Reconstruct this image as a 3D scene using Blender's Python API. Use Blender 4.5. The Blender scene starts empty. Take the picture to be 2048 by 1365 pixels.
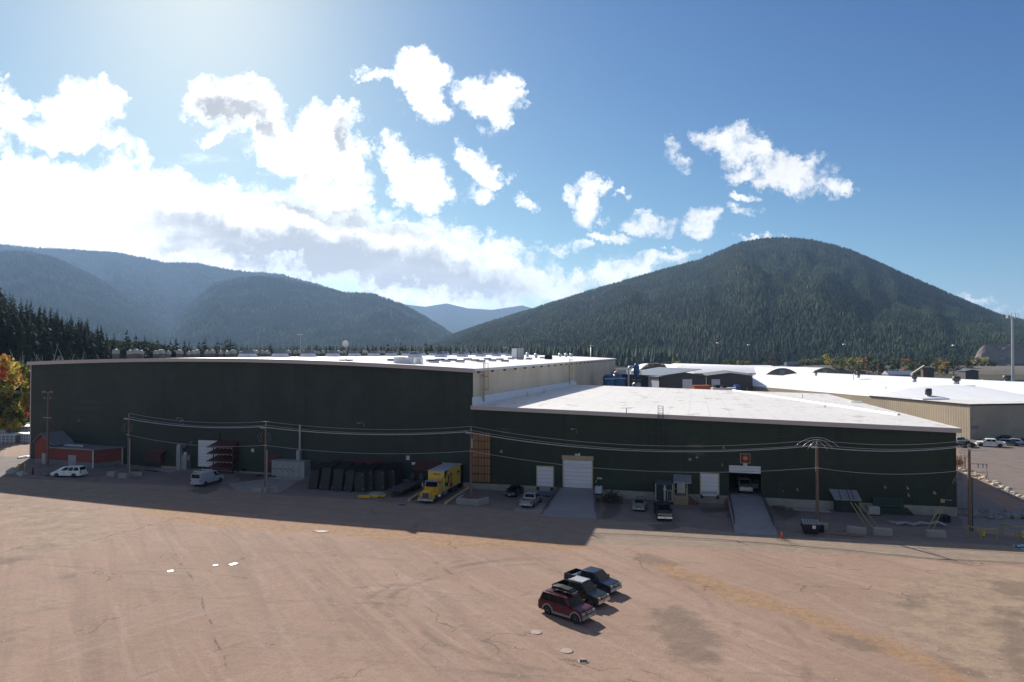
SKY_S, SUN_E, EXPO, CLOUD_B = .055, 4.9, .75, 11.8
AIRD, DUST, OZ, SKYTINT = 1.0, .68, 4.0, (.74, .97, .98)
SKYGRADE = ((1.42, 1.64), (1.26, 1.07), (.84, .83))
HAZE_D, HAZE_C, HAZE_G = 4.1e-5, (.42, .65, 1.0), .3
GROUND_A, GROUND_B = (.325, .222, .163), (.282, .190, .139)
ROAD_A, ROAD_B = (.245, .19, .142), (.285, .222, .166)
import bpy, bmesh, math, random
import numpy as np
from mathutils import Vector, Matrix, noise
R = math.radians
rnd = random.Random(7)
sc = bpy.context.scene
COL = sc.collection

# ------------------------------------------------------------------ camera
FPX, CXP, HZ, CAMH = 1384.0, 1024.0, 706.0, 22.0
PITCH = math.atan((HZ - 682.5) / FPX)
cam = bpy.data.cameras.new('camera'); co = bpy.data.objects.new('camera', cam); COL.objects.link(co)
cam.sensor_width = 36; cam.lens = FPX / 2048 * 36; cam.clip_end = 60000; cam.clip_start = 0.5
co.location = (0, 0, CAMH); co.rotation_euler = (R(90) + PITCH, 0, 0)
sc.camera = co

def ray(px, py):
    xr, yr = (px - CXP) / FPX, -(py - 682.5) / FPX
    c, s = math.cos(PITCH), math.sin(PITCH)
    return Vector((xr, c - yr * s, s + yr * c))
def sstep(t):
    t = min(1, max(0, t)); return t * t * (3 - 2 * t)
GHX, GHZ = [-400, -120, -85, -60, -35, -20, -7, 6], [1.6, 1.75, 1.6, 1.2, .8, .6, .38, 0]
def gh(x, y):                       # height of the ground
    return float(np.interp(x, GHX, GHZ))
def at(px, py, Y):                  # point seen at a pixel at distance Y
    r = ray(px, py); return Vector((0, 0, CAMH)) + r * (Y / r.y)
def G(px, py, z=None):              # point of the ground (or of height z) seen at a pixel
    r = ray(px, py); zz = 0 if z is None else z
    for _ in range(6):
        t = (zz - CAMH) / r.z; p = Vector((0, 0, CAMH)) + r * t
        if z is not None: break
        zz = gh(p.x, p.y)
    return p
# the frame of the warehouse: s along its front, d into it
FO = Vector((5.15, 108, 0)); AX = Vector((.9667, -.2557, 0)); EX = Vector((.2557, .9667, 0))
TH = math.atan2(AX.y, AX.x)         # heading of the front
def FW(s, d, z): return FO + AX * s + EX * d + Vector((0, 0, z))
def SD(p): q = Vector(p) - FO; return q.dot(AX), q.dot(EX)
def SZ(px, py, d=0):                # s and z of the pixel on the plane d
    r = ray(px, py); o = Vector((0, 0, CAMH)) - FO
    t = (d - o.dot(EX)) / r.dot(EX); p = o + r * t
    return p.dot(AX), p.z

# ------------------------------------------------------------------ materials
_m = {}
def nt(m): 
    m.use_nodes = True
    return m.node_tree.nodes, m.node_tree.links
def M(name, col, rough=.6, metal=0., var=.12, scale=2., bump=0., bscale=None, spec=.5, coat=0., stretch=None, coords='Object', dirt=0., dirtcol=(.09, .07, .055)):
    if name in _m: return _m[name]
    m = bpy.data.materials.new(name); n, l = nt(m); b = n['Principled BSDF']
    b.inputs['Roughness'].default_value = rough; b.inputs['Metallic'].default_value = metal
    b.inputs['Specular IOR Level'].default_value = spec; b.inputs['Coat Weight'].default_value = coat
    tc = n.new('ShaderNodeTexCoord'); src = tc.outputs[coords]
    if stretch:
        mp = n.new('ShaderNodeMapping'); mp.inputs['Scale'].default_value = stretch; l.new(src, mp.inputs[0]); src = mp.outputs[0]
    nz = n.new('ShaderNodeTexNoise'); nz.inputs['Scale'].default_value = scale; nz.inputs['Detail'].default_value = 6; nz.inputs['Roughness'].default_value = .65
    l.new(src, nz.inputs['Vector'])
    mr = n.new('ShaderNodeMapRange'); mr.inputs[1].default_value = .25; mr.inputs[2].default_value = .75; mr.inputs[3].default_value = 1 - var; mr.inputs[4].default_value = 1 + var
    l.new(nz.outputs[0], mr.inputs[0])
    mx = n.new('ShaderNodeVectorMath'); mx.operation = 'SCALE'; mx.inputs[0].default_value = col[:3]; l.new(mr.outputs[0], mx.inputs['Scale'])
    out = mx.outputs[0]
    if dirt > 0:
        n2 = n.new('ShaderNodeTexNoise'); n2.inputs['Scale'].default_value = scale * .45; n2.inputs['Detail'].default_value = 8; n2.inputs['Roughness'].default_value = .7; l.new(src, n2.inputs['Vector'])
        r2 = n.new('ShaderNodeMapRange'); r2.inputs[1].default_value = .5; r2.inputs[2].default_value = .72; r2.inputs[4].default_value = dirt; l.new(n2.outputs[0], r2.inputs[0])
        mm = n.new('ShaderNodeMix'); mm.data_type = 'RGBA'; l.new(r2.outputs[0], mm.inputs['Factor']); l.new(out, mm.inputs[6]); mm.inputs[7].default_value = (*dirtcol, 1); out = mm.outputs[2]
    l.new(out, b.inputs['Base Color'])
    if bump:
        bp = n.new('ShaderNodeBump'); bp.inputs['Strength'].default_value = bump; bp.inputs['Distance'].default_value = .05
        nb = n.new('ShaderNodeTexNoise'); nb.inputs['Scale'].default_value = bscale or scale * 4; nb.inputs['Detail'].default_value = 5; l.new(src, nb.inputs['Vector'])
        l.new(nb.outputs[0], bp.inputs['Height']); l.new(bp.outputs[0], b.inputs['Normal'])
    _m[name] = m
    return m
def math_node(n, l, op, a, b=None, c=None):
    q = n.new('ShaderNodeMath'); q.operation = op
    for i, v in enumerate((a, b, c)):
        if v is None: continue
        if hasattr(v, 'links'): l.new(v, q.inputs[i])
        else: q.inputs[i].default_value = v
    return q.outputs[0]
def paint(name, col, flake=.0):
    if name in _m: return _m[name]
    m = M(name, col, rough=.38, metal=flake, var=.06, scale=3, coat=.12, spec=.3, dirt=.10, dirtcol=(.16, .13, .11))
    m.node_tree.nodes['Principled BSDF'].inputs['Coat Roughness'].default_value = .08
    return m

# ------------------------------------------------------------------ mesh collecting
def par_smooth(n): return n in ('body', 'cabin', 'upper_body', 'hood', 'fender', 'cab', 'cab_top', 'bumper')
class MB:
    def __init__(s, mtx=None): s.v = []; s.f = []; s.sm = []; s.mi = []; s.m = mtx or Matrix.Identity(4); s.cur = 0
    def add(s, vs, fs, smooth=False):
        o = len(s.v); m = s.m
        s.v += [tuple(m @ Vector(p)) for p in vs]
        for f in fs: s.f.append(tuple(i + o for i in f)); s.sm.append(smooth); s.mi.append(s.cur)
        return s
    def box(s, x0, x1, y0, y1, z0, z1, taper=0., ty=None):
        t = taper; u = t if ty is None else ty
        return s.add([(x0, y0, z0), (x1, y0, z0), (x1, y1, z0), (x0, y1, z0), (x0 + t, y0 + u, z1), (x1 - t, y0 + u, z1), (x1 - t, y1 - u, z1), (x0 + t, y1 - u, z1)],
                     [(0, 3, 2, 1), (4, 5, 6, 7), (0, 1, 5, 4), (1, 2, 6, 5), (2, 3, 7, 6), (3, 0, 4, 7)])
    def cbox(s, c, sx, sy, sz, rz=0., bev=0.):       # box by centre of its base, turned about z
        mm = Matrix.Translation(Vector(c)) @ Matrix.Rotation(rz, 4, 'Z')
        k = s.m; s.m = k @ mm; s.box(-sx / 2, sx / 2, -sy / 2, sy / 2, 0, sz, bev); s.m = k; return s
    def hexa(s, p): return s.add(p, [(0, 3, 2, 1), (4, 5, 6, 7), (0, 1, 5, 4), (1, 2, 6, 5), (2, 3, 7, 6), (3, 0, 4, 7)])
    def quad(s, a, b, c, d): return s.add([a, b, c, d], [(0, 1, 2, 3)])
    def tube(s, p, q, r, n=8, r2=None, smooth=True, caps=True):
        p, q = Vector(p), Vector(q); d = q - p
        if d.length < 1e-6: return s
        d.normalize(); a = d.orthogonal().normalized(); b = d.cross(a); r2 = r if r2 is None else r2
        vs = [p + (a * math.cos(2 * math.pi * i / n) + b * math.sin(2 * math.pi * i / n)) * r for i in range(n)] + [q + (a * math.cos(2 * math.pi * i / n) + b * math.sin(2 * math.pi * i / n)) * r2 for i in range(n)]
        s.add(vs, [(i, (i + 1) % n, n + (i + 1) % n, n + i) for i in range(n)], smooth)
        if caps: s.add(vs, [tuple(range(n - 1, -1, -1)), tuple(range(n, 2 * n))])
        return s
    def path(s, pts, r, n=6):
        for a, b in zip(pts[:-1], pts[1:]): s.tube(a, b, r, n, caps=True)
        return s
    def cable(s, pts, r, n=5):                         # one continuous tube
        N = len(pts); vs = []
        for i, p in enumerate(pts):
            d = (Vector(pts[min(i + 1, N - 1)]) - Vector(pts[max(i - 1, 0)])).normalized()
            a = d.cross(Vector((0, 0, 1))); a = a.normalized() if a.length > 1e-4 else Vector((1, 0, 0)); b = d.cross(a)
            vs += [Vector(p) + (a * math.cos(2 * math.pi * k / n) + b * math.sin(2 * math.pi * k / n)) * r for k in range(n)]
        fs = [(i * n + k, i * n + (k + 1) % n, (i + 1) * n + (k + 1) % n, (i + 1) * n + k) for i in range(N - 1) for k in range(n)]
        return s.add(vs, fs + [tuple(range(n - 1, -1, -1)), tuple(range((N - 1) * n, N * n))], True)
    def lathe(s, prof, n=16, axis='Z', c=(0, 0, 0), smooth=True):   # prof: (radius, height)
        vs = []
        for r, h in prof:
            for i in range(n):
                t = 2 * math.pi * i / n; x, y = r * math.cos(t), r * math.sin(t)
                p = (x, y, h) if axis == 'Z' else ((h, x, y) if axis == 'X' else (y, h, x))
                vs.append((p[0] + c[0], p[1] + c[1], p[2] + c[2]))
        fs = [(j * n + i, j * n + (i + 1) % n, (j + 1) * n + (i + 1) % n, (j + 1) * n + i) for j in range(len(prof) - 1) for i in range(n)]
        s.add(vs, fs, smooth)
        for j, rev in ((0, True), (len(prof) - 1, False)):
            if prof[j][0] > 1e-3:
                k = [j * n + i for i in range(n)]; s.f.append(tuple(x + len(s.v) - len(vs) for x in (k[::-1] if rev else k))); s.sm.append(False); s.mi.append(s.cur)
        return s
    def prism(s, pts, y0, y1, plane='XZ'):             # a flat outline given thickness
        n = len(pts)
        mk = (lambda a, b, y: (a, y, b)) if plane == 'XZ' else ((lambda a, b, y: (a, b, y)) if plane == 'XY' else (lambda a, b, y: (y, a, b)))
        vs = [mk(a, b, y0) for a, b in pts] + [mk(a, b, y1) for a, b in pts]
        return s.add(vs, [tuple(range(n)), tuple(range(2 * n - 1, n - 1, -1))] + [(i, n + i, n + (i + 1) % n, (i + 1) % n) for i in range(n)])
    def mesh(s, name, mats):
        me = bpy.data.meshes.new(name); me.from_pydata(s.v, [], s.f)
        for k in (mats if isinstance(mats, (list, tuple)) else [mats]): me.materials.append(k)
        me.polygons.foreach_set('use_smooth', s.sm); me.polygons.foreach_set('material_index', s.mi)
        bm = bmesh.new(); bm.from_mesh(me); bmesh.ops.recalc_face_normals(bm, faces=bm.faces); bm.to_mesh(me); bm.free()
        me.update(); return me
    def build(s, name, mats, parent=None, bevel=0., seg=2, auto=False):
        ob = bpy.data.objects.new(name, s.mesh(name, mats)); COL.objects.link(ob)
        if parent is not None: ob.parent = parent
        if bevel:
            b = ob.modifiers.new('bevel', 'BEVEL'); b.width = bevel; b.segments = seg; b.limit_method = 'ANGLE'; b.angle_limit = R(35); b.harden_normals = False
            if bevel >= .03 and par_smooth(name):       # rounded sheet metal
                ob.data.polygons.foreach_set('use_smooth', [True] * len(ob.data.polygons)); w_ = ob.modifiers.new('normals', 'WEIGHTED_NORMAL'); w_.weight = 80; w_.keep_sharp = True
        return ob
def tag(o, label=None, cat=None, group=None, kind=None):
    if label: o['label'] = label
    if cat: o['category'] = cat
    if group: o['group'] = group
    if kind: o['kind'] = kind
    return o
def thing(name, label, cat, loc=(0, 0, 0), rz=0., group=None):
    o = bpy.data.objects.new(name, None); COL.objects.link(o); o.location = loc; o.rotation_euler = (0, 0, rz); o.empty_display_size = .3
    return tag(o, label, cat, group)
def dup(root, loc, rz=0., label=None, group=None, scale=None):
    def cp(o, par):
        c = o.copy(); COL.objects.link(c)
        if par: c.parent = par
        for ch in list(o.children): cp(ch, c)
        return c
    c = cp(root, None); c.location = loc; c.rotation_euler = (0, 0, rz)
    if scale: c.scale = scale if hasattr(scale, '__len__') else (scale,) * 3
    if label: c['label'] = label
    if group: c['group'] = group
    return c
def single(mb, name, label, cat, mats, loc=(0, 0, 0), rz=0., group=None, bevel=0.):
    o = mb.build(name, mats, None, bevel); o.location = loc; o.rotation_euler = (0, 0, rz); return tag(o, label, cat, group)

GREY = M('grey_steel', (.32, .33, .34), .45, .5, .15)
DARKST = M('dark_steel', (.05, .05, .055), .5, .4, .2)
GALV = M('galvanised', (.45, .47, .48), .4, .6, .15)
WHITE = M('white_paint', (.68, .68, .67), .45, 0, .05, dirt=.15)
DOORW = M('white_door', (.62, .61, .62), .5, 0, .04, dirt=.12, dirtcol=(.45, .42, .4))
YEL = M('safety_yellow', (.62, .44, .05), .5, 0, .15, dirt=.3)
PALEYEL = M('pale_yellow_pipe', (.31, .25, .095), .5, 0, .12, dirt=.25)
BLACK = M('black_plastic', (.010, .010, .011), .55, 0, .2, spec=.2)
RUBBER = M('rubber', (.018, .018, .018), .85, 0, .2)
GLASS = M('dark_glass', (.004, .007, .008), .12, 0, .1, spec=.16)
CONC = M('concrete', (.29, .262, .225), .85, 0, .2, scale=.9, bump=.3, dirt=.45, dirtcol=(.2, .16, .13))
CONCG = M('grey_concrete', (.22, .21, .205), .85, 0, .14, scale=.6, bump=.2, dirt=.3, dirtcol=(.16, .14, .13))
WOODP = M('pole_wood', (.17, .11, .075), .8, 0, .35, scale=3, stretch=(4, 4, .3), dirt=.4, dirtcol=(.12, .08, .055))
WOOD = M('timber', (.42, .31, .19), .8, 0, .3, scale=4, dirt=.2)
CHROME = M('chrome', (.5, .5, .5), .22, .9, .1)
LAMPG = M('lamp_glass', (.28, .27, .24), .15, .2, .05, spec=.6)
REDL = M('red_lens', (.35, .012, .012), .15, 0, .05, spec=.8)
ORNL = M('orange_lens', (.6, .14, .02), .2, 0, .05)
MAROON = M('maroon_metal', (.085, .022, .022), .5, .1, .15, scale=1)
ROCK = M('rock', (.33, .3, .27), .9, 0, .3, scale=1.2, bump=.6)
# ------------------------------------------------------------------ sky, clouds, sun
SUN_EL, SUN_AZ = R(29.5), R(-24.6)            # azimuth from +Y towards +X
w = bpy.data.worlds.new('World'); sc.world = w; w.use_nodes = True
n, l = w.node_tree.nodes, w.node_tree.links
bg = n['Background']
sky = n.new('ShaderNodeTexSky'); sky.sky_type = 'NISHITA'; sky.sun_disc = False
sky.sun_elevation = SUN_EL; sky.sun_rotation = SUN_AZ; sky.altitude = 640; sky.air_density = AIRD; sky.dust_density = DUST; sky.ozone_density = OZ
tc = n.new('ShaderNodeTexCoord'); sx = n.new('ShaderNodeSeparateXYZ'); l.new(tc.outputs['Generated'], sx.inputs[0])
ay = math_node(n, l, 'MAXIMUM', math_node(n, l, 'ABSOLUTE', sx.outputs[1]), .05)
uu = math_node(n, l, 'DIVIDE', sx.outputs[0], ay); vv = math_node(n, l, 'DIVIDE', sx.outputs[2], ay)
cb = n.new('ShaderNodeCombineXYZ'); l.new(uu, cb.inputs[0]); l.new(vv, cb.inputs[1])
# billows bend the outline of every cloud
def wnoise(vec, scale, detail=6, rough=.6, dist=0., typ='FBM', lac=2.0, color=False):
    q = n.new('ShaderNodeTexNoise'); q.noise_dimensions = '2D'; q.inputs['Scale'].default_value = scale; q.inputs['Detail'].default_value = detail; q.inputs['Roughness'].default_value = rough
    q.inputs['Distortion'].default_value = dist; q.inputs['Lacunarity'].default_value = lac; l.new(vec, q.inputs['Vector']); return q.outputs['Color' if color else 'Fac']
def vop(op, a, b=None, sca=None):
    q = n.new('ShaderNodeVectorMath'); q.operation = op; l.new(a, q.inputs[0])
    if b is not None:
        if hasattr(b, 'links'): l.new(b, q.inputs[1])
        else: q.inputs[1].default_value = b
    if sca is not None: q.inputs['Scale'].default_value = sca
    return q.outputs[0]
wob = vop('SCALE', vop('SUBTRACT', wnoise(cb.outputs[0], 9, 5, .6, color=True), (.5, .5, .5)), sca=.085)
wob2 = vop('SCALE', vop('SUBTRACT', wnoise(cb.outputs[0], 34, 7, .7, color=True), (.5, .5, .5)), sca=.042)
pv = vop('ADD', vop('ADD', cb.outputs[0], wob), wob2)
spv = n.new('ShaderNodeSeparateXYZ'); l.new(pv, spv.inputs[0])
def blob_field(blobs):                            # each blob hangs on the one before it, which keeps the shader small
    acc = None
    for (px, py, rx, ry, rot, wt) in blobs:
        cx = n.new('ShaderNodeCombineXYZ'); l.new(spv.outputs[0], cx.inputs[0]); l.new(spv.outputs[1], cx.inputs[1])
        if acc is not None: l.new(acc, cx.inputs[2])
        mp = n.new('ShaderNodeMapping'); mp.vector_type = 'TEXTURE'; l.new(cx.outputs[0], mp.inputs[0])
        mp.inputs['Location'].default_value = ((px - CXP) / FPX, (HZ - py) / FPX, 0)
        mp.inputs['Rotation'].default_value = (0, 0, R(rot)); mp.inputs['Scale'].default_value = (rx / FPX, ry / FPX, 1e6)
        ln = n.new('ShaderNodeVectorMath'); ln.operation = 'LENGTH'; l.new(mp.outputs[0], ln.inputs[0])
        mr = n.new('ShaderNodeMapRange'); mr.inputs[1].default_value = 1.5; mr.inputs[2].default_value = .5; mr.inputs[3].default_value = 0; mr.inputs[4].default_value = wt
        l.new(ln.outputs['Value'], mr.inputs[0])
        acc = mr.outputs[0] if acc is None else math_node(n, l, 'MAXIMUM', acc, mr.outputs[0])
    return acc
CLOUDS = [  # px, py, rx, ry, tilt, weight
    (160, 215, 75, 55, -15, 1), (25, 205, 45, 45, -30, .95), (120, 275, 150, 34, -10, 1.05), (20, 250, 60, 30, 0, .85),
    (120, 368, 330, 52, -8, 1.2), (430, 440, 430, 72, -13, 1.3), (60, 445, 280, 85, 0, 1.3), (600, 325, 110, 40, -20, .95), (760, 510, 370, 85, -13, 1.25),
    (300, 490, 440, 44, -6, 1.2), (1000, 560, 160, 44, -8, 1.15), (650, 385, 100, 36, 0, .95), (900, 545, 150, 55, -8, 1),
    (470, 210, 95, 52, -18, 1.1), (395, 190, 22, 36, -30, .8), (540, 260, 85, 46, -38, 1.05), (655, 265, 55, 62, -10, 1.1), (672, 312, 48, 34, 0, 1), (420, 262, 50, 12, 15, .8),
    (830, 115, 56, 34, -25, 1.05), (860, 160, 62, 44, -20, 1.05), (858, 215, 58, 34, -25, 1.05), (752, 150, 34, 18, 15, .8), (800, 150, 40, 20, -10, .75), (985, 195, 46, 52, -20, 1.05), (940, 190, 30, 26, 0, .7),
    (780, 310, 42, 34, -30, 0.92), (820, 350, 70, 42, -28, 0.95), (860, 385, 44, 32, -20, 0.90),
    (955, 320, 52, 28, -15, 0.75), (955, 375, 42, 26, -10, 0.75), (1000, 345, 30, 20, -15, 0.68), (1046, 408, 24, 14, -8, 0.75),
    (1170, 402, 42, 44, -10, 0.90), (1205, 372, 34, 18, 10, 0.75), (1130, 380, 20, 18, 0, 0.65), (1260, 380, 12, 9, 0, 0.65), (1222, 440, 14, 10, 0, 0.55),
    (1340, 308, 30, 26, -15, 0.70), (1475, 295, 72, 34, -14, 0.90), (1565, 330, 105, 40, -18, 0.95), (1650, 370, 58, 22, -10, 0.85), (1470, 340, 44, 16, 4, 0.72),
    (1490, 385, 24, 12, -10, 0.62), (1488, 418, 32, 15, 0, 0.75), (1320, 452, 62, 26, -6, 0.88), (1410, 445, 48, 32, -4, 0.88), (1300, 420, 20, 10, 0, 0.50),
    (1220, 480, 55, 14, -12, 0.70), (1140, 492, 40, 12, 0, 0.62), (1050, 500, 90, 12, -4, 0.62),
    (1180, 560, 200, 26, 8, 0.85), (1300, 530, 110, 16, 4, 0.75), (1080, 590, 110, 22, 4, 0.85), (1395, 512, 36, 12, 8, 0.65), (1570, 482, 80, 12, 2, 0.45), (1960, 592, 70, 12, -5, 0.50), (2030, 622, 60, 14, -5, 0.62),
    (870, 600, 190, 20, -3, .9), (40, 500, 160, 40, 0, 1), (-200, 380, 260, 120, 0, 1), (2600, 520, 260, 60, 0, .9), (-900, 300, 300, 140, -12, 1), (1700, -1900, 1300, 600, 12, 1.1), (-700, -2400, 1200, 650, -8, 1.1), (3600, -900, 900, 500, 10, 1.1), (-3200, -900, 1000, 600, 0, 1.1)]  # huge blobs high out of view: unseen clouds added as neutral fill for shadows
SHADE = [(455, 225, 70, 34, -20, 1), (520, 255, 50, 26, -45, .9), (690, 280, 24, 40, -10, .95), (820, 345, 30, 14, -20, .35), (640, 425, 110, 24, -8, .8), (470, 405, 90, 12, -10, .35),
    (660, 520, 400, 46, -10, 1.05), (400, 505, 170, 26, -6, .6), (900, 570, 190, 30, -8, 1), (760, 560, 260, 26, -6, 1), (1010, 590, 90, 18, -5, .8), (90, 490, 120, 20, -5, .3), (220, 460, 60, 16, -6, .25), (720, 440, 160, 26, -14, .8)]
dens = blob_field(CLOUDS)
puff = wnoise(cb.outputs[0], 19, 12, .68)
vor = n.new('ShaderNodeTexVoronoi'); vor.feature = 'F1'; vor.voronoi_dimensions = '2D'; vor.inputs['Scale'].default_value = 21; vor.inputs['Detail'].default_value = 3; vor.inputs['Roughness'].default_value = .62; vor.normalize = True; l.new(vop('ADD', cb.outputs[0], wob2), vor.inputs['Vector'])
stre = wnoise(vop('MULTIPLY', cb.outputs[0], (5, 16, 1)), 1.6, 8, .6)
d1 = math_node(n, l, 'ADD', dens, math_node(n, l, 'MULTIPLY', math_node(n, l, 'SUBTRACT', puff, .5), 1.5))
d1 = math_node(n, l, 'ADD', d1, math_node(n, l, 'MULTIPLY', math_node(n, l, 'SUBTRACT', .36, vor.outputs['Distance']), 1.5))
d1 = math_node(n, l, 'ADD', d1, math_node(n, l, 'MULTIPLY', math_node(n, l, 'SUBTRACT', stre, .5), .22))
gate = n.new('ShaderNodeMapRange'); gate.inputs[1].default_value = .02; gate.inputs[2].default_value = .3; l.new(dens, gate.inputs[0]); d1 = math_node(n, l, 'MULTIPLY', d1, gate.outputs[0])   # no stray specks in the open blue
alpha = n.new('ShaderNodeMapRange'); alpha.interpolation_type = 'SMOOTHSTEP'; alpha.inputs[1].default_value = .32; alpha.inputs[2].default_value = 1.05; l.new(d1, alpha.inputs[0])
# only above the horizon
up = n.new('ShaderNodeMapRange'); up.inputs[1].default_value = .0; up.inputs[2].default_value = .03; l.new(vv, up.inputs[0])
# thin streaky veil round the bank at the left
veil = blob_field([(350, 330, 620, 130, -10, .4), (900, 530, 420, 50, -10, .5), (1180, 520, 260, 40, -6, .45), (600, 480, 560, 100, -10, .5)])
vl = n.new('ShaderNodeMapRange'); vl.interpolation_type = 'SMOOTHSTEP'; vl.inputs[1].default_value = .42; vl.inputs[2].default_value = .95; vl.inputs[4].default_value = .8
l.new(math_node(n, l, 'ADD', veil, math_node(n, l, 'MULTIPLY', math_node(n, l, 'SUBTRACT', wnoise(vop('MULTIPLY', cb.outputs[0], (4, 13, 1)), 1.7, 9, .62), .5), 1.3)), vl.inputs[0])
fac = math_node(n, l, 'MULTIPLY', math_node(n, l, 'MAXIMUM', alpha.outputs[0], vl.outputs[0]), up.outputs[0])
shd = blob_field(SHADE)
sn = math_node(n, l, 'ADD', shd, math_node(n, l, 'MULTIPLY', math_node(n, l, 'SUBTRACT', wnoise(vop('MULTIPLY', cb.outputs[0], (1, 2.4, 1)), 9, 8, .55), .5), .9))
sm = n.new('ShaderNodeMapRange'); sm.interpolation_type = 'SMOOTHSTEP'; sm.inputs[1].default_value = .05; sm.inputs[2].default_value = 1.05; l.new(sn, sm.inputs[0])
thick = n.new('ShaderNodeMapRange'); thick.inputs[1].default_value = .5; thick.inputs[2].default_value = 1.1; l.new(d1, thick.inputs[0])
shade_f = math_node(n, l, 'MULTIPLY', sm.outputs[0], thick.outputs[0])
cc = n.new('ShaderNodeMix'); cc.data_type = 'RGBA'; l.new(shade_f, cc.inputs['Factor']); lum = n.new('ShaderNodeMapRange'); lum.inputs[1].default_value = .3; lum.inputs[2].default_value = .7; lum.inputs[3].default_value = CLOUD_B * .86; lum.inputs[4].default_value = CLOUD_B * 1.1; l.new(wnoise(cb.outputs[0], 13, 8, .62), lum.inputs[0])
sd_ = n.new('ShaderNodeVectorMath'); sd_.operation = 'DOT_PRODUCT'; l.new(tc.outputs['Generated'], sd_.inputs[0]); sd_.inputs[1].default_value = (math.sin(SUN_AZ) * math.cos(SUN_EL), math.cos(SUN_AZ) * math.cos(SUN_EL), math.sin(SUN_EL))
fw = n.new('ShaderNodeMapRange'); fw.inputs[1].default_value = .78; fw.inputs[2].default_value = .98; fw.inputs[3].default_value = 1; fw.inputs[4].default_value = 1.5; l.new(sd_.outputs['Value'], fw.inputs[0])   # clouds glow towards the sun
l.new(math_node(n, l, 'MULTIPLY', lum.outputs[0], fw.outputs[0]), cc.inputs[6]); cc.inputs[7].default_value = (CLOUD_B * .50, CLOUD_B * .51, CLOUD_B * .525, 1)
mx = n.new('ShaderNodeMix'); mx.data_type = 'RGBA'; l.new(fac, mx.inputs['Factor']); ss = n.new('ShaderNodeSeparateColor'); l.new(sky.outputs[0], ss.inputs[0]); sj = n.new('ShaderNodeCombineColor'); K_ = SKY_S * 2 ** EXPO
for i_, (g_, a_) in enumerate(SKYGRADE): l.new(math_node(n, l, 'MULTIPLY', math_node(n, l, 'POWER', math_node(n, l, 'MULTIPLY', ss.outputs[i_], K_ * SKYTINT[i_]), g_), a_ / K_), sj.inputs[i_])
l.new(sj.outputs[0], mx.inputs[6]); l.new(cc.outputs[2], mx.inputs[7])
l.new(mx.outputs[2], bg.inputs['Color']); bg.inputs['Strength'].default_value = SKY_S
sl = bpy.data.lights.new('sun', 'SUN'); sl.energy = SUN_E; sl.angle = R(.53); sl.color = (1, .95, .88)
so = bpy.data.objects.new('sun', sl); COL.objects.link(so)
sdir = Vector((math.sin(SUN_AZ) * math.cos(SUN_EL), math.cos(SUN_AZ) * math.cos(SUN_EL), math.sin(SUN_EL)))
so.rotation_euler = sdir.to_track_quat('Z', 'Y').to_euler(); so.location = sdir * 300
sc.view_settings.view_transform = 'Standard'; sc.view_settings.look = 'None'; sc.view_settings.gamma = 1; sc.view_settings.exposure = EXPO
# ------------------------------------------------------------------ value noise in numpy
_rs = np.random.RandomState(3); _perm = _rs.rand(512, 512)
def vnoise(x, y):
    xi = np.floor(x).astype(int); yi = np.floor(y).astype(int); fx = x - xi; fy = y - yi
    fx = fx * fx * (3 - 2 * fx); fy = fy * fy * (3 - 2 * fy)
    g = lambda a, b: _perm[a % 512, b % 512]
    return (g(xi, yi) * (1 - fx) + g(xi + 1, yi) * fx) * (1 - fy) + (g(xi, yi + 1) * (1 - fx) + g(xi + 1, yi + 1) * fx) * fy
def fbm(x, y, o=5, gain=.5):
    a, s, t = 1., 0., 0.
    for i in range(o): s = s + a * vnoise(x * 2 ** i + 17.3 * i, y * 2 ** i + 9.1 * i); t += a; a *= gain
    return s / t
def npss(a, b, x): t = np.clip((x - a) / (b - a), 0, 1); return t * t * (3 - 2 * t)
def sdpoly(X, Y, P):                  # signed distance to a polygon, positive inside
    d = np.full(X.shape, 1e9); ins = np.zeros(X.shape, bool); n = len(P)
    for i in range(n):
        (ax, ay), (bx, by) = P[i], P[(i + 1) % n]; ex, ey = bx - ax, by - ay
        t = np.clip(((X - ax) * ex + (Y - ay) * ey) / (ex * ex + ey * ey + 1e-12), 0, 1)
        d = np.minimum(d, np.hypot(X - ax - t * ex, Y - ay - t * ey))
        c = (ay > Y) != (by > Y)
        if abs(by - ay) > 1e-12: ins ^= c & (X < (bx - ax) * (Y - ay) / (by - ay) + ax)
    return np.where(ins, d, -d)
def grid_mesh(name, X, Y, Z, mat, masks=None, kind='structure'):
    ny, nx = X.shape; me = bpy.data.meshes.new(name)
    me.vertices.add(nx * ny); me.vertices.foreach_set('co', np.stack([X, Y, Z], -1).astype(np.float32).ravel())
    i = np.arange(nx * ny).reshape(ny, nx); q = np.stack([i[:-1, :-1], i[:-1, 1:], i[1:, 1:], i[1:, :-1]], -1).reshape(-1, 4)
    me.loops.add(q.size); me.loops.foreach_set('vertex_index', q.ravel().astype(np.int32))
    me.polygons.add(len(q)); me.polygons.foreach_set('loop_start', np.arange(0, q.size, 4, dtype=np.int32)); me.polygons.foreach_set('loop_total', np.full(len(q), 4, np.int32))
    me.polygons.foreach_set('use_smooth', np.ones(len(q), bool)); me.update(); me.validate()
    for k, a in (masks or {}).items():
        at_ = me.attributes.new(k, 'FLOAT', 'POINT'); at_.data.foreach_set('value', a.astype(np.float32).ravel())
    me.materials.append(mat); o = bpy.data.objects.new(name, me); COL.objects.link(o); o['kind'] = kind; return o

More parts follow.
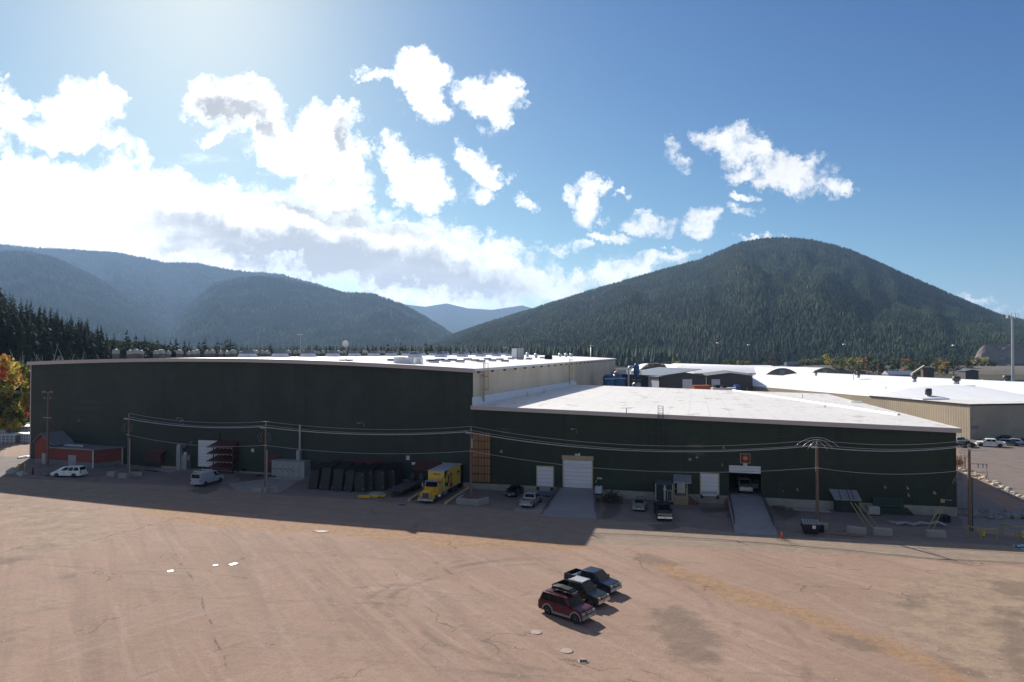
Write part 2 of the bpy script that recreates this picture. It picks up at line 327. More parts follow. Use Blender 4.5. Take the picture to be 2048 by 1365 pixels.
# ------------------------------------------------------------------ ground
def spaced(a, b, st, far, grow):
    mid = list(np.arange(a, b + 1e-6, st)); lo, hi = [], []; s = st; x = a
    while x > -far: s *= grow; x -= s; lo.append(x)
    s = st; x = b
    while x < far: s *= grow; x += s; hi.append(x)
    return np.array(lo[::-1] + mid + hi)
gx = spaced(-100, 100, .5, 14000, 1.22); gy = spaced(38, 142, .5, 14000, 1.2); gy = gy[gy > -600]
GX, GY = np.meshgrid(gx, gy)
GZ = np.interp(GX, GHX, GHZ)
near = (np.abs(GX) < 105) & (GY > 38) & (GY < 100)
GZ = GZ + np.where(near, (fbm(GX * .12, GY * .12, 4) - .5) * .07 * npss(0, 6, 100 - GY), 0)
GZ = GZ - .205
def gp(pts): return [(lambda p: (p.x, p.y))(G(x, y)) for x, y in pts]
def mask(polys, f):
    m = np.full(GX.shape, -9.)
    for P in polys: m = np.maximum(m, sdpoly(GX, GY, gp(P)) / (2 * f))
    return np.clip(.5 + m, 0, 1)
ORANGE = [[(260, 1020), (330, 1010), (520, 1038), (760, 1052), (960, 1070), (1160, 1088), (1190, 1100), (1080, 1098), (900, 1098), (700, 1074), (480, 1058), (330, 1042)],
          [(1290, 1128), (1340, 1125), (1440, 1160), (1560, 1198), (1660, 1238), (1790, 1280), (1900, 1330), (1960, 1365), (1900, 1372), (1780, 1312), (1640, 1254), (1520, 1218), (1440, 1192), (1350, 1160)]]
YELLOW = [[(1800, 1150), (2048, 1130), (2300, 1160), (2300, 1365), (2000, 1380), (1890, 1330), (1790, 1270), (1760, 1200)], [(0, 1185), (80, 1180), (90, 1215), (0, 1230)], [(0, 1000), (180, 1004), (250, 1060), (150, 1105), (0, 1110)]]
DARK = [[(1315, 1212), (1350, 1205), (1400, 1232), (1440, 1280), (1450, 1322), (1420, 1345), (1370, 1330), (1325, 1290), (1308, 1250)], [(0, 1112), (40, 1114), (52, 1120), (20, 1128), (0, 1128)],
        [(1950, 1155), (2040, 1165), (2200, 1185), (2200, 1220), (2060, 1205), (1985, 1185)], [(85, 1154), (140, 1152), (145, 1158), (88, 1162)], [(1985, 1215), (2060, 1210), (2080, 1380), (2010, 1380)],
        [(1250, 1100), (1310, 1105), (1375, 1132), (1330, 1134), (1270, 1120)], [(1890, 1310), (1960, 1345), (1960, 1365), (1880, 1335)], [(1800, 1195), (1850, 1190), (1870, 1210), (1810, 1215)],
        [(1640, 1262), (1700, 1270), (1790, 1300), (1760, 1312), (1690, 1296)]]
ROAD = [[(-400, 925), (0, 955), (200, 966), (420, 975), (560, 990), (740, 1003), (960, 1014), (1090, 1030), (1200, 1040), (1300, 1046), (1460, 1065), (1560, 1074), (1700, 1078), (1900, 1086), (2300, 1105), (2300, 1142), (1900, 1120), (1500, 1100), (1160, 1087), (960, 1068), (760, 1050), (520, 1030), (280, 1008), (0, 984), (-400, 955)]]
APRON = [[(-300, 900), (60, 915), (500, 930), (930, 962), (1910, 1005), (1915, 940), (1915, 870), (2500, 860), (2500, 1010), (2060, 1012), (2000, 985), (1955, 940), (1925, 940), (1930, 1060), (2300, 1110), (1900, 1090), (1460, 1068), (960, 1018), (420, 980), (0, 958), (-300, 940)]]
PAD = [[(455, 968), (560, 955), (600, 960), (560, 985), (480, 985)], [(300, 938), (345, 934), (370, 938), (340, 946)], [(1026, 1022), (1050, 1003), (1092, 1006), (1080, 1028)]]
OIL = [[(380, 980), (410, 968), (445, 966), (430, 985), (400, 990)], [(470, 950), (530, 948), (520, 960), (480, 962)], [(1445, 1010), (1470, 1010), (1490, 1070), (1475, 1068)], [(1300, 1050), (1350, 1046), (1360, 1058), (1310, 1062)], [(1400, 1016), (1450, 1016), (1450, 1026), (1400, 1026)], [(1555, 1000), (1590, 1010), (1600, 1030), (1565, 1045), (1548, 1020)], [(1210, 990), (1245, 1000), (1240, 1030), (1205, 1040)]]
far_ = npss(180, 420, GY + np.abs(GX) * .4)
grass = np.clip(npss(-80, -110, GX) * npss(165, 178, GY), 0, 1)
gravel = np.clip(.5 + np.maximum(sdpoly(GX, GY, gp([(1915, 1030), (1915, 960), (1960, 990), (2048, 1035), (2300, 1090), (2300, 1110), (1990, 1060), (1930, 1050)])), -9) / 2, 0, 1)
masks = dict(orange=mask(ORANGE, 1.6), yellow=mask(YELLOW, 5), dark=mask(DARK, 1.6), road=mask(ROAD, 1.0), apron=mask(APRON, 1.5), pad=mask(PAD, .25), oil=mask(OIL, 1.2), far=far_, grass=grass, gravel=gravel)
gm = bpy.data.materials.new('ground_surface'); n, l = nt(gm); b = n['Principled BSDF']; b.inputs['Roughness'].default_value = .85; b.inputs['Specular IOR Level'].default_value = .04
geo = n.new('ShaderNodeNewGeometry'); pos = geo.outputs['Position']
def NZ(scale, det=6, rough=.6, vec=pos, dist=0.):
    q = n.new('ShaderNodeTexNoise'); q.inputs['Scale'].default_value = scale; q.inputs['Detail'].default_value = det; q.inputs['Roughness'].default_value = rough; q.inputs['Distortion'].default_value = dist; l.new(vec, q.inputs['Vector']); return q.outputs[0]
def MR(v, a, b_, c=0., d=1., smooth=True):
    q = n.new('ShaderNodeMapRange'); q.interpolation_type = 'SMOOTHSTEP' if smooth else 'LINEAR'
    for i, x in zip((1, 2, 3, 4), (a, b_, c, d)): q.inputs[i].default_value = x
    l.new(v, q.inputs[0]); return q.outputs[0]
def ATT(name): q = n.new('ShaderNodeAttribute'); q.attribute_name = name; return q.outputs['Fac']
def MIX(f, a, b_, mode='MIX'):
    q = n.new('ShaderNodeMix'); q.data_type = 'RGBA'; q.blend_type = mode
    if hasattr(f, 'links'): l.new(f, q.inputs['Factor'])
    else: q.inputs['Factor'].default_value = f
    for i, x in ((6, a), (7, b_)):
        if hasattr(x, 'links'): l.new(x, q.inputs[i])
        else: q.inputs[i].default_value = (*x, 1)
    return q.outputs[2]
def MAPV(scale, rot=0.):
    q = n.new('ShaderNodeMapping'); q.vector_type = 'TEXTURE'; q.inputs['Scale'].default_value = tuple(1 / v for v in scale); q.inputs['Rotation'].default_value = (0, 0, rot); l.new(pos, q.inputs[0]); return q.outputs[0]
def EDGE(name, k=.9, sc_=.35, lo=.42, hi=.58):
    return MR(math_node(n, l, 'ADD', ATT(name), math_node(n, l, 'MULTIPLY', math_node(n, l, 'SUBTRACT', NZ(sc_, 8, .65), .5), k)), lo, hi)
base = MIX(MR(NZ(.05, 5, .6), .35, .65), GROUND_A, GROUND_B)
base = MIX(MR(NZ(.22, 8, .7), .45, .75, 0, .5), base, (.31, .235, .185))
# worn wheel streaks running across the lot
base = MIX(MR(NZ(.9, 6, .65, MAPV((.55, .03, 1), R(31))), .46, .68, 0, .42), base, (.20, .138, .108))
base = MIX(MR(NZ(1.2, 6, .65, MAPV((.8, .035, 1), R(36))), .5, .72, 0, .45), base, (.39, .28, .215))
base = MIX(MR(NZ(.9, 6, .65, MAPV((.06, 1, 1), R(-8))), .54, .74, 0, .4), base, (.18, .135, .115))
base = MIX(MR(NZ(.45, 10, .72), .48, .7, 0, .22), base, (.20, .14, .11))
base = MIX(MR(NZ(.16, 10, .75, dist=1.5), .54, .74, 0, .3), base, (.36, .262, .205))
base = MIX(math_node(n, l, 'MULTIPLY', EDGE('yellow', 1.5, .16, .3, .75), .75), base, MIX(MR(NZ(.5, 9, .75), .4, .62), (.335, .25, .17), (.235, .175, .13)))
road = MIX(MR(NZ(.5, 7, .65), .35, .7), ROAD_A, ROAD_B)
road = MIX(MR(NZ(.8, 6, .6, MAPV((.03, 1, 1), R(-12))), .5, .7, 0, .3), road, tuple(x * .8 for x in ROAD_A))
base = MIX(math_node(n, l, 'MULTIPLY', EDGE('apron', .6, .4, .35, .65), .85), base, MIX(MR(NZ(.35, 8, .7), .35, .7), (.15, .13, .118), (.20, .172, .152)))
base = MIX(EDGE('road', .35, .5), base, road)
base = MIX(EDGE('orange', 1.5, .3, .3, .8), base, MIX(MR(NZ(1.4, 8, .75), .35, .68), (.34, .215, .128), (.25, .16, .105)))
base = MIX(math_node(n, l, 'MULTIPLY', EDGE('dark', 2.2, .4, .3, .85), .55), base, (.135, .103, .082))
base = MIX(EDGE('pad', .2, 2), base, MIX(MR(NZ(1.5, 6), .35, .7), (.24, .22, .20), (.30, .27, .24)))
base = MIX(math_node(n, l, 'MULTIPLY', EDGE('oil', 1.0, .6, .36, .7), .6), base, (.075, .06, .052))
grv = n.new('ShaderNodeTexVoronoi'); grv.inputs['Scale'].default_value = 3.2; l.new(pos, grv.inputs['Vector'])
base = MIX(EDGE('gravel', .4, .5), base, MIX(MR(grv.outputs['Distance'], 0, .5), (.13, .115, .105), (.24, .21, .19)))
def SEG(a_px, b_px, wd, amt, col, base, brk=.45):  # a worn joint or rut running between two points
    a, b_ = G(*a_px), G(*b_px); d = (b_ - a); L = d.length; d.normalize()
    dx = n.new('ShaderNodeVectorMath'); dx.operation = 'SUBTRACT'; l.new(wvp, dx.inputs[0]); dx.inputs[1].default_value = (a.x, a.y, 0)
    al = n.new('ShaderNodeVectorMath'); al.operation = 'DOT_PRODUCT'; l.new(dx.outputs[0], al.inputs[0]); al.inputs[1].default_value = (d.x, d.y, 0)
    ac = n.new('ShaderNodeVectorMath'); ac.operation = 'DOT_PRODUCT'; l.new(dx.outputs[0], ac.inputs[0]); ac.inputs[1].default_value = (-d.y, d.x, 0)
    f = math_node(n, l, 'MULTIPLY', MR(math_node(n, l, 'ABSOLUTE', ac.outputs['Value']), wd, wd * .3), MR(math_node(n, l, 'ABSOLUTE', math_node(n, l, 'SUBTRACT', al.outputs['Value'], L / 2)), L / 2, L / 2 - 1.5))
    f = math_node(n, l, 'MULTIPLY', f, MR(NZ(.5, 5, .7), brk, brk + .18, 0, amt)); return MIX(f, base, col)
def RING(c_px, r, wd, amt, col, base, brk=.48):
    c = G(*c_px); dx = n.new('ShaderNodeVectorMath'); dx.operation = 'DISTANCE'; l.new(wvp, dx.inputs[0]); dx.inputs[1].default_value = (c.x, c.y, 0)
    f = MR(math_node(n, l, 'ABSOLUTE', math_node(n, l, 'SUBTRACT', dx.outputs['Value'], r)), wd, wd * .35); f = math_node(n, l, 'MULTIPLY', f, MR(NZ(.13, 5, .7), brk, brk + .12, 0, amt)); return MIX(f, base, col)
wq = n.new('ShaderNodeTexNoise'); wq.inputs['Scale'].default_value = .25; wq.inputs['Detail'].default_value = 6; l.new(pos, wq.inputs['Vector'])
w1 = n.new('ShaderNodeVectorMath'); w1.operation = 'MULTIPLY_ADD'; l.new(wq.outputs['Color'], w1.inputs[0]); w1.inputs[1].default_value = (.9, .9, 0); w1.inputs[2].default_value = (-.45, -.45, 0)
w2 = n.new('ShaderNodeVectorMath'); w2.operation = 'ADD'; l.new(pos, w2.inputs[0]); l.new(w1.outputs[0], w2.inputs[1])
w3 = n.new('ShaderNodeVectorMath'); w3.operation = 'MULTIPLY'; l.new(w2.outputs[0], w3.inputs[0]); w3.inputs[1].default_value = (1, 1, 0); wvp = w3.outputs[0]
DKR, LTR = (.13, .095, .078), (.38, .295, .24)
for a_, b_, wd, amt, cl in (((335, 1085), (400, 1180), .16, .8, DKR), ((400, 1180), (455, 1345), .14, .8, DKR), ((345, 1090), (290, 1150), .12, .6, DKR), ((860, 1118), (1000, 1212), .35, .55, DKR), ((1000, 1212), (1075, 1178), .2, .5, DKR), ((560, 1040), (760, 1365), .5, .35, DKR), ((640, 1080), (900, 1365), .6, .3, DKR), ((700, 1060), (1010, 1330), .5, .3, LTR), ((480, 1040), (600, 1365), .5, .3, LTR), ((240, 1365), (560, 1262), .12, .6, DKR), ((800, 1150), (905, 1190), .5, .5, LTR),
                          ((1500, 1130), (1840, 1145), .14, .8, DKR), ((1400, 1100), (1700, 1112), .12, .7, DKR), ((1780, 1130), (1880, 1150), .2, .8, DKR), ((1640, 1080), (1560, 1110), .14, .6, DKR), ((1880, 1135), (2048, 1128), .2, .5, DKR), ((1300, 1078), (1900, 1100), .3, .4, DKR), ((1450, 1085), (2048, 1125), .3, .35, LTR)):
    base = SEG(a_, b_, wd, amt, cl, base)
for c_, r_, wd, amt, cl in (((1120, 1205), 13.2, .5, .26, DKR), ((1120, 1205), 14.8, .5, .26, DKR), ((1150, 1260), 17, .5, .26, DKR), ((1150, 1260), 18.6, .5, .26, DKR), ((760, 1500), 26, .5, .26, LTR), ((760, 1500), 27.7, .5, .26, LTR), ((2100, 1180), 16, .5, .26, DKR), ((2100, 1180), 17.7, .5, .26, DKR), ((2100, 1180), 22, .5, .26, LTR), ((300, 1700), 30, .5, .26, DKR), ((300, 1700), 31.6, .5, .26, DKR)):
    base = RING(c_, r_, wd, amt, cl, base)
# thin cracks: edges of two cell patterns, wobbling
wv = n.new('ShaderNodeVectorMath'); wv.operation = 'ADD'; l.new(pos, wv.inputs[0])
nzc = n.new('ShaderNodeTexNoise'); nzc.inputs['Scale'].default_value = .35; nzc.inputs['Detail'].default_value = 5; l.new(pos, nzc.inputs['Vector'])
vs_ = n.new('ShaderNodeVectorMath'); vs_.operation = 'SCALE'; vs_.inputs['Scale'].default_value = 4.5; l.new(nzc.outputs['Color'], vs_.inputs[0]); l.new(vs_.outputs[0], wv.inputs[1])
for sc_, wd, brk in ((.055, .006, .5), (.11, .006, .56)):
    vo = n.new('ShaderNodeTexVoronoi'); vo.feature = 'DISTANCE_TO_EDGE'; vo.inputs['Scale'].default_value = sc_; l.new(wv.outputs[0], vo.inputs['Vector'])
    cr = math_node(n, l, 'MULTIPLY', MR(vo.outputs['Distance'], wd, wd * .3), MR(NZ(.12, 4), brk, brk + .08))
    base = MIX(math_node(n, l, 'MULTIPLY', cr, .5), base, (.08, .06, .05))
# stones and fine grain
vo = n.new('ShaderNodeTexVoronoi'); vo.inputs['Scale'].default_value = 1.1; l.new(pos, vo.inputs['Vector'])
st = math_node(n, l, 'MULTIPLY', MR(vo.outputs['Distance'], .09, .05), MR(NZ(.2, 4), .52, .6))
base = MIX(math_node(n, l, 'MULTIPLY', st, .8), base, (.46, .40, .34))
gr_ = math_node(n, l, 'MULTIPLY', MR(NZ(6, 8, .8), .3, .7, .80, 1.20, False), MR(NZ(1.3, 8, .75), .3, .7, .93, 1.07, False))
q = n.new('ShaderNodeVectorMath'); q.operation = 'SCALE'; l.new(base, q.inputs[0]); l.new(gr_, q.inputs['Scale']); base = q.outputs[0]
farc = MIX(MR(NZ(.012, 8, .7), .42, .58), (.095, .08, .06), (.06, .075, .035))
base = MIX(ATT('far'), base, farc)
base = MIX(ATT('grass'), base, MIX(MR(NZ(.3, 6), .35, .65), (.12, .13, .05), (.2, .19, .09)))
l.new(base, b.inputs['Base Color'])
bp = n.new('ShaderNodeBump'); bp.inputs['Strength'].default_value = .55; bp.inputs['Distance'].default_value = .12
l.new(math_node(n, l, 'ADD', NZ(1.2, 8, .7), math_node(n, l, 'MULTIPLY', NZ(9, 4, .7), .4)), bp.inputs['Height']); l.new(bp.outputs[0], b.inputs['Normal'])
grid_mesh('ground', GX, GY, GZ + .2, gm, masks)

# ------------------------------------------------------------------ mountains
def hill_mat(name, a, b_, rock=0.):
    m = bpy.data.materials.new(name); nn, ll = nt(m); bb = nn['Principled BSDF']; bb.inputs['Roughness'].default_value = 1; bb.inputs['Specular IOR Level'].default_value = 0
    g = nn.new('ShaderNodeNewGeometry'); q1 = nn.new('ShaderNodeTexNoise'); q1.inputs['Scale'].default_value = .02; q1.inputs['Detail'].default_value = 10; q1.inputs['Roughness'].default_value = .75; ll.new(g.outputs['Position'], q1.inputs['Vector'])
    r1 = nn.new('ShaderNodeMapRange'); r1.inputs[1].default_value = .4; r1.inputs[2].default_value = .62; ll.new(q1.outputs[0], r1.inputs[0])
    x = nn.new('ShaderNodeMix'); x.data_type = 'RGBA'; ll.new(r1.outputs[0], x.inputs['Factor']); x.inputs[6].default_value = (*a, 1); x.inputs[7].default_value = (*b_, 1)
    ll.new(x.outputs[2], bb.inputs['Base Color']); return m
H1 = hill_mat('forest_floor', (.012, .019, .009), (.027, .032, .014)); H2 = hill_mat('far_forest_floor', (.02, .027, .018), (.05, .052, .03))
class Layer:
    def __init__(s, pts, D0, D1, zb, shape, amp, freq, seed):
        s.px = np.array([p[0] for p in pts], float); s.py = np.array([p[1] for p in pts], float); s.D0, s.D1, s.zb, s.shape, s.amp, s.freq, s.seed = D0, D1, zb, shape, amp, freq, seed
    def z(s, u, t):                    # u in pixels of azimuth, t 0 foot .. 1 crest
        H = CAMH + (HZ - np.interp(u, s.px, s.py)) / FPX * s.D1
        tt = np.clip(t, 0, 1); p = tt ** s.shape
        p = np.where(t > 1, 1 - .9 * (t - 1), p)
        r = np.abs(fbm(u * s.freq + s.seed + tt * .9, tt * 1.3 + s.seed, 4) * 2 - 1); r2 = fbm(u * s.freq * 4 + s.seed, tt * 7 + 3, 4) - .5
        env = np.clip(tt * 1.15, 0, 1) * np.clip((1.0 - tt) * 2.2, 0, 1)
        return s.zb + np.maximum(H - s.zb, 4) * p + s.amp * np.maximum(H - s.zb, 20) * ((r - .35) * 1.0 + r2 * .35) * env
    def xy(s, u, t): Y = s.D0 + (s.D1 - s.D0) * t; return (u - CXP) / FPX * Y, Y
    def mesh(s, name, mat, nu, nv, u0, u1):
        U, T = np.meshgrid(np.linspace(u0, u1, nu), np.concatenate([np.linspace(0, 1, nv), np.linspace(1.03, 1.3, 8)]))
        X, Y = s.xy(U, T); return grid_mesh(name, X, Y, s.z(U, T), mat)
L_far = Layer([(-900, 480), (-300, 470), (0, 490), (62, 496), (150, 500), (232, 505), (330, 526), (392, 527), (460, 541), (560, 549), (640, 571), (700, 592), (760, 640), (820, 690), (1000, 706)], 3800, 7000, 0, 1.1, .5, .009, 4)
L_left = Layer([(-900, 520), (-300, 495), (0, 503), (50, 505), (110, 518), (190, 556), (270, 605), (330, 650), (390, 690), (450, 704), (600, 706)], 2500, 4600, 0, 1.15, .3, .009, 11)
L_mid = Layer([(250, 704), (330, 668), (370, 618), (430, 568), (500, 554), (560, 558), (620, 572), (690, 588), (745, 590), (800, 609), (850, 636), (895, 664), (930, 690), (1000, 704)], 2600, 4800, 0, 1.2, .36, .011, 23)
L_blue = Layer([(600, 640), (740, 600), (800, 608), (850, 614), (893, 607), (935, 617), (985, 620), (1045, 611), (1080, 622), (1200, 650), (1400, 700)], 8000, 12000, 0, 1.2, .05, .01, 31)
L_right = Layer([(780, 704), (850, 692), (930, 664), (1000, 640), (1060, 622), (1180, 584), (1300, 549), (1400, 521), (1440, 505), (1480, 488), (1520, 480), (1570, 477), (1625, 482), (1660, 490), (1700, 501), (1750, 523), (1800, 546), (1850, 568), (1900, 590), (1950, 612), (2000, 632), (2048, 643), (2200, 660), (2600, 690), (3000, 700)], 1250, 3300, 0, 1.0, .32, .011, 40)
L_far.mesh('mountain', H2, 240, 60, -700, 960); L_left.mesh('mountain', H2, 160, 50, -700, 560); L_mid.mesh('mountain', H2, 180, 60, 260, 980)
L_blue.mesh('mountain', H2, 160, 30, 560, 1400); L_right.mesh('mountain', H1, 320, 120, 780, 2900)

# a tree of the far woods: two jagged cones; thousands merged into one mass per wood
FOR = bpy.data.materials.new('far_conifers'); n2, l2 = nt(FOR); b2 = n2['Principled BSDF']; b2.inputs['Roughness'].default_value = .9; b2.inputs['Specular IOR Level'].default_value = .1
a2 = n2.new('ShaderNodeAttribute'); a2.attribute_name = 'tint'; l2.new(a2.outputs['Color'], b2.inputs['Base Color'])
def wood(name, label, P, hgt, seed, warm=.05, wide=.2):
    rs = np.random.RandomState(seed); N = len(P); k = 5
    ang = np.arange(k) / k * 2 * np.pi; tv = []
    for (z0, z1, r) in ((.08, .72, 1.0), (.42, 1.0, .62)):
        tv += [(r * np.cos(a), r * np.sin(a), z0 + .05 * (i % 2)) for i, a in enumerate(ang)] + [(0, 0, z1)]
    tv = np.array(tv); tf = []
    for o in (0, k + 1): tf += [(o + i, o + (i + 1) % k, o + k) for i in range(k)]
    tf = np.array(tf); nvt = len(tv)
    h = hgt * (.6 + .8 * rs.rand(N)); rr = h * wide * (.75 + .5 * rs.rand(N)); ro = rs.rand(N) * 6.28
    c, s = np.cos(ro)[:, None], np.sin(ro)[:, None]
    V = np.stack([(tv[:, 0] * c - tv[:, 1] * s) * rr[:, None] * (1 + .25 * rs.randn(N, nvt)) + P[:, 0:1], (tv[:, 0] * s + tv[:, 1] * c) * rr[:, None] * (1 + .25 * rs.randn(N, nvt)) + P[:, 1:2], tv[None, :, 2] * h[:, None] + P[:, 2:3]], -1).reshape(-1, 3)
    Fc = (tf[None] + (np.arange(N) * nvt)[:, None, None]).reshape(-1)
    me = bpy.data.meshes.new(name); me.vertices.add(len(V)); me.vertices.foreach_set('co', V.astype(np.float32).ravel())
    nf = len(Fc) // 3; me.loops.add(len(Fc)); me.loops.foreach_set('vertex_index', Fc.astype(np.int32)); me.polygons.add(nf)
    me.polygons.foreach_set('loop_start', np.arange(0, len(Fc), 3, dtype=np.int32)); me.polygons.foreach_set('loop_total', np.full(nf, 3, np.int32)); me.update()
    g = .6 + .8 * rs.rand(N) ** 1.5; clump = .35 + 1.3 * fbm(P[:, 0] * .008 + seed, P[:, 1] * .008, 4)
    colr = np.stack([.023 * g, .040 * g, .017 * g], -1) * clump[:, None]; yl = rs.rand(N) < warm * (clump > 1.05) * 4
    colr[yl] = np.stack([.07 + .04 * rs.rand(yl.sum()), .075 + .03 * rs.rand(yl.sum()), .03 + .01 * rs.rand(yl.sum())], -1)
    ca = me.attributes.new('tint', 'FLOAT_COLOR', 'POINT'); ca.data.foreach_set('color', np.concatenate([np.repeat(colr, nvt, 0), np.ones((N * nvt, 1))], 1).astype(np.float32).ravel())
    me.materials.append(FOR); o = bpy.data.objects.new(name, me); COL.objects.link(o); tag(o, label, 'forest', kind='stuff'); return o
def sown(Lr, N, u0, u1, t0, t1, seed, thin=.5):
    rs = np.random.RandomState(seed); u = u0 + (u1 - u0) * rs.rand(N * 3); t = t0 + (t1 - t0) * rs.rand(N * 3)
    Y = Lr.D0 + (Lr.D1 - Lr.D0) * t; keep = (rs.rand(N * 3) < Y / Lr.D1) & (fbm(u * .05, t * 25, 3) + .25 * rs.rand(N * 3) > thin)
    u, t = u[keep][:N], t[keep][:N]; x, y = Lr.xy(u, t); return np.stack([x, y, Lr.z(u, t) - .5], -1)
wood('forest', 'dense dark conifer forest covering the rounded mountain on the right', sown(L_right, 120000, 790, 2250, 0, 1.03, 1, .40), 12, 1, .035, .2)
wood('forest', 'hazy blue conifer forest on the long ridge at far left', sown(L_far, 40000, -120, 800, .2, 1.02, 2, .42), 18, 2, .02, .22)
wood('forest', 'hazy conifer forest on the dark slope dropping in from the left edge', sown(L_left, 28000, -120, 480, .0, 1.02, 3, .4), 17, 3, .02, .22)
wood('forest', 'hazy conifer forest on the middle hill below the clouds', sown(L_mid, 42000, 300, 960, .0, 1.02, 4, .4), 17, 4, .05, .22)
rs_ = np.random.RandomState(9); Nv = 16000
vy = 900 + 1800 * rs_.rand(Nv) ** .9; vu = -100 + 1450 * rs_.rand(Nv); vx = (vu - CXP) / FPX * vy
kp = (vu < 1180) | (vy > 1050); P_ = np.stack([vx, vy, np.zeros(Nv)], -1)[kp]
py_ = 350 + 170 * rs_.rand(700); pu_ = 150 + 300 * rs_.rand(700); wood('forest', 'thicket of conifers on the flat behind the boxy roof fans', np.stack([(pu_ - CXP) / FPX * py_, py_, 0 * py_], -1), 18.5, 6, .02, .17)
wood('forest', 'belt of conifers on the valley floor beyond the white roofs', P_, 25, 5, .03, .2)
# ------------------------------------------------------------------ single trees
def leafmat(name, col, var=.35, trans=.25):
    if name in _m: return _m[name]
    m = M(name, col, .75, 0, var, scale=.6, spec=.15); n, l = nt(m); b = n['Principled BSDF']; o = n['Material Output']
    t = n.new('ShaderNodeBsdfTranslucent'); src = b.inputs['Base Color'].links[0].from_socket; l.new(src, t.inputs['Color'])
    x = n.new('ShaderNodeMixShader'); x.inputs[0].default_value = trans; l.new(b.outputs[0], x.inputs[1]); l.new(t.outputs[0], x.inputs[2]); l.new(x.outputs[0], o.inputs['Surface'])
    return m
BARK = M('bark', (.10, .075, .055), .9, 0, .3)
PALEBARK = M('pale_bark', (.5, .46, .42), .85, 0, .25)
def conifer_crown(seed, h, w, n_wh=26, bare=.08):
    rs = random.Random(seed); mb = MB()
    for k in range(n_wh):
        f = k / (n_wh - 1); z = h * (bare + (1 - bare) * f); rad = w * (1 - f) ** .72 * (.8 + .35 * rs.random()) + .12
        nb = 5 + int(7 * (1 - f))
        for j in range(nb):
            a = rs.random() * 6.283; L = rad * (.6 + .6 * rs.random()); dr = -L * (.25 + .3 * rs.random()); wd = L * (.22 + .14 * rs.random())
            ca, sa = math.cos(a), math.sin(a); zz = z + rs.uniform(-.5, .5) * h / n_wh
            p0 = (0, 0, zz + .1); pm1 = (ca * L * .55 - sa * wd, sa * L * .55 + ca * wd, zz + dr * .5 - .15); pm2 = (ca * L * .55 + sa * wd, sa * L * .55 - ca * wd, zz + dr * .5 - .15); pt = (ca * L, sa * L, zz + dr)
            pu = (ca * L * .5, sa * L * .5, zz + dr * .25 + .12 * L)
            mb.add([p0, pm1, pt, pm2, pu], [(0, 1, 4), (1, 2, 4), (2, 3, 4), (3, 0, 4)])
    mb.tube((0, 0, h * .92), (0, 0, h * 1.03), .12, 5, .01)
    return mb
CON1 = leafmat('dark_needles', (.022, .034, .02)); CON2 = leafmat('green_needles', (.034, .048, .024)); CON3 = leafmat('brown_needles', (.06, .05, .026))
def conifer(label, cat, group, seed, h, w, mat):
    t = thing('conifer', label, cat, group=group)
    MB().tube((0, 0, -1), (0, 0, h * .9), h * .014, 7, .05).build('trunk', BARK, t)
    conifer_crown(seed, h, w).build('crown', mat, t); return t
def broadleaf(label, seed, h, cw, cols, z0=.25, leaves=900, group=None, cat='tree', name='autumn_tree', lsz=.55):
    rs = random.Random(seed); t = thing(name, label, cat, group=group)
    tr = MB(); tr.tube((0, 0, -.5), (0, 0, h * .45), h * .022, 8, h * .014)
    cl = []
    for k in range(15):
        a = rs.random() * 6.28; q = Vector((math.cos(a) * cw * rs.uniform(.2, .75), math.sin(a) * cw * rs.uniform(.2, .75), h * rs.uniform(z0 + .12, .95))); cl.append((q, cw * rs.uniform(.22, .42)))
        tr.tube((0, 0, h * rs.uniform(.2, .45)), q, h * .009, 5, .03)
    cl.append((Vector((0, 0, h * .8)), cw * .5))
    tr.build('trunk', BARK, t)
    mb = MB()
    for k in range(leaves):
        c, r_ = rs.choice(cl); d = Vector((rs.gauss(0, 1), rs.gauss(0, 1), rs.gauss(0, .8))).normalized() * r_ * rs.random() ** .35
        p = c + d; s = lsz * rs.uniform(.6, 1.3); u = Vector((rs.gauss(0, 1), rs.gauss(0, 1), rs.gauss(0, 1))).normalized(); v = u.orthogonal().normalized()
        ci = min(len(cols) - 1, int((cl.index((c, r_)) * .37 % 1) * len(cols))) if rs.random() < .86 else rs.randrange(len(cols))
        mb.cur = ci; mb.add([p - u * s, p - v * s * .6, p + u * s, p + v * s * .6], [(0, 1, 2, 3)])
    mb.build('crown', cols, t); return t
RED = leafmat('red_leaves', (.42, .09, .045), trans=.45); ORA = leafmat('orange_leaves', (.42, .20, .05), trans=.45); YLW = leafmat('yellow_leaves', (.40, .32, .07), trans=.45); GRN = leafmat('green_leaves', (.10, .14, .03)); OLV = leafmat('olive_leaves', (.12, .13, .04)); DGRN = leafmat('dark_leaves', (.045, .06, .025)); RUST = leafmat('rust_leaves', (.13, .085, .045))

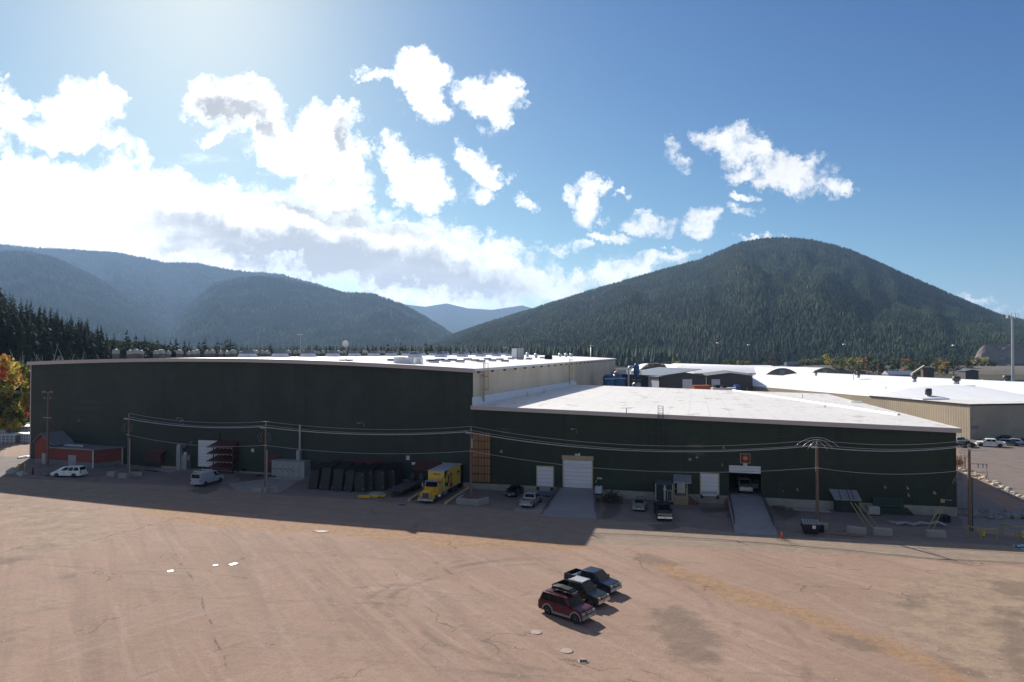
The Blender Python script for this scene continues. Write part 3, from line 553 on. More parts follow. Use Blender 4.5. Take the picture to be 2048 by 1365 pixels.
# the stand of conifers on the rise at the left
def hill_h(x, y): return 30 * sstep((-x - 95 - (y - 210) * .30) / 85) * sstep((y - 185) / 80)
hx, hy = np.meshgrid(np.linspace(-420, 0, 90), np.linspace(180, 520, 70))
hz = 30 * npss(0, 1, (-hx - 95 - (hy - 210) * .30) / 85) * npss(0, 1, (hy - 185) / 80) - .5
hz = hz + (fbm(hx * .05, hy * .05, 4) - .5) * 2 * npss(0, 1, hz / 10); grid_mesh('hill', hx, hy, hz, H1)
protos = [conifer('', 'conifer', None, 10 + i, 1 * (24 + 3 * i), 5.6 + .4 * i, (CON1, CON2, CON1, CON2, CON1)[i]) for i in range(5)]
used = set()
STAND = 'conifers on the rise beyond the left end'; ROW = 'conifers standing behind the white roof'
def place_conifer(px, tip, Y, label, group, k=None, hfix=None):
    k = rnd.randrange(5) if k is None else k; tp = at(px, tip, Y); z0 = hill_h(tp.x, tp.y) if group == STAND else 0
    h0 = 24 + 3 * k; s = max(.35, (tp.z - z0) / (h0 * 1.03)); sxy = s * rnd.uniform(.85, 1.15) * (1.35 if group == ROW else 1)
    loc = (tp.x, tp.y, z0)
    if k not in used: o = protos[k]; used.add(k); o.location = loc; o.rotation_euler = (0, 0, rnd.random() * 6); o['label'] = label; o['group'] = group; o.scale = (sxy, sxy, s)
    else: o = dup(protos[k], loc, rnd.random() * 6, label, group, (sxy, sxy, s))
    return o
env = [(-160, 545), (0, 566), (12, 586), (40, 595), (66, 600), (90, 622), (115, 640), (140, 650), (165, 655), (195, 665), (240, 672)]
ex, ey = [p[0] for p in env], [p[1] for p in env]
for i in range(24):                                  # the top row shows single tips
    px = -40 + i * 11.7 + rnd.uniform(-4, 4); ti = float(np.interp(px, ex, ey)) + rnd.uniform(-7, 7); Y = 330 - i * 3 + rnd.uniform(-15, 15)
    place_conifer(px, ti, Y, 'dark conifer whose tip stands in the top edge of the stand at far left', STAND)
for i in range(84):
    px = rnd.uniform(-60, 215); ti = float(np.interp(px, ex, ey)) + rnd.uniform(12, 60); Y = rnd.uniform(235, 315)
    ti = min(ti, 690); place_conifer(px, ti, Y, 'dark conifer inside the dense stand on the rise at far left', STAND)
for px, ti in ((213, 660), (254, 654), (272, 664), (289, 670), (300, 676), (315, 673), (330, 680), (352, 673), (368, 684)):
    place_conifer(px, ti, rnd.uniform(300, 340), 'dark conifer behind the boxy roof fans, between the stand and the satellite dish', ROW)
place_conifer(398, 677, 330, 'broad conifer rising behind the third roof hood from the left', ROW, 4)
b_ = place_conifer(435, 676, 320, 'bushy brown tinged conifer rising behind the roof hoods', ROW, 3)
for ch in b_.children:
    if ch.name.startswith('crown'): ch.data = ch.data.copy(); ch.data.materials[0] = CON3
for px, ti in ((541, 684), (660, 690), (690, 682), (712, 688), (735, 690), (750, 690), (762, 688), (776, 682), (803, 680), (851, 680), (862, 684)):
    place_conifer(px, ti, rnd.uniform(330, 400), 'conifer tip showing above the white roof, right of the brown tinged one', ROW)
for i in range(44):
    px = rnd.uniform(205, 470); place_conifer(px, rnd.uniform(672, 693), rnd.uniform(330, 430), 'conifer in the low dark line behind the boxy roof fans', ROW)
for i in range(34):
    px = rnd.uniform(470, 1010); place_conifer(px, rnd.uniform(686, 699), rnd.uniform(420, 560), 'small conifer in the line far behind the white roof hoods', ROW)
# bare pale trees in front of the stand
def bare_tree(label, seed, h):
    rs = random.Random(seed); t = thing('bare_tree', label, 'tree', group='bare pale trees before the dark stand'); mb = MB(); br = MB()
    mb.tube((0, 0, -.5), (0, 0, h * .55), .17, 6, .1)
    for k in range(30):
        z = h * rs.uniform(.25, .55); a = rs.random() * 6.28; L = h * rs.uniform(.2, .5); q = Vector((math.cos(a) * L * .4, math.sin(a) * L * .4, z + L)); br.tube((0, 0, z), q, .08, 5, .04)
        for m_ in range(3): f = rs.uniform(.3, .9); p = Vector((0, 0, z)).lerp(q, f); br.tube(p, p + Vector((rs.gauss(0, .5), rs.gauss(0, .5), rs.uniform(.5, 1.6))), .05, 4, .02)
    mb.build('trunk', PALEBARK, t); br.build('branches', PALEBARK, t); return t
for i, (px, tp_, nm) in enumerate(((45, 700, 'bare pale tree beside the red and orange maple'), (98, 692, 'tallest bare whitish tree above the left roof corner'), (123, 703, 'slim bare whitish tree, second right of the roof corner'), (148, 690, 'bushy half bare tree rightmost before the dark stand'))):
    Y = 225; p = at(px, tp_, Y); o = bare_tree(nm, 50 + i, p.z); o.location = (p.x, p.y, 0)
# autumn trees at the left edge
for px, tp_, Y, cw, cols, lab, sd in ((18, 716, 168, 6.0, [ORA, YLW, RED, YLW, OLV], 'red and orange maple at the left edge beside the green wall', 61), (47, 728, 176, 4.6, [YLW, GRN, YLW, OLV], 'yellow green tree between the red maple and the green wall', 62),
                                  (-6, 742, 160, 4.5, [YLW, OLV, GRN, ORA], 'yellow and olive tree cut by the left edge below the red maple', 63), (2, 700, 190, 5, [ORA, YLW, RUST], 'tall orange and gold tree behind the red maple', 64), (20, 775, 158, 3.6, [OLV, GRN, YLW], 'low olive green tree under the red maple by the guard rail', 65)):
    p = at(px, tp_, Y); o = broadleaf(lab, sd, p.z - 1.8, cw, cols, .15, 1500, lsz=.5); o.location = (p.x, p.y, 1.6)
# ------------------------------------------------------------------ wall and roof materials
def siding(name, col, axis, pitch, amp=.12, depth=.3, streak=.2, spots=(), spotcol=(.16, .14, .11), light=None):
    m = bpy.data.materials.new(name); n, l = nt(m); b = n['Principled BSDF']; b.inputs['Roughness'].default_value = .55; b.inputs['Specular IOR Level'].default_value = .3
    tc = n.new('ShaderNodeTexCoord'); ob = tc.outputs['Object']; sp = n.new('ShaderNodeSeparateXYZ'); l.new(ob, sp.inputs[0])
    c = sp.outputs[axis]; sw = math_node(n, l, 'PINGPONG', math_node(n, l, 'MULTIPLY', c, 2 / pitch), 1.0)
    def nz(scale, vec=ob, det=6):
        q = n.new('ShaderNodeTexNoise'); q.inputs['Scale'].default_value = scale; q.inputs['Detail'].default_value = det; q.inputs['Roughness'].default_value = .65; l.new(vec, q.inputs['Vector']); return q.outputs[0]
    def mr(v, a, b_, c_=0., d=1.):
        q = n.new('ShaderNodeMapRange'); q.interpolation_type = 'SMOOTHSTEP'; [setattr(q.inputs[i], 'default_value', x) for i, x in zip((1, 2, 3, 4), (a, b_, c_, d))]; l.new(v, q.inputs[0]); return q.outputs[0]
    def mix(f, a, b_):
        q = n.new('ShaderNodeMix'); q.data_type = 'RGBA'; l.new(f, q.inputs['Factor'])
        for i, x in ((6, a), (7, b_)):
            if hasattr(x, 'links'): l.new(x, q.inputs[i])
            else: q.inputs[i].default_value = (*x, 1)
        return q.outputs[2]
    mp = n.new('ShaderNodeMapping'); mp.inputs['Scale'].default_value = (1.2, 1.2, .06); l.new(ob, mp.inputs[0])
    mh = n.new('ShaderNodeMapping'); mh.inputs['Scale'].default_value = (.05, .05, 1.5); l.new(ob, mh.inputs[0])
    o = mix(mr(nz(.07), .35, .65), col, tuple(x * 1.25 for x in col))
    o = mix(mr(nz(.8, mp.outputs[0]), .5, .75, 0, streak), o, tuple(x * 1.7 + .012 for x in col))
    o = mix(mr(nz(.9, mh.outputs[0]), .5, .75, 0, streak), o, tuple(x * .6 for x in col))
    o = mix(mr(sw, .8, 1, 0, amp * 2), o, tuple(x * .45 for x in col))
    for (sx, sz, rx, rz_, amt) in spots:
        q = n.new('ShaderNodeMapping'); q.vector_type = 'TEXTURE'; q.inputs['Location'].default_value = (sx, 0, sz); q.inputs['Scale'].default_value = (rx, 1e4, rz_); l.new(ob, q.inputs[0])
        ln = n.new('ShaderNodeVectorMath'); ln.operation = 'LENGTH'; l.new(q.outputs[0], ln.inputs[0])
        f = math_node(n, l, 'MULTIPLY', mr(ln.outputs['Value'], 1, .3), mr(nz(1.0, mh.outputs[0], 8), .5, .62))
        o = mix(math_node(n, l, 'MULTIPLY', f, amt), o, spotcol)
    if axis == 2:                                   # sheet joints and faded sheets
        jo = math_node(n, l, 'PINGPONG', sp.outputs[0], 3.66); o = mix(mr(jo, .07, .02, 0, .65), o, tuple(x * .5 for x in col))
        jz = math_node(n, l, 'PINGPONG', math_node(n, l, 'ADD', c, 1.0), 2.45); o = mix(math_node(n, l, 'MULTIPLY', mr(jz, .06, .02), mr(nz(.35), .45, .6, 0, .35)), o, tuple(x * 1.9 for x in col))
        o = mix(mr(nz(.16, det=9), .46, .68, 0, .7), o, tuple(x * 1.6 for x in col)); o = mix(mr(nz(.45, mp.outputs[0], 9), .55, .72, 0, .5), o, tuple(x * .55 for x in col))
    l.new(o, b.inputs['Base Color'])
    bp = n.new('ShaderNodeBump'); bp.inputs['Strength'].default_value = depth; bp.inputs['Distance'].default_value = .04; l.new(sw, bp.inputs['Height']); l.new(bp.outputs[0], b.inputs['Normal'])
    return m
GREEN = siding('green_board_siding', (.0245, .033, .0265), 2, .42, .09, .3, .2, spots=[(-88, 11.5, 5, 4, .35), (-79.5, 12, 4, 3, .25), (-33, 6.5, 12, 1.2, .15)], spotcol=(.075, .075, .07))
GREEN2 = siding('green_panel_siding', (.0195, .0285, .0185), 2, .42, .09, .3, .18, spots=[(22.6, 7.6, 1.7, 2.4, .9), (-6.5, 9.6, 1.2, .7, .5), (13, 10.0, 40, .15, .4)], spotcol=(.17, .14, .10))
BEIGE = siding('beige_ribbed_metal', (.48, .405, .30), 1, .9, .12, .5, .15)
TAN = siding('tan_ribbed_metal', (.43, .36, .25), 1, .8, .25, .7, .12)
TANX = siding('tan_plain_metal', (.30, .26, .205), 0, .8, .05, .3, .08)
def roofmat(name, seams=True, stain=.5, col=(.80, .785, .77)):
    m = bpy.data.materials.new(name); n, l = nt(m); b = n['Principled BSDF']; b.inputs['Roughness'].default_value = .55; b.inputs['Specular IOR Level'].default_value = .3
    tc = n.new('ShaderNodeTexCoord'); ob = tc.outputs['Object']
    def nz(scale, st=(1, 1, 1), det=6):
        mp = n.new('ShaderNodeMapping'); mp.inputs['Scale'].default_value = st; l.new(ob, mp.inputs[0]); q = n.new('ShaderNodeTexNoise'); q.inputs['Scale'].default_value = scale; q.inputs['Detail'].default_value = det; q.inputs['Roughness'].default_value = .65; l.new(mp.outputs[0], q.inputs['Vector']); return q.outputs[0]
    def mr(v, a, b_, c_=0., d=1.):
        q = n.new('ShaderNodeMapRange'); q.interpolation_type = 'SMOOTHSTEP'; [setattr(q.inputs[i], 'default_value', x) for i, x in zip((1, 2, 3, 4), (a, b_, c_, d))]; l.new(v, q.inputs[0]); return q.outputs[0]
    def mix(f, a, b_):
        q = n.new('ShaderNodeMix'); q.data_type = 'RGBA'; l.new(f, q.inputs['Factor'])
        for i, x in ((6, a), (7, b_)):
            if hasattr(x, 'links'): l.new(x, q.inputs[i])
            else: q.inputs[i].default_value = (*x, 1)
        return q.outputs[2]
    o = mix(mr(nz(.06), .35, .7, 0, .6), col, tuple(x * .88 for x in col))
    o = mix(mr(nz(.5, (1, .08, 1)), .52, .75, 0, .35), o, (.58, .55, .52))
    if stain:
        o = mix(math_node(n, l, 'MULTIPLY', mr(nz(.3, (1, .5, 1), 5), .57, .67), stain), o, (.30, .22, .16))
        o = mix(math_node(n, l, 'MULTIPLY', mr(nz(.8, (1, .6, 1), 5), .6, .68), stain), o, (.36, .27, .21))
    if seams:
        sp = n.new('ShaderNodeSeparateXYZ'); l.new(ob, sp.inputs[0])
        for ax, p in ((0, 3.1), (1, 14.)):
            pp = math_node(n, l, 'PINGPONG', sp.outputs[ax], p / 2)
            o = mix(math_node(n, l, 'MULTIPLY', mr(pp, .14, .06), .3), o, (.42, .4, .39))
    l.new(o, b.inputs['Base Color']); return m
ROOFW = roofmat('white_roof_membrane', True, .55, (.70, .66, .605)); ROOFT = roofmat('white_coated_roof', True, .12, (.82, .81, .80)); ROOFB = roofmat('white_barrel_roof', False, .05, (.82, .81, .79))
FASC = M('pinkish_fascia', (.50, .43, .39), .5, 0, .06)
FLASH = M('flashing_white', (.62, .62, .63), .5, .1, .08, dirt=.2, dirtcol=(.35, .31, .28))

S0, SJ, S1 = SZ(61, 820)[0], SZ(946, 815)[0], SZ(1913, 940)[0]
DT, DL = 205., 98.
def ez(s):                                         # eave of the tall hall, slightly bowed
    return float(np.interp(s, [S0, S0 + 10, -80, -63, -45, -28, SJ], [20.0, 20.25, 20.62, 20.78, 20.5, 20.0, 19.15]))
_xs = np.linspace(S0, SJ, 41); _pf = np.polyfit(_xs, [ez(s) for s in _xs], 4); ez = lambda s: float(np.polyval(_pf, s))
ezl = lambda s: 13.25 + (11.55 - 13.25) * (s - SJ) / (S1 - SJ)
ZC = 1.2                                           # top of the concrete footing

tall = thing('factory_hall', 'tall dark green factory hall with bowed white roof, the higher of the joined pair', 'factory hall', FO, TH)
xs = list(np.linspace(S0, SJ, 30))
mb = MB()
for a, b_ in zip(xs[:-1], xs[1:]): mb.quad((a, 0, ZC), (b_, 0, ZC), (b_, 0, ez(b_)), (a, 0, ez(a)))
mb.build('front_wall', GREEN, tall)
mb = MB().quad((S0, DT, 0), (S0, 0, 0), (S0, 0, ez(S0)), (S0, DT, ez(S0))); mb.quad((S0, DT, 0), (SJ, DT, 0), (SJ, DT, ez(SJ)), (S0, DT, ez(S0))); mb.build('rear_wall', GREEN, tall)
MB().quad((SJ, 0, ezl(SJ) - .6), (SJ, DT, 0), (SJ, DT, ez(SJ)), (SJ, 0, ez(SJ))).quad((SJ, 0, ezl(SJ) - .6), (SJ, 0, 0), (SJ, DT, 0), (SJ, 0, ezl(SJ) - .6)).build('side_wall', BEIGE, tall)
MB().box(S0, SJ, -.12, .3, -.6, ZC).build('foundation', CONC, tall)
mb = MB(); OV = .45
rs_x = [S0 - .5] + xs[1:-1] + [SJ + .45]
for a, b_ in zip(rs_x[:-1], rs_x[1:]): mb.quad((a, -OV, ez(a) + .32), (b_, -OV, ez(b_) + .32), (b_, DT + .4, ez(b_) + .32), (a, DT + .4, ez(a) + .32))
mb.build('roof', ROOFT, tall)
mb = MB()
for a, b_ in zip(rs_x[:-1], rs_x[1:]): mb.hexa([(a, -OV - .06, ez(a) - .33), (b_, -OV - .06, ez(b_) - .33), (b_, .0, ez(b_) - .33), (a, .0, ez(a) - .33), (a, -OV - .06, ez(a) + .31), (b_, -OV - .06, ez(b_) + .31), (b_, -OV, ez(b_) + .31), (a, -OV, ez(a) + .31)])
mb.build('fascia', FASC, tall)
e_ = ez(SJ); MB().box(SJ + .003, SJ + .5, -OV, DT, e_ - .12, e_ + .3).build('eave_trim', FLASH, tall)
BROWN = M('brown_bracket', (.16, .10, .06), .7)
k = 2.2
while k < DT:
    MB().box(SJ + .004, SJ + .38, k, k + .5, e_ - .5, e_ - .125).build('bracket', BROWN, tall); k += 8.0
MB().box(S0 - .09, S0 + .12, -.05, .1, .5, ez(S0) - .34).build('corner_trim', FASC, tall)

def fr(pxl, pxr, pyt, pyb, d=0):                   # a rectangle of the front seen between these pixels
    c = (pxl + pxr) / 2; ym = (pyt + pyb) / 2
    return SZ(pxl, ym, d)[0], SZ(pxr, ym, d)[0], SZ(c, pyb, d)[1], SZ(c, pyt, d)[1]
def ribs(mb, s0, s1, z0, z1, y, nrow):
    for i in range(nrow):
        a, b_ = z0 + (z1 - z0) * i / nrow, z0 + (z1 - z0) * (i + 1) / nrow
        mb.box(s0, s1, y, y + .05, a + .015, b_ - .015)
    return mb
def loading_door(par, rect, trim, rows=6, header=None, name='loading_door'):
    s0, s1, z0, z1 = rect; d = ribs(MB(), s0, s1, z0, z1, -.1, rows).build(name, DOORW, par)
    f = MB().box(s0 - .16, s0 - .002, -.14, -.003, z0, z1 + .14).box(s1 + .002, s1 + .16, -.14, -.003, z0, z1 + .14).box(s0 - .002, s1 + .002, -.14, -.003, z1 + .003, z1 + .14); f.build('door_frame', trim, d)
    if header: MB().box(s0 - .25, s1 + .25, -.24, -.004, z1 + .143, z1 + .143 + header).build('door_header', WOOD, d)
    return d
GTRIM = M('dark_trim', (.018, .022, .022), .6)
loading_door(tall, fr(397, 440, 881, 934), GTRIM, 8)
s0, s1, z0, z1 = fr(396, 440, 866, 880); MB().box(s0, s1, -.2, -.004, z0 + .05, z1).build('door_hood', GTRIM, tall)
# small wall fixtures
def wall_sign(par, px0, px1, py0, py1, col, name='wall_sign', d=-.01):
    s0, s1, z0, z1 = fr(px0, px1, py0, py1); return MB().box(s0, s1, d - .05, d, z0, z1).build(name, col, par)
SIGNW = M('white_sign', (.7, .7, .69), .5, 0, .05)
def sign_lines(o, rect, rows, col):                # rows of small print, too small to read
    s0, s1, z0, z1 = rect
    mb = MB()
    for i in range(rows):
        z = z1 - (z1 - z0) * (i + .65) / (rows + .3); x = s0 + .12 * (s1 - s0); r2 = random.Random(i + int(s0 * 10))
        while x < s1 - .15 * (s1 - s0):
            L = (s1 - s0) * r2.uniform(.08, .2); mb.box(x, min(x + L, s1 - .03), -.075, -.0605, z, z + (z1 - z0) * .3 / rows); x += L + (s1 - s0) * .05
    mb.build('lettering', col, o)
for rc in ((503, 508, 898, 904), (813, 819, 912, 920)):
    o = wall_sign(tall, *rc, SIGNW); sign_lines(o, fr(*rc), 3, BLACK)
o = wall_sign(tall, 413, 419, 877, 880, SIGNW)
o = wall_sign(tall, 824, 834, 925, 930, SIGNW)
def wall_light(par, px, py, r=.28):
    s, z = SZ(px, py); o = MB().tube((s, -.003, z + .1), (s, -.4, z + .25), .04, 6).tube((s, -.4, z + .25), (s, -.55, z + .05), .05, 8).build('wall_lamp', GREY, par)
    MB().lathe([(.04, r * .7), (r * .7, r * .45), (r, 0), (r * .8, -r * .6), (.03, -r * .8)], 12, c=(s, -.62, z)).build('lamp_globe', LAMPG, o)
for px, py in ((366, 843), (369, 850), (163, 842), (387, 885)): wall_light(tall, px, py, .16)
def gooseneck(par, px, py):
    s, z = SZ(px, py); o = MB().path([(s, -.003, z - .5), (s, -.25, z + .1), (s - .2, -.6, z + .22), (s - .45, -.8, z + .2)], .035, 6).build('gooseneck_lamp', GREY, par); MB().box(s - .8, s - .42, -.95, -.75, z + .12, z + .22).build('lamp_head', GREY, o)
gooseneck(tall, 728, 848); gooseneck(tall, 367, 838)

# ladders of the tall hall, standing on the lower roof
LADY = M('yellow_ladder_steel', (.34, .24, .08), .6, .3, .2)
def ladder(par, d, z0, z1, w_, mat, cage=True, side=1):
    mb = MB()
    for y in (d, d + w_): mb.box(SJ + .35, SJ + .43, y, y + .09, z0, z1 + 1.1)
    z = z0 + .3
    while z < z1 + 1: mb.box(SJ + .37, SJ + .41, d + .09, d + w_, z, z + .05); z += .35
    for z in (z0 + 1.5, z1 - 1): mb.box(SJ + .003, SJ + .35, d, d + .08, z, z + .08); mb.box(SJ + .003, SJ + .35, d + w_ + .01, d + w_ + .09, z, z + .08)
    o = mb.build('ladder', mat, par)
    if cage:
        c = MB()
        for z in (z0 + 2.8, (z0 + 2.8 + z1 + 1) / 2, z1 + 1): 
            pts = [(SJ + .42, d - .1, z), (SJ + .9, d - .25, z), (SJ + 1.25, d + w_ / 2, z), (SJ + .9, d + w_ + .35, z), (SJ + .42, d + w_ + .2, z)]; c.path(pts, .035, 5)
        for p in ((SJ + .9, d - .25), (SJ + 1.25, d + w_ / 2), (SJ + .9, d + w_ + .35)): c.tube((*p, z0 + 2.8), (*p, z1 + 1), .03, 5)
        c.build('ladder_cage', mat, o)
ladder(tall, 4.2, 13.1, 19.2, .6, LADY); ladder(tall, 86, 11.9, 19.2, .9, LADY, True)

# ------------------------------------------------------------------ the lower hall
low = thing('factory_hall', 'lower dark green hall with flat white roof and loading ramps, right of the taller hall', 'factory hall', FO, TH)
RO = fr(1458, 1522, 932, 986); RO = (RO[0], RO[1], 1.25, RO[3])
def wallpiece(mb, a, b_, z0, top): mb.quad((a, 0, z0), (b_, 0, z0), (b_, 0, top(b_)), (a, 0, top(a)))
mb = MB(); wallpiece(mb, SJ, RO[0], ZC, ezl); wallpiece(mb, RO[1], S1, ZC, ezl); wallpiece(mb, RO[0], RO[1], RO[3], ezl)
mb.build('front_wall', GREEN2, low)
MB().quad((S1, 0, 0), (S1, DL, 0), (S1, DL, ezl(S1) - .75), (S1, 0, ezl(S1))).quad((S1, DL, 0), (SJ, DL, 0), (SJ, DL, ezl(SJ) - .75), (S1, DL, ezl(S1) - .75)).build('rear_wall', GREEN2, low)
MB().box(SJ, RO[0], -.12, .3, -.6, ZC).box(RO[1], S1, -.12, .3, -.6, ZC).build('foundation', CONC, low)
def rz_(s, d): return ezl(s) + .3 - 1.0 * d / DL
mb = MB(); 
for i in range(16):
    for j in range(10):
        a, b_ = SJ + (S1 + .5 - SJ) * i / 16, SJ + (S1 + .5 - SJ) * (i + 1) / 16; c, d = -.45 + (DL + .45) * j / 10, -.45 + (DL + .45) * (j + 1) / 10
        mb.quad((a, c, rz_(a, c)), (b_, c, rz_(b_, c)), (b_, d, rz_(b_, d)), (a, d, rz_(a, d)))
mb.build('roof', ROOFW, low)
a, b_ = SJ - .25, S1 + .5
MB().hexa([(a, -.52, ezl(a) - .3), (b_, -.52, ezl(b_) - .3), (b_, -.003, ezl(b_) - .3), (a, -.003, ezl(a) - .3), (a, -.52, ezl(a) + .33), (b_, -.52, ezl(b_) + .33), (b_, -.452, ezl(b_) + .33), (a, -.452, ezl(a) + .33)]).hexa([(S1 + .502, -.45, ezl(S1) - .3), (S1 + .56, -.45, ezl(S1) - .3), (S1 + .56, DL, ezl(S1) - 1.3), (S1 + .502, DL, ezl(S1) - 1.3), (S1 + .502, -.45, ezl(S1) + .32), (S1 + .56, -.45, ezl(S1) + .32), (S1 + .56, DL, ezl(S1) - .68), (S1 + .502, DL, ezl(S1) - .68)]).build('fascia', FASC, low)
# flashing along the foot of the beige wall, seam across the roof
MB().hexa([(SJ + .004, -.46, rz_(SJ, 0) + .004), (SJ + .5, -.46, rz_(SJ, 0) + .004), (SJ + .5, DL, rz_(SJ, DL) + .004), (SJ + .004, DL, rz_(SJ, DL) + .004), (SJ + .004, -.46, rz_(SJ, 0) + 1.35), (SJ + .12, -.46, rz_(SJ, 0) + 1.35), (SJ + .12, DL, rz_(SJ, DL) + 1.1), (SJ + .004, DL, rz_(SJ, DL) + 1.1)]).build('flashing', FLASH, low)
pa, pb = SD(G(1461, 775, 11.6)), SD(G(1797, 828, 11.9)); pa = (pa[0], min(pa[1], DL - .5))
q = Vector((pb[0] - pa[0], pb[1] - pa[1], 0)).normalized(); nn_ = Vector((-q.y, q.x, 0)) * .35
mb = MB(); P0 = Vector((pa[0], pa[1], rz_(*pa))); P1 = Vector((pb[0], pb[1], rz_(*pb)))
mb.hexa([P0 - nn_, P1 - nn_, P1 + nn_, P0 + nn_, P0 - nn_ * .5 + Vector((0, 0, .25)), P1 - nn_ * .5 + Vector((0, 0, .25)), P1 + nn_ * .5 + Vector((0, 0, .25)), P0 + nn_ * .5 + Vector((0, 0, .25))]); mb.build('roof_curb', FLASH, low)
def onroof(px, py):                                # a point of the lower roof
    p = G(px, py, 12.4)
    for _ in range(5): s, d = SD(p); p = G(px, py, rz_(s, d))
    s, d = SD(p); return s, d, rz_(s, d)
for px, py in ((1253, 826), (1494, 779), (1605, 793), (1650, 812), (990, 800), (1055, 790), (1088, 783)):
    s, d, z = onroof(px, py + 3); MB().tube((s, d, z), (s, d, z + .9), .06, 7).tube((s, d, z), (s, d, z + .1), .18, 8).build('vent_pipe', GREY, low)
s, d, z = onroof(1712, 805); MB().box(s - 1.2, s + 1.2, d - 1, d + 1, z, z + .2).build('roof_hatch', FLASH, low)
# doors of the lower hall
DOCKY = M('yellowed_trim', (.42, .34, .2), .7)
loading_door(low, fr(1075, 1106, 934, 973), DOCKY, 5); loading_door(low, fr(1127.5, 1184, 921, 976), DOCKY, 7, .55)
loading_door(low, fr(1402, 1436.5, 948, 989), DOCKY, 5)
for rc in ((1074, 1107, 974, 979), (1401, 1438, 990, 995)):
    s0, s1, z0, z1 = fr(*rc)
    for x in (s0, s1 - .4): MB().box(x, x + .4, -.4, -.125, z0 - .1, z1 - .05).build('dock_bumper', RUBBER, low)
s0, s1, z0, z1 = fr(1404, 1434, 987, 991); MB().hexa([(s0, -.6, z0), (s1, -.6, z0), (s1, -.125, z0), (s0, -.125, z0), (s0, -.55, z0 + .25), (s1, -.55, z0 + .25), (s1, -.125, z1 + .3), (s0, -.125, z1 + .3)]).build('dock_leveler', GREY, low)
# open roll-up door with the dark inside
mb = ribs(MB(), RO[0] + .02, RO[1] - .02, SZ(1490, 947)[1], RO[3] - .01, .05, 3); d_ = mb.build('rollup_door', DOORW, low)
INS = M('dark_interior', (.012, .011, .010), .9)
fl = 1.22; mb = MB(); x0, x1, dd = RO[0] - 2.5, RO[1] + 2.5, 16
mb.quad((x0, dd, fl), (x1, dd, fl), (x1, dd, 7), (x0, dd, 7)).quad((x0, .02, 7), (x1, .02, 7), (x1, dd, 7), (x0, dd, 7)).quad((x0, .02, fl), (x0, dd, fl), (x0, dd, 7), (x0, .02, 7)).quad((x1, .02, fl), (x1, dd, fl), (x1, dd, 7), (x1, .02, 7))
mb.build('interior', INS, low); MB().box(RO[0] - 2.5, RO[1] + 2.5, -.1, dd, fl - .2, fl).build('interior_floor', CONCG, low)
# red round sign over it
rc = fr(1481.5, 1499.5, 909, 925.5); o = MB().box(rc[0], rc[1], -.07, -.005, rc[2], rc[3]).build('warning_sign', M('sign_black', (.03, .02, .02), .5), low)
cx_, cz_ = (rc[0] + rc[1]) / 2, (rc[2] + rc[3]) / 2
MB().lathe([(.001, -.11), (.46, -.11), (.46, -.072)], 28, 'Y', (cx_, 0, cz_)).build('red_disc', M('sign_red', (.50, .03, .035), .45, 0, .05), o)
t_ = .1; MB().box(rc[0] - t_, rc[0] - .003, -.1, -.005, rc[2] - t_, rc[3] + t_).box(rc[1] + .003, rc[1] + t_, -.1, -.005, rc[2] - t_, rc[3] + t_).box(rc[0] - .003, rc[1] + .003, -.1, -.005, rc[3] + .003, rc[3] + t_).box(rc[0] - .003, rc[1] + .003, -.1, -.005, rc[2] - t_, rc[2] - .003).build('sign_frame', PALEYEL, o)
mb = MB()
for i, (wd) in enumerate((.22, .34, .22)): mb.box(cx_ - wd, cx_ + wd, -.125, -.1105, cz_ + .2 - i * .2 - .035, cz_ + .2 - i * .2 + .035)
mb.build('lettering', M('sign_pale_red', (.7, .35, .33), .5), o)
MB().box(cx_ - .28, cx_ + .28, -.07, -.005, rc[2] - .1 - .48, rc[2] - .103).build('wall_sign', M('pink_sign', (.62, .48, .47), .5), low)
for rc in ((1150, 1155, 908, 912), (1156, 1160, 907, 912)):
    o = wall_sign(low, *rc, SIGNW); sign_lines(o, fr(*rc), 2, BLACK)
for px, py, r in ((1004.5, 902.5, .3), (1380, 918, .3), (1394, 914, .26), (1444, 930, .14), (1447, 895, .2), (1193, 963, .15), (1594, 980, .12), (1768, 974, .2), (1813, 976, .2), (1815, 990, .2), (1866, 985, .25)): wall_light(low, px, py, r)
gooseneck(low, 1154, 860); 
s0, s1, z0, z1 = fr(1194, 1204, 955, 959); MB().box(s0, s1, -.06, -.005, z0, z1).build('wall_sign', WOOD, low)
# dark person door and the door under the porch
s0, s1, z0, z1 = fr(1556, 1568, 966, 995); d_ = MB().box(s0, s1, -.06, -.004, 1.22, z1).build('entry_door', GTRIM, low); MB().box(s1 - .18, s1 - .1, -.1, -.062, 2.2, 2.3).build('handle', GALV, d_)
MB().box(s0 - .3, s1 + .3, -.16, -.123, .2, 1.2).build('door_step', CONC, low)
# ladder on the green wall with a hooped top over the eave
s_, zt = SZ(1322, 840); mb = MB()
for x in (s_ - .28, s_ + .28): mb.box(x - .03, x + .03, -.62, -.55, SZ(1322, 920)[1], zt + 2.0)
z = SZ(1322, 920)[1]
while z < zt + 1.8: mb.box(s_ - .25, s_ + .25, -.61, -.57, z, z + .04); z += .32
o = mb.build('ladder', DARKST, low); c = MB()
for z in np.arange(SZ(1322, 900)[1], zt + 2.2, 1.1): c.path([(s_ - .3, -.6, z), (s_ - .42, -1.0, z), (s_, -1.3, z), (s_ + .42, -1.0, z), (s_ + .3, -.6, z)], .03, 5)
for x in (-.42, .42): c.tube((s_ + x, -1.0, SZ(1322, 900)[1]), (s_ + x, -1.0, zt + 2.0), .025, 5)
c.build('ladder_cage', DARKST, o)
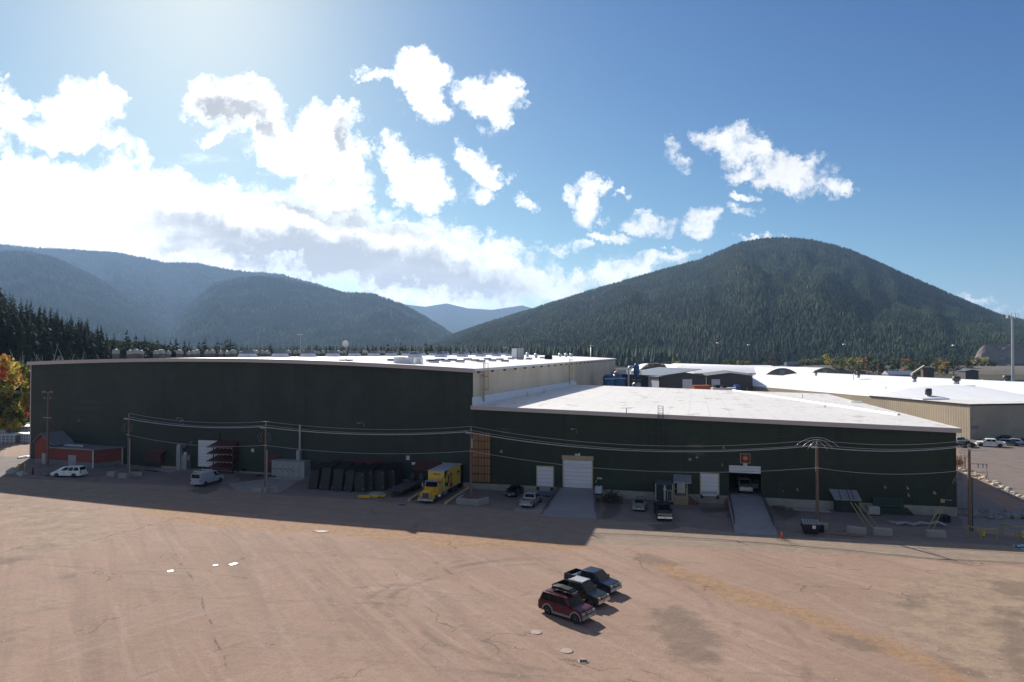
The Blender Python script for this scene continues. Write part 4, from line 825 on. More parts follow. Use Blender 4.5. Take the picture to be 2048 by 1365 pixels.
# brown wooden panel with battens
s0, s1, z0, z1 = fr(945, 981, 866, 964); PLY = M('brown_plywood', (.33, .165, .07), .8, 0, .25, scale=1.2, dirt=.25); BAT = M('dark_batten', (.07, .04, .025), .8)
o = MB().box(s0, s1, -.1, -.005, z0, z1).build('wooden_panel', PLY, low); mb = MB()
for i in range(4): x = s0 + (s1 - s0) * i / 3; mb.box(x - .05, x + .05, -.19, -.103, z0, z1)
for i in range(7): z = z0 + (z1 - z0) * i / 6; mb.box(s0, s1, -.26, -.193, z - .06, z + .06)
for i in range(3): x = s0 + (s1 - s0) * (i + .5) / 3; mb.box(x - .03, x + .03, -.15, -.103, z0, z1)
mb.build('battens', BAT, o)

# ------------------------------------------------------------------ ramps
def ramp(label, pl, pr, top_s0, top_s1):
    (sl_, dl), (sr_, dr) = SD(pl), SD(pr); t = thing('loading_ramp', label, 'ramp', FO, TH)
    mb = MB(); n_ = 6
    P = lambda s, d, z: (s, d, z)
    a, b_, c, d = P(sl_, dl, .02), P(sr_, dr, .02), P(top_s1, -.13, ZC + .02), P(top_s0, -.13, ZC + .02)
    mb.add([a, b_, c, d, P(sl_, dl, -.3), P(sr_, dr, -.3), P(top_s1, -.13, -.3), P(top_s0, -.13, -.3)], [(0, 1, 2, 3), (0, 4, 5, 1), (1, 5, 6, 2), (3, 2, 6, 7), (0, 3, 7, 4)])
    mb.build('slab', CONCG, t)
    for side, (p, q_) in enumerate((((sl_, dl), (top_s0, -.3)), ((sr_, dr), (top_s1, -.3)))):
        mb = MB(); o_ = .15 if side == 0 else -.15
        for i in range(8):
            f0, f1 = .22 + .75 * i / 8, .22 + .75 * (i + 1) / 8
            A = Vector((p[0] + (q_[0] - p[0]) * f0 + o_, p[1] + (q_[1] - p[1]) * f0, .02 + ZC * f0)); B = Vector((p[0] + (q_[0] - p[0]) * f1 + o_, p[1] + (q_[1] - p[1]) * f1, .02 + ZC * f1)); h = Vector((0, 0, 1.1))
            mb.tube(A, A + h, .045, 5); mb.tube(A + h, B + h, .045, 5); mb.tube(A + h * .5, B + h * .5, .035, 5); mb.tube(A + h * .12, B + h * .95, .03, 5)
        mb.tube(B, B + h, .045, 5); mb.build('railing', DARKST, t)
    return t
ramp('wide grey concrete ramp rising to the tall white door with a wooden header', G(1083, 1031), G(1193, 1039), SZ(1121, 976)[0], SZ(1190, 977)[0])
ramp('long narrow grey concrete ramp up to the open door with the white pickup', G(1470, 1067), G(1557, 1072), SZ(1455, 990)[0], SZ(1525, 992)[0])

# ------------------------------------------------------------------ roof equipment of the tall hall
def onhall(px, py):                                # a point of the tall roof seen near a pixel
    best = None
    for d in np.arange(4, DT - 6, 1.0):
        s = SZ(px, py, d)[0]
        if not S0 + 2 < s < SJ - 1: continue
        p = FW(s, d, ez(s) + .33); e = abs(HZ + (CAMH - p.z) / p.y * FPX - py)
        if best is None or e < best[0]: best = (e, p)
    return best[1]
FANW = M('fan_cowl', (.2, .205, .2), .45, .3, .12); SMOKY = M('smoky_hood', (.18, .18, .175), .3, .2, .15, spec=.7)
def fan(label, sc_):
    t = thing('roof_fan', label, 'roof fan', group='boxy roof fans in a row at the left of the white roof')
    MB().box(-.6, .6, -.6, .6, -.6, 1.15).build('base', M('fan_base_dark', (.05, .047, .045), .7), t); MB().box(-.68, .68, -.68, .68, 1.153, 2.0, .04).build('cowl', FANW, t); MB().lathe([(.5, 2.003), (.55, 2.1), (.3, 2.16)], 12).build('cap', GREY, t); return t
f0 = fan('boxy roof fan with a pale cowl on a dark base, at the left roof edge', 1); used_f = False
for i in range(90):
    t_ = i / 89; d = 5 + 180 * t_ ** 1.1 + rnd.uniform(-.9, .9); s = -89 + rnd.uniform(0, 6)
    p = FW(s, d, ez(s) + .35); lab = 'boxy pale roof fan on a dark base, in the long row at left'
    if not used_f: f0.location = p; f0.rotation_euler = (0, 0, TH); f0.scale = (.7, .7, .9); f0['label'] = lab; used_f = True
    else: dup(f0, p, TH, lab, scale=(.58, .58, .75) if i % 3 == 2 else (.64, .64, .86))
def hood():
    t = thing('roof_hood', '', 'roof hood', group='flared roof hoods in rows on the white roof')
    MB().box(-1.5, 1.5, -1.5, 1.5, -.2, .75, .42).build('curb', FLASH, t); MB().box(-1.05, 1.05, -1.05, 1.05, .754, 1.5, .42, .3).build('hood', SMOKY, t); return t
h0 = hood(); first = True
for row, (px0, py0, px1, py1, nn) in enumerate(((413, 717.5, 1012, 710.5, 18), (830, 715.5, 1020, 712.5, 6))):
    A, B = onhall(px0, py0), onhall(px1, py1)
    if row == 0: sA, dA = SD(A); sA, dA = -62, 12; A = FW(sA, dA, 0); B = FW(-60, 195, 0)
    for i in range(nn):
        p = A.lerp(B, i / (nn - 1)); s, d = SD(p); p = FW(s, d, ez(s) + .34)
        lab = 'flared white roof hood in the row running to the far roof edge' if row == 0 else 'smoky roof hood standing among the dark roof hatches'
        if first: h0.location = p; h0.rotation_euler = (0, 0, TH); h0['label'] = lab; first = False
        else: dup(h0, p, TH, lab)
# low hatches and stacked white rolls
hk = thing('roof_hatch', '', 'roof hatch', group='low dark roof hatches in the middle of the white roof'); MB().box(-.75, .75, -.75, .75, -.1, .3).build('curb', FLASH, hk); MB().box(-.8, .8, -.8, .8, .303, .46, .05).build('lid', BLACK, hk); fh = True
for i, (px, py) in enumerate(((785, 723), (800, 725), (862, 724), (868, 726), (880, 722), (892, 724), (905, 722), (920, 725), (935, 721), (950, 723), (962, 725), (975, 720), (985, 723), (1000, 721), (1010, 724), (1022, 719), (1040, 720), (1058, 719), (1085, 717))):
    p = onhall(px, py); lab = 'low square roof hatch with a black lid on the white roof'
    if fh: hk.location = p; hk.rotation_euler = (0, 0, TH); hk['label'] = lab; fh = False
    else: dup(hk, p, TH, lab)
for i, (px, py, lab) in enumerate(((799, 727, 'white wrapped stack left of two more on the roof edge'), (816, 728, 'white wrapped stack between two others on the roof edge'), (835, 728, 'white wrapped stack nearest the black hatches on the roof edge'))):
    p = onhall(px, py); mb = MB()
    for k in range(5): mb.box(-.8 + .04 * (k % 2), .8 - .03 * (k % 3), -.7, .7, k * .22, k * .22 + .2)
    single(mb, 'wrapped_stack', lab, 'stack', WHITE, p, TH, 'white wrapped stacks on the roof')
p = onhall(1036, 718); t = thing('roof_cabinet', 'pair of tall pale cabinets standing on the white roof', 'cabinet', p, TH); MB().box(-1.6, -.1, -1, 1, 0, 3).build('cabinet_body', WHITE, t); MB().box(.1, 1.6, -1, 1, 0, 3.1).build('cabinet_body', GREY, t)
p = onhall(1097, 719); single(MB().box(-1.1, 1.1, -.7, .7, 0, 1.2, .06), 'roof_unit', 'black boxy unit at the right end of the rooftop hatches', 'roof unit', BLACK, p, TH)
for i, (px, py) in enumerate(((1055, 714), (1072, 716), (1120, 714), (1132, 714), (1142, 714))):
    p = onhall(px, py); t = thing('turbine_vent', 'small round turbine vent near the right end of the white roof', 'roof vent', p, 0, 'small round turbine vents'); MB().lathe([(.5, -.1), (.42, .5)], 12).build('neck', GREY, t); MB().lathe([(.42, .503), (.75, .8), (.72, 1.2), (.3, 1.5), (.02, 1.55)], 12).build('turbine', GALV, t)
p = onhall(692, 729); t = thing('satellite_dish', 'round white dish on a thin mast with black ballast blocks on the roof', 'satellite dish', p, TH)
MB().tube((0, 0, 0), (0, 0, 2.9), .06, 8).build('mast', GREY, t); MB().lathe([(.02, .15), (.35, .08), (.6, -.06), (.62, -.06), (.36, .04), (.02, .1)], 20, 'Y', (.05, -.25, 3.0)).build('dish', WHITE, t)
for x, y in ((-.7, -.4), (.7, -.4), (-.6, .5), (.6, .5)): MB().box(x - .45, x + .45, y - .22, y + .22, 0, .25).build('ballast_block', BLACK, t)
for px, py, hh in ((1010, 713, 3), (601, 717, 4.5)):
    p = onhall(px, py); t = thing('roof_mast', 'thin lamp mast standing on the white roof' if hh == 3 else 'thin lamp mast rising from behind the row of roof hoods', 'mast', p, TH); MB().tube((0, 0, -.2), (0, 0, hh), .06, 6).build('pole', GREY, t); MB().box(-.7, .5, -.1, .1, hh, hh + .14).build('lamp', GALV, t)
p = at(1184, 712, 330); t = thing('smokestack', 'slim dark smokestack with a pale cap behind the far roof corner', 'smokestack', (p.x, p.y, 0)); MB().lathe([(.75, 0), (.75, p.z + 4.3)], 14).build('stack', DARKST, t); MB().lathe([(.85, p.z + 4.303), (.85, p.z + 5.0), (.6, p.z + 5.1)], 14).build('cap', GREY, t)
# ------------------------------------------------------------------ tan hall with barrel roofs at the right
TC = G(1940, 879); TL = Vector((-.2, .98, 0)).normalized(); TR = Vector((.98, .2, 0)).normalized(); TA = math.atan2(TR.y, TR.x)
tan = thing('warehouse', 'large tan ribbed warehouse with white barrel roofs right of the green halls', 'warehouse', TC, TA)
hz_ = 22 - (811 - HZ) / FPX * TC.y; LN, LF = 36., 140.
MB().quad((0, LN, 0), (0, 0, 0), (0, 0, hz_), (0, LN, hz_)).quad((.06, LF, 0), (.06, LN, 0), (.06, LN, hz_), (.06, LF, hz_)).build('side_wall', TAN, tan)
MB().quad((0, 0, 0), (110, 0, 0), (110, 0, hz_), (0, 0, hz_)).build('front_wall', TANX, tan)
MB().box(-.12, 110, -.12, LN, hz_ + .004, hz_ + .3).build('flat_roof', ROOFW, tan)
MB().box(-.08, .1, -.08, .1, 0, hz_).build('corner_trim', FASC, tan); MB().box(-.15, 110, -.18, -.122, hz_ - .1, hz_ + .32).box(-.2, -.122, -.18, LN, hz_ - .1, hz_ + .32).build('fascia', DARKST, tan)
W_ = 52.
for k in range(2):
    mb = MB(); N_ = 20; x0 = k * W_; LF_ = LF + 36 * k
    prof = [(x0 + W_ * i / N_, hz_ + .05 + 3.3 * (1 - (2 * i / N_ - 1) ** 2) - .4 * k) for i in range(N_ + 1)]
    nd = 6; ends = [LN - 2 + (LF_ - LN + 2) * j / nd for j in range(nd + 1)]
    for (a, za), (b_, zb) in zip(prof[:-1], prof[1:]):
        for y0, y1 in zip(ends[:-1], ends[1:]): mb.add([(a, y0, za), (b_, y0, zb), (b_, y1, zb), (a, y1, za)], [(0, 1, 2, 3)], True)
        ya, yb = ends[0] - (za - hz_) * 8.6, ends[0] - (zb - hz_) * 8.6
        mb.add([(a, ya, hz_ + .05), (b_, yb, hz_ + .05), (b_, ends[0], zb), (a, ends[0], za)], [(0, 1, 2, 3)], True)
        mb.add([(a, LF_, hz_), (b_, LF_, hz_), (b_, LF_, zb), (a, LF_, za)], [(0, 1, 2, 3)])
    mb.build('barrel_roof', ROOFB, tan)
s0 = MB().box(.5, 2.6, -.1, -.004, 2.6, 3.4).build('number_plate', M('plate_grey', (.16, .16, .17), .5), tan)
MB().lathe([(.02, 0), (.16, .03), (.16, .2), (.02, .3)], 10, c=(.9, -.25, 5.0)).build('wall_lamp', ORNL, tan)
def tanroof(px, py):
    z = hz_ + .3
    p = G(px, py, z)
    for _ in range(8):
        q = p - TC; x, y = q.dot(TR), q.dot(TL); z = hz_ + .3 if y < LN - 6 else hz_ + .05 + 3.3 * (1 - (2 * ((x % W_) / W_) - 1) ** 2); p = G(px, py, z)
    return p
RUSTM = M('rusty_steel', (.12, .075, .055), .7, .2, .25)
for i, (px, py, sx, h, lab) in enumerate(((1857, 796, .9, 2.6, 'tall dark vent drum on a pale curb on the flat tan roof'), (1829, 762, .9, 2.4, 'dark vent drum at the crest behind the flat tan roof'), (1913, 766, 1.3, 2.2, 'wide dark vent drum on the crest of the tan hall'), (2014, 764, 1.3, 2.2, 'dark vent drum nearest the phone mast on the white roof'),
                          (1632, 750, .7, 2, 'dark vent drum at the left end of the white barrel roof'), (1717, 754, .8, 2.2, 'squat dark drum beside a slim pipe on the barrel roof'), (1711, 754, .4, 3.2, 'slim dark pipe beside the squat drum on the barrel roof'), (1654, 754, .4, 3.0, 'slim rusty pipe between the drums on the barrel roof'))):
    p = tanroof(px, py); t = thing('roof_vent', lab, 'roof vent', p, TA, 'dark vents on the tan hall'); MB().lathe([(sx * .7, -.5), (sx * .7, h * .35)], 12).build('neck', GREY, t); MB().lathe([(sx, h * .353), (sx, h), (sx * .8, h + .12)], 14).build('drum', RUSTM if sx < .8 else DARKST, t)
p = tanroof(1862, 799); single(MB().box(-4.5, 4.5, -2, 2, -.25, .35, .2), 'roof_curb', 'pale flat curb under the vent drum on the tan roof', 'roof curb', FLASH, p, TA)
for px, py, lab in ((1879, 787, 'small dark elbow vent right of the tall drum on the flat roof'), (1941, 793, 'flat dark skylight right of the elbow vent'), (2006, 800, 'flat dark skylight nearest the right edge')):
    p = tanroof(px, py)
    if 'elbow' in lab: t = thing('elbow_vent', lab, 'roof vent', p, TA); MB().tube((0, 0, -.2), (0, 0, .9), .2, 8).tube((0, 0, .9), (1.2, 0, 1.3), .25, 8).build('elbow', DARKST, t); MB().tube((1.2, 0, 1.3), (1.6, 0, 1.1), .32, 8).build('hood', DARKST, t)
    else: single(MB().box(-1.6, 1.6, -1, 1, -.2, .25, .15), 'skylight', lab, 'skylight', RUSTM, p, TA)
for i, px in enumerate((1772, 1707, 1734, 1776, 1952)):
    p = tanroof(px, (789, 760, 755, 758, 791)[i]); single(MB().tube((0, 0, -.3), (0, 0, 2.2), .1, 7).lathe([(.16, 2.2), (.16, 2.4)], 8), 'vent_pipe', 'thin pale vent pipe standing on the white roof of the tan hall', 'vent pipe', GREY, p, 0, 'thin vent pipes on the tan hall')

# twin barrel halls far behind
tw = thing('warehouse', 'pair of white arched halls with brown gable ends beyond the grey sheds', 'warehouse', (0, 0, 0))
BRG = M('brown_gable', (.27, .22, .18), .8, 0, .06); FARW = ROOFB
for k, (xl, xr, yb, ya) in enumerate(((1521, 1607, 758, 736.5), (1607, 1693, 760, 736))):
    Y = 430; A, B = at(xl, yb, Y), at(xr, yb, Y); zt = at((xl + xr) / 2, ya, Y).z; dirv = Vector((-.26, .966, 0)); N_ = 16
    prof = []
    for i in range(N_ + 1): f = i / N_; q = A.lerp(B, f); prof.append(Vector((q.x, q.y, A.z + (zt - A.z) * (1 - (2 * f - 1) ** 2))))
    mb = MB(); gb = MB()
    for a, b_ in zip(prof[:-1], prof[1:]):
        mb.add([a - dirv * .5, b_ - dirv * .5, b_ + dirv * 190, a + dirv * 190], [(0, 1, 2, 3)], True); gb.quad((a.x, a.y, 0), (b_.x, b_.y, 0), b_, a)
    gb.quad((A.x, A.y, 0), A, A + dirv * 190, Vector((A.x, A.y, 0)) + dirv * 190)
    mb.build('arched_roof', FARW, tw); gb.build('gable_wall', BRG, tw)
    c = (A + B) / 2; MB().box(c.x - 1.6, c.x + 1.6, c.y - .4, c.y - .05, zt - 4, zt - 1.2).build('gable_vent', GREY, tw)
xl, xr = at(1388, 748, 440).x, at(1570, 748, 440).x; ze, zc = at(0, 747, 440).z, at(0, 731, 468).z; mb = MB(); N_ = 14
prof = [(440 + 56 * i / N_, ze + (zc - ze) * (1 - (2 * i / N_ - 1) ** 2)) for i in range(N_ + 1)]
for (y0, z0), (y1, z1) in zip(prof[:-1], prof[1:]): mb.add([(xl, y0, z0), (xr, y0, z0), (xr, y1, z1), (xl, y1, z1)], [(0, 1, 2, 3)], True); mb.quad((xl, y0, 0), (xl, y1, 0), (xl, y1, z1), (xl, y0, z0))
mb.build('arched_roof', FARW, tw); MB().quad((xl, 440, 0), (xr, 440, 0), (xr, 440, ze), (xl, 440, ze)).build('long_wall', BRG, tw)

# dark grey gabled sheds
CHAR = M('charcoal_metal', (.062, .06, .06), .6, .1, .1); SLATE = M('slate_metal_roof', (.17, .19, .21), .5, .2, .08); SLATE2 = M('brown_metal_roof', (.15, .13, .125), .5, .2, .08)
def gable_shed(label, xl, xr, pe, pr, Y, dep, skew, roofm, doors, name='metal_shed', slant=0., trim=True):
    A, B = at(xl, pe, Y), at(xr, pe + slant, Y); mid = at((xl + xr) / 2, pr, Y); e = Vector((skew, 1, 0)).normalized() * dep; t = thing(name, label, 'shed', (0, 0, 0)); R_ = Vector((mid.x, mid.y, mid.z))
    g0 = lambda p: Vector((p.x, p.y, 0))
    mb = MB(); mb.add([g0(A), g0(B), B, R_, A], [(0, 1, 2, 3, 4)]); mb.quad(g0(A), A, A + e, g0(A) + e).quad(g0(B), B, B + e, g0(B) + e); mb.add([g0(A) + e, g0(B) + e, B + e, R_ + e, A + e], [(0, 1, 2, 3, 4)]); mb.build('wall', CHAR, t)
    up = Vector((0, 0, .12)); o_ = e.normalized() * -.6; sd_ = (B - A).normalized() * .6; mb = MB()
    mb.hexa([A - sd_ + o_ + up * .2, R_ + o_ + up * .2, R_ + e + up * .2, A - sd_ + e + up * .2, A - sd_ + o_ + up * 2, R_ + o_ + up * 2, R_ + e + up * 2, A - sd_ + e + up * 2]); mb.hexa([R_ + o_ + up * .2, B + sd_ + o_ + up * .2, B + sd_ + e + up * .2, R_ + e + up * .2, R_ + o_ + up * 2, B + sd_ + o_ + up * 2, B + sd_ + e + up * 2, R_ + e + up * 2]); mb.build('roof', roofm, t)
    for (dx0, dx1, dy0, dy1) in doors: a, b_ = at(dx0, dy1, Y - .15), at(dx1, dy0, Y - .15); MB().box(a.x, b_.x, a.y - .06, a.y, 0, b_.z).build('shed_door', DOORW, t)
    return t
gable_shed('charcoal metal shed with grey blue roof, left one beyond the low white roof', 1320, 1412, 753, 746, 265, 45, -.5, SLATE, [(1365, 1384, 759, 775)])
gable_shed('charcoal metal shed with brown roof and pale door, before the arched white halls', 1413, 1505, 753, 747, 275, 40, .25, SLATE2, [(1423, 1440, 759, 775)])
t = thing('metal_shed', 'low grey blue roofed shed with pale wall left of the charcoal sheds', 'shed'); a, b_ = at(1240, 750, 300), at(1318, 755, 262)
MB().quad((a.x, a.y, 0), (b_.x, b_.y, 0), (b_.x, b_.y, b_.z), (a.x, a.y, b_.z)).build('wall', WHITE, t); q = Vector((28, 40, 3.0)); MB().hexa([(a.x - .5, a.y, b_.z), (b_.x - .5, b_.y, b_.z), (b_.x + 20, b_.y + 14, b_.z + 2.6), (a.x + 20, a.y + 14, b_.z + 2.6), (a.x - .5, a.y, b_.z + .2), (b_.x - .5, b_.y, b_.z + .2), (b_.x + 20, b_.y + 14, b_.z + 2.8), (a.x + 20, a.y + 14, b_.z + 2.8)]).build('roof', SLATE, t)
# blue bins and the dust collector
BLUE = M('blue_steel', (.03, .12, .24), .45, .2, .15, dirt=.2)
def bins(label, xl, xr, yt, Y, col):
    a, b_ = at(xl, 775, Y), at(xr, yt, Y); r_ = (b_.x - a.x) / 2; t = thing('blue_bin', label, 'steel bin', ((a.x + b_.x) / 2, Y, 0)); MB().lathe([(r_, 0), (r_, b_.z - 1.2)], 18).build('shell', BLUE, t); MB().lathe([(r_ * 1.02, b_.z - 1.197), (r_ * .6, b_.z - .2), (.2, b_.z)], 18).build('lid', col, t); return t
o = bins('round blue steel bin nearest the beige wall', 1206, 1228, 748, 236, BLUE); a, b_ = at(1210, 757, 236), at(1226, 753, 236)
MB().box(-1.5, 1.5, -2.02, -1.96, b_.z - 1.0, b_.z - .5).build('stencil', M('faded_stencil', (.35, .42, .47), .6), o)
bins('blue steel bin with a pink lid behind the first one', 1226, 1243, 742, 246, M('pink_lid', (.45, .26, .22), .6)); 
p = at(1240, 768, 238); single(MB().box(-1.6, 1.6, -1.2, 1.2, 0, p.z + 1.5, .1).box(-2, 2, -1.4, 1.4, p.z + 1.502, p.z + 1.9), 'blue_hopper', 'squat blue steel hopper right of the round bins', 'hopper', BLUE, (p.x, p.y, 0))
p = at(1273, 770, 245); t = thing('dust_collector', 'blue cyclone dust collector with a bent grey pipe on a steel frame', 'dust collector', (p.x, 245, 0)); zt = at(1273, 729, 245).z; za = at(1273, 744, 245).z
MB().lathe([(.35, za - 3.5), (1.1, za), (1.1, zt - .8), (.6, zt - .2), (.6, zt + .2)], 16).build('cyclone', BLUE, t); mb = MB()
for x in (-1.4, 1.4):
    for y in (-1.2, 1.2): mb.tube((x, y, 0), (x, y, za), .1, 6)
for z in (za - 3, za): mb.box(-1.5, 1.5, -1.3, 1.3, z, z + .12)
mb.build('support_frame', DARKST, t); x1_ = at(1257, 735, 245).x - p.x; zz = at(1257, 733, 245).z; MB().path([(-.5, 0, zz - .2), (x1_ + .5, 0, zz), (x1_, 0, zz - .7), (x1_, 0, 0)], .35, 10).build('pipe', GALV, t); MB().lathe([(1.3, za - 6), (1.6, za - 4.2), (.5, za - 3.6)], 10).build('hopper', GREY, t)
# orange container and parked trailer beyond the low roof
p = at(1402, 772, 225); single(MB().box(-2.8, 2.8, -1.2, 1.2, 0, 22 - (772 - HZ) / FPX * 225).box(-2.9, 2.9, -1.25, 1.25, 22 - (772 - HZ) / FPX * 225 + .003, 22 - (772 - HZ) / FPX * 225 + .2), 'container', 'orange container peeking over the low white roof', 'container', [M('orange_paint', (.55, .12, .03), .5)], (p.x, 225, 0), .15)
p = at(1446, 773, 232); t = thing('flatbed_truck', 'white flatbed with dark load peeking over the low white roof', 'truck', (p.x, 232, 0), .1); zt = 22 - (772 - HZ) / FPX * 232; MB().box(-4, 4, -1.2, 1.2, .8, zt - .6).build('bed', WHITE, t); MB().box(-3, -1.4, -1, 1, zt - .597, zt + .3).box(-.5, .8, -1, 1, zt - .597, zt + .1).build('load', BLACK, t); MB().box(4.01, 5.6, -1.2, 1.2, .5, zt + .25).build('cab', M('blue_cab', (.03, .08, .3), .4), t)
# mounds
def mound(name, label, xl, xr, yt, yb, Y, col, seed):
    a, b_ = at(xl, yb, Y), at(xr, yb, Y); zt = at(0, yt, Y).z; w2 = (b_.x - a.x) / 2; X, T = np.meshgrid(np.linspace(-1.15, 1.15, 50), np.linspace(-1.15, 1.15, 26)); r = np.hypot(X, T)
    Z = np.clip(1 - np.minimum(r, 1.2) ** 2.6, -.1, 1) * zt * (.78 + .35 * (fbm(X * 2.2 + seed, T * 3, 4) - .45)); o = grid_mesh(name, X * w2, T * w2 * .6, Z, col, kind=None) if False else None
    o = grid_mesh(name, X * w2, T * w2 * .6, np.where(r > 1.1, -.3, Z), col); del o['kind']; o.location = ((a.x + b_.x) / 2, Y + w2 * .6, 0); return tag(o, label, 'mound')
MULCH = M('dark_mulch', (.085, .062, .05), .95, 0, .4, scale=.5, bump=1, bscale=1.2); CHIP = M('tan_chips', (.34, .2, .11), .95, 0, .3, scale=.6, bump=.8); LOGS = M('log_pile', (.09, .065, .052), .95, 0, .5, scale=.7, bump=1, bscale=2)
mound('mulch_pile', 'big dark brown mulch pile beyond the blue bins', 1262, 1372, 718, 746, 430, MULCH, 1); mound('chip_pile', 'low tan wood chip pile in front of the mulch pile', 1292, 1372, 738, 748, 380, CHIP, 5); mound('chip_pile', 'long dark log pile right of the mulch pile', 1350, 1450, 728, 748, 470, LOGS, 8)
mound('log_pile', 'long dark log deck behind the brown gables', 1560, 1800, 729, 745, 620, LOGS, 12); mound('chip_pile', 'small orange chip heap left of the rail cars', 1905, 1935, 750, 757, 500, CHIP, 15)
mound('dirt_bank', 'long brown bank behind the rail cars', 1840, 2400, 733, 748, 700, M('brown_bank', (.10, .083, .062), .95, 0, .35, scale=.15), 18)
# mill, conveyor, rail cars
gable_shed('dark grey mill building beside the sloping conveyor', 1843, 1868, 736, 735, 520, 18, .6, SLATE, [], 'mill_building')
t = thing('conveyor', 'sloping tan conveyor with a rusty head tower at the mill', 'conveyor'); a, b_ = at(1822, 750, 505), at(1848, 733, 505); MB().hexa([a + Vector((0, -1, -.6)), b_ + Vector((0, -1, -.6)), b_ + Vector((0, 1, -.6)), a + Vector((0, 1, -.6)), a + Vector((0, -1, .8)), b_ + Vector((0, -1, .8)), b_ + Vector((0, 1, .8)), a + Vector((0, 1, .8))]).build('belt_housing', M('tan_conveyor', (.36, .29, .22), .7), t)
MB().box(b_.x - 1.2, b_.x + 2, 504, 507, 0, b_.z - .7).build('tower', RUSTM, t); c = at(1841, 724, 505); MB().tube(b_ + Vector((-3, .5, 1)), c, .6, 6).build('spout', RUSTM, t)
gable_shed('small blue roofed rail shed left of the rail cars', 1931, 1957, 743, 740, 470, 10, .1, M('blue_grey_roof', (.10, .13, .17), .5), [], 'rail_shed')
TANK = M('tank_steel', (.2, .21, .22), .4, .3, .2)
def railcar(label, px, Y):
    p = at(px, 755, Y); t = thing('rail_car', label, 'rail car', (p.x, Y, 0), .06, 'rail cars near the mast'); MB().lathe([(.3, -5.2), (1.4, -4.9), (1.5, 0), (1.4, 4.9), (.3, 5.2)], 14, 'X', (0, 0, 3.2)).build('tank', TANK, t); MB().box(-5.8, 5.8, -1.2, 1.2, 1.0, 1.5).build('frame', RUSTM, t)
    for x in (-4.2, 4.2): MB().tube((x - .8, 1, .5), (x - .8, -1, .5), .5, 10).tube((x + .8, 1, .5), (x + .8, -1, .5), .5, 10).build('bogie', DARKST, t)
    return t
for i, (px, lab) in enumerate(((1979, 'grey tank car leftmost of those by the phone mast'), (1999, 'grey tank car between two others left of the phone mast'), (2017, 'grey tank car partly behind the phone mast'), (2040, 'grey tank car right of the phone mast'))): railcar(lab, px, 455)
for i, (x0, x1, yt, yb, Y, lab) in enumerate(((1768, 1826, 742, 748, 560, 'long pale lumber shed before the log deck'), (1570, 1605, 723, 730, 900, 'low blue grey roofed house left of the round green tree'), (1609, 1634, 727, 731, 880, 'small blue grey roofed house between the trees'), (1720, 1740, 727, 733, 850, 'house with a pinkish roof among autumn trees'), (1978, 1996, 732, 737, 900, 'small white roofed house below the quarry'), (2016, 2060, 728, 737, 900, 'dark roofed house behind the phone mast'))):
    a, b_ = at(x0, yb, Y), at(x1, yt, Y); t = thing('house', lab, 'house', ((a.x + b_.x) / 2, Y, 0), .1); wd = (b_.x - a.x) / 2; h = b_.z - 0
    MB().box(-wd * .96, wd * .96, -4, 4, 0, h * .6).build('wall', M('house_wall_%d' % (i % 2), ((.3, .28, .26), (.16, .15, .15))[i % 2], .8), t); MB().prism([(-4.6, h * .603), (4.6, h * .603), (0, h)], -wd, wd, 'YZ').build('roof', (FLASH, SLATE, SLATE, M('pink_roof', (.4, .3, .27), .7), FLASH, CHAR)[i], t)
# quarry face
qx = at(1935, 735, 1150); X, T = np.meshgrid(np.linspace(0, 1, 40), np.linspace(0, 1, 20)); QX = (1922 + X * 130 - CXP) / FPX * (1150 + T * 60); QY = 1150 + T * 60 + 0 * X; QZ = npss(-.02, .42, X) * (CAMH + (HZ - (742 + (690 - 742) * T)) / FPX * QY) * 1 - 30 * npss(.28, .02, X) * T + (fbm(X * 9, T * 5, 4) - .5) * 9
qm = hill_mat('quarry_rock', (.16, .135, .115), (.25, .22, .19)); o = grid_mesh('cliff', QX, QY, QZ, qm)
# phone mast
Y = 330; p = at(2026, 760, Y); zt = at(2022, 634, Y).z; t = thing('phone_mast', 'tall pale phone mast with antennas on top at the right edge', 'phone mast', (p.x, Y, 0)); MB().tube((0, 0, 0), (0, 0, zt), .75, 14, .45).build('pole', GALV, t); mb = MB()
for k in range(3):
    a0, a1 = k * 2.094 + .5, (k + 1) * 2.094 + .5; A, B = Vector((math.cos(a0) * 2.2, math.sin(a0) * 2.2, zt - .2)), Vector((math.cos(a1) * 2.2, math.sin(a1) * 2.2, zt - .2)); mb.tube(A, B, .1, 6); mb.tube((0, 0, zt - .4), (A + B) / 2, .12, 6)
mb.build('platform', GALV, t)
for k in range(9): a0 = k * .698 + .4; x, y = math.cos(a0) * 2.25, math.sin(a0) * 2.25; MB().box(x - .16, x + .16, y - .12, y + .12, zt - .6, zt + 1.9).build('antenna', FLASH, t)
# tall yard lamp poles
for px, py, lab in ((1435, 687, 'tall yard lamp pole above the left charcoal shed'), (1497, 691, 'tall yard lamp pole above the arched halls'), (1688, 690, 'tall yard lamp pole behind the round green tree'), (1907, 692, 'tall yard lamp pole left of the quarry')):
    Y = 560; p = at(px, py, Y); t = thing('lamp_pole', lab, 'lamp pole', (p.x, Y, 0), group='tall yard lamp poles'); MB().tube((0, 0, 0), (0, 0, p.z), .3, 8, .2).build('pole', RUSTM, t); MB().box(-1, 1, -.8, .8, p.z, p.z + .8, .2).build('lamp_head', FLASH, t)
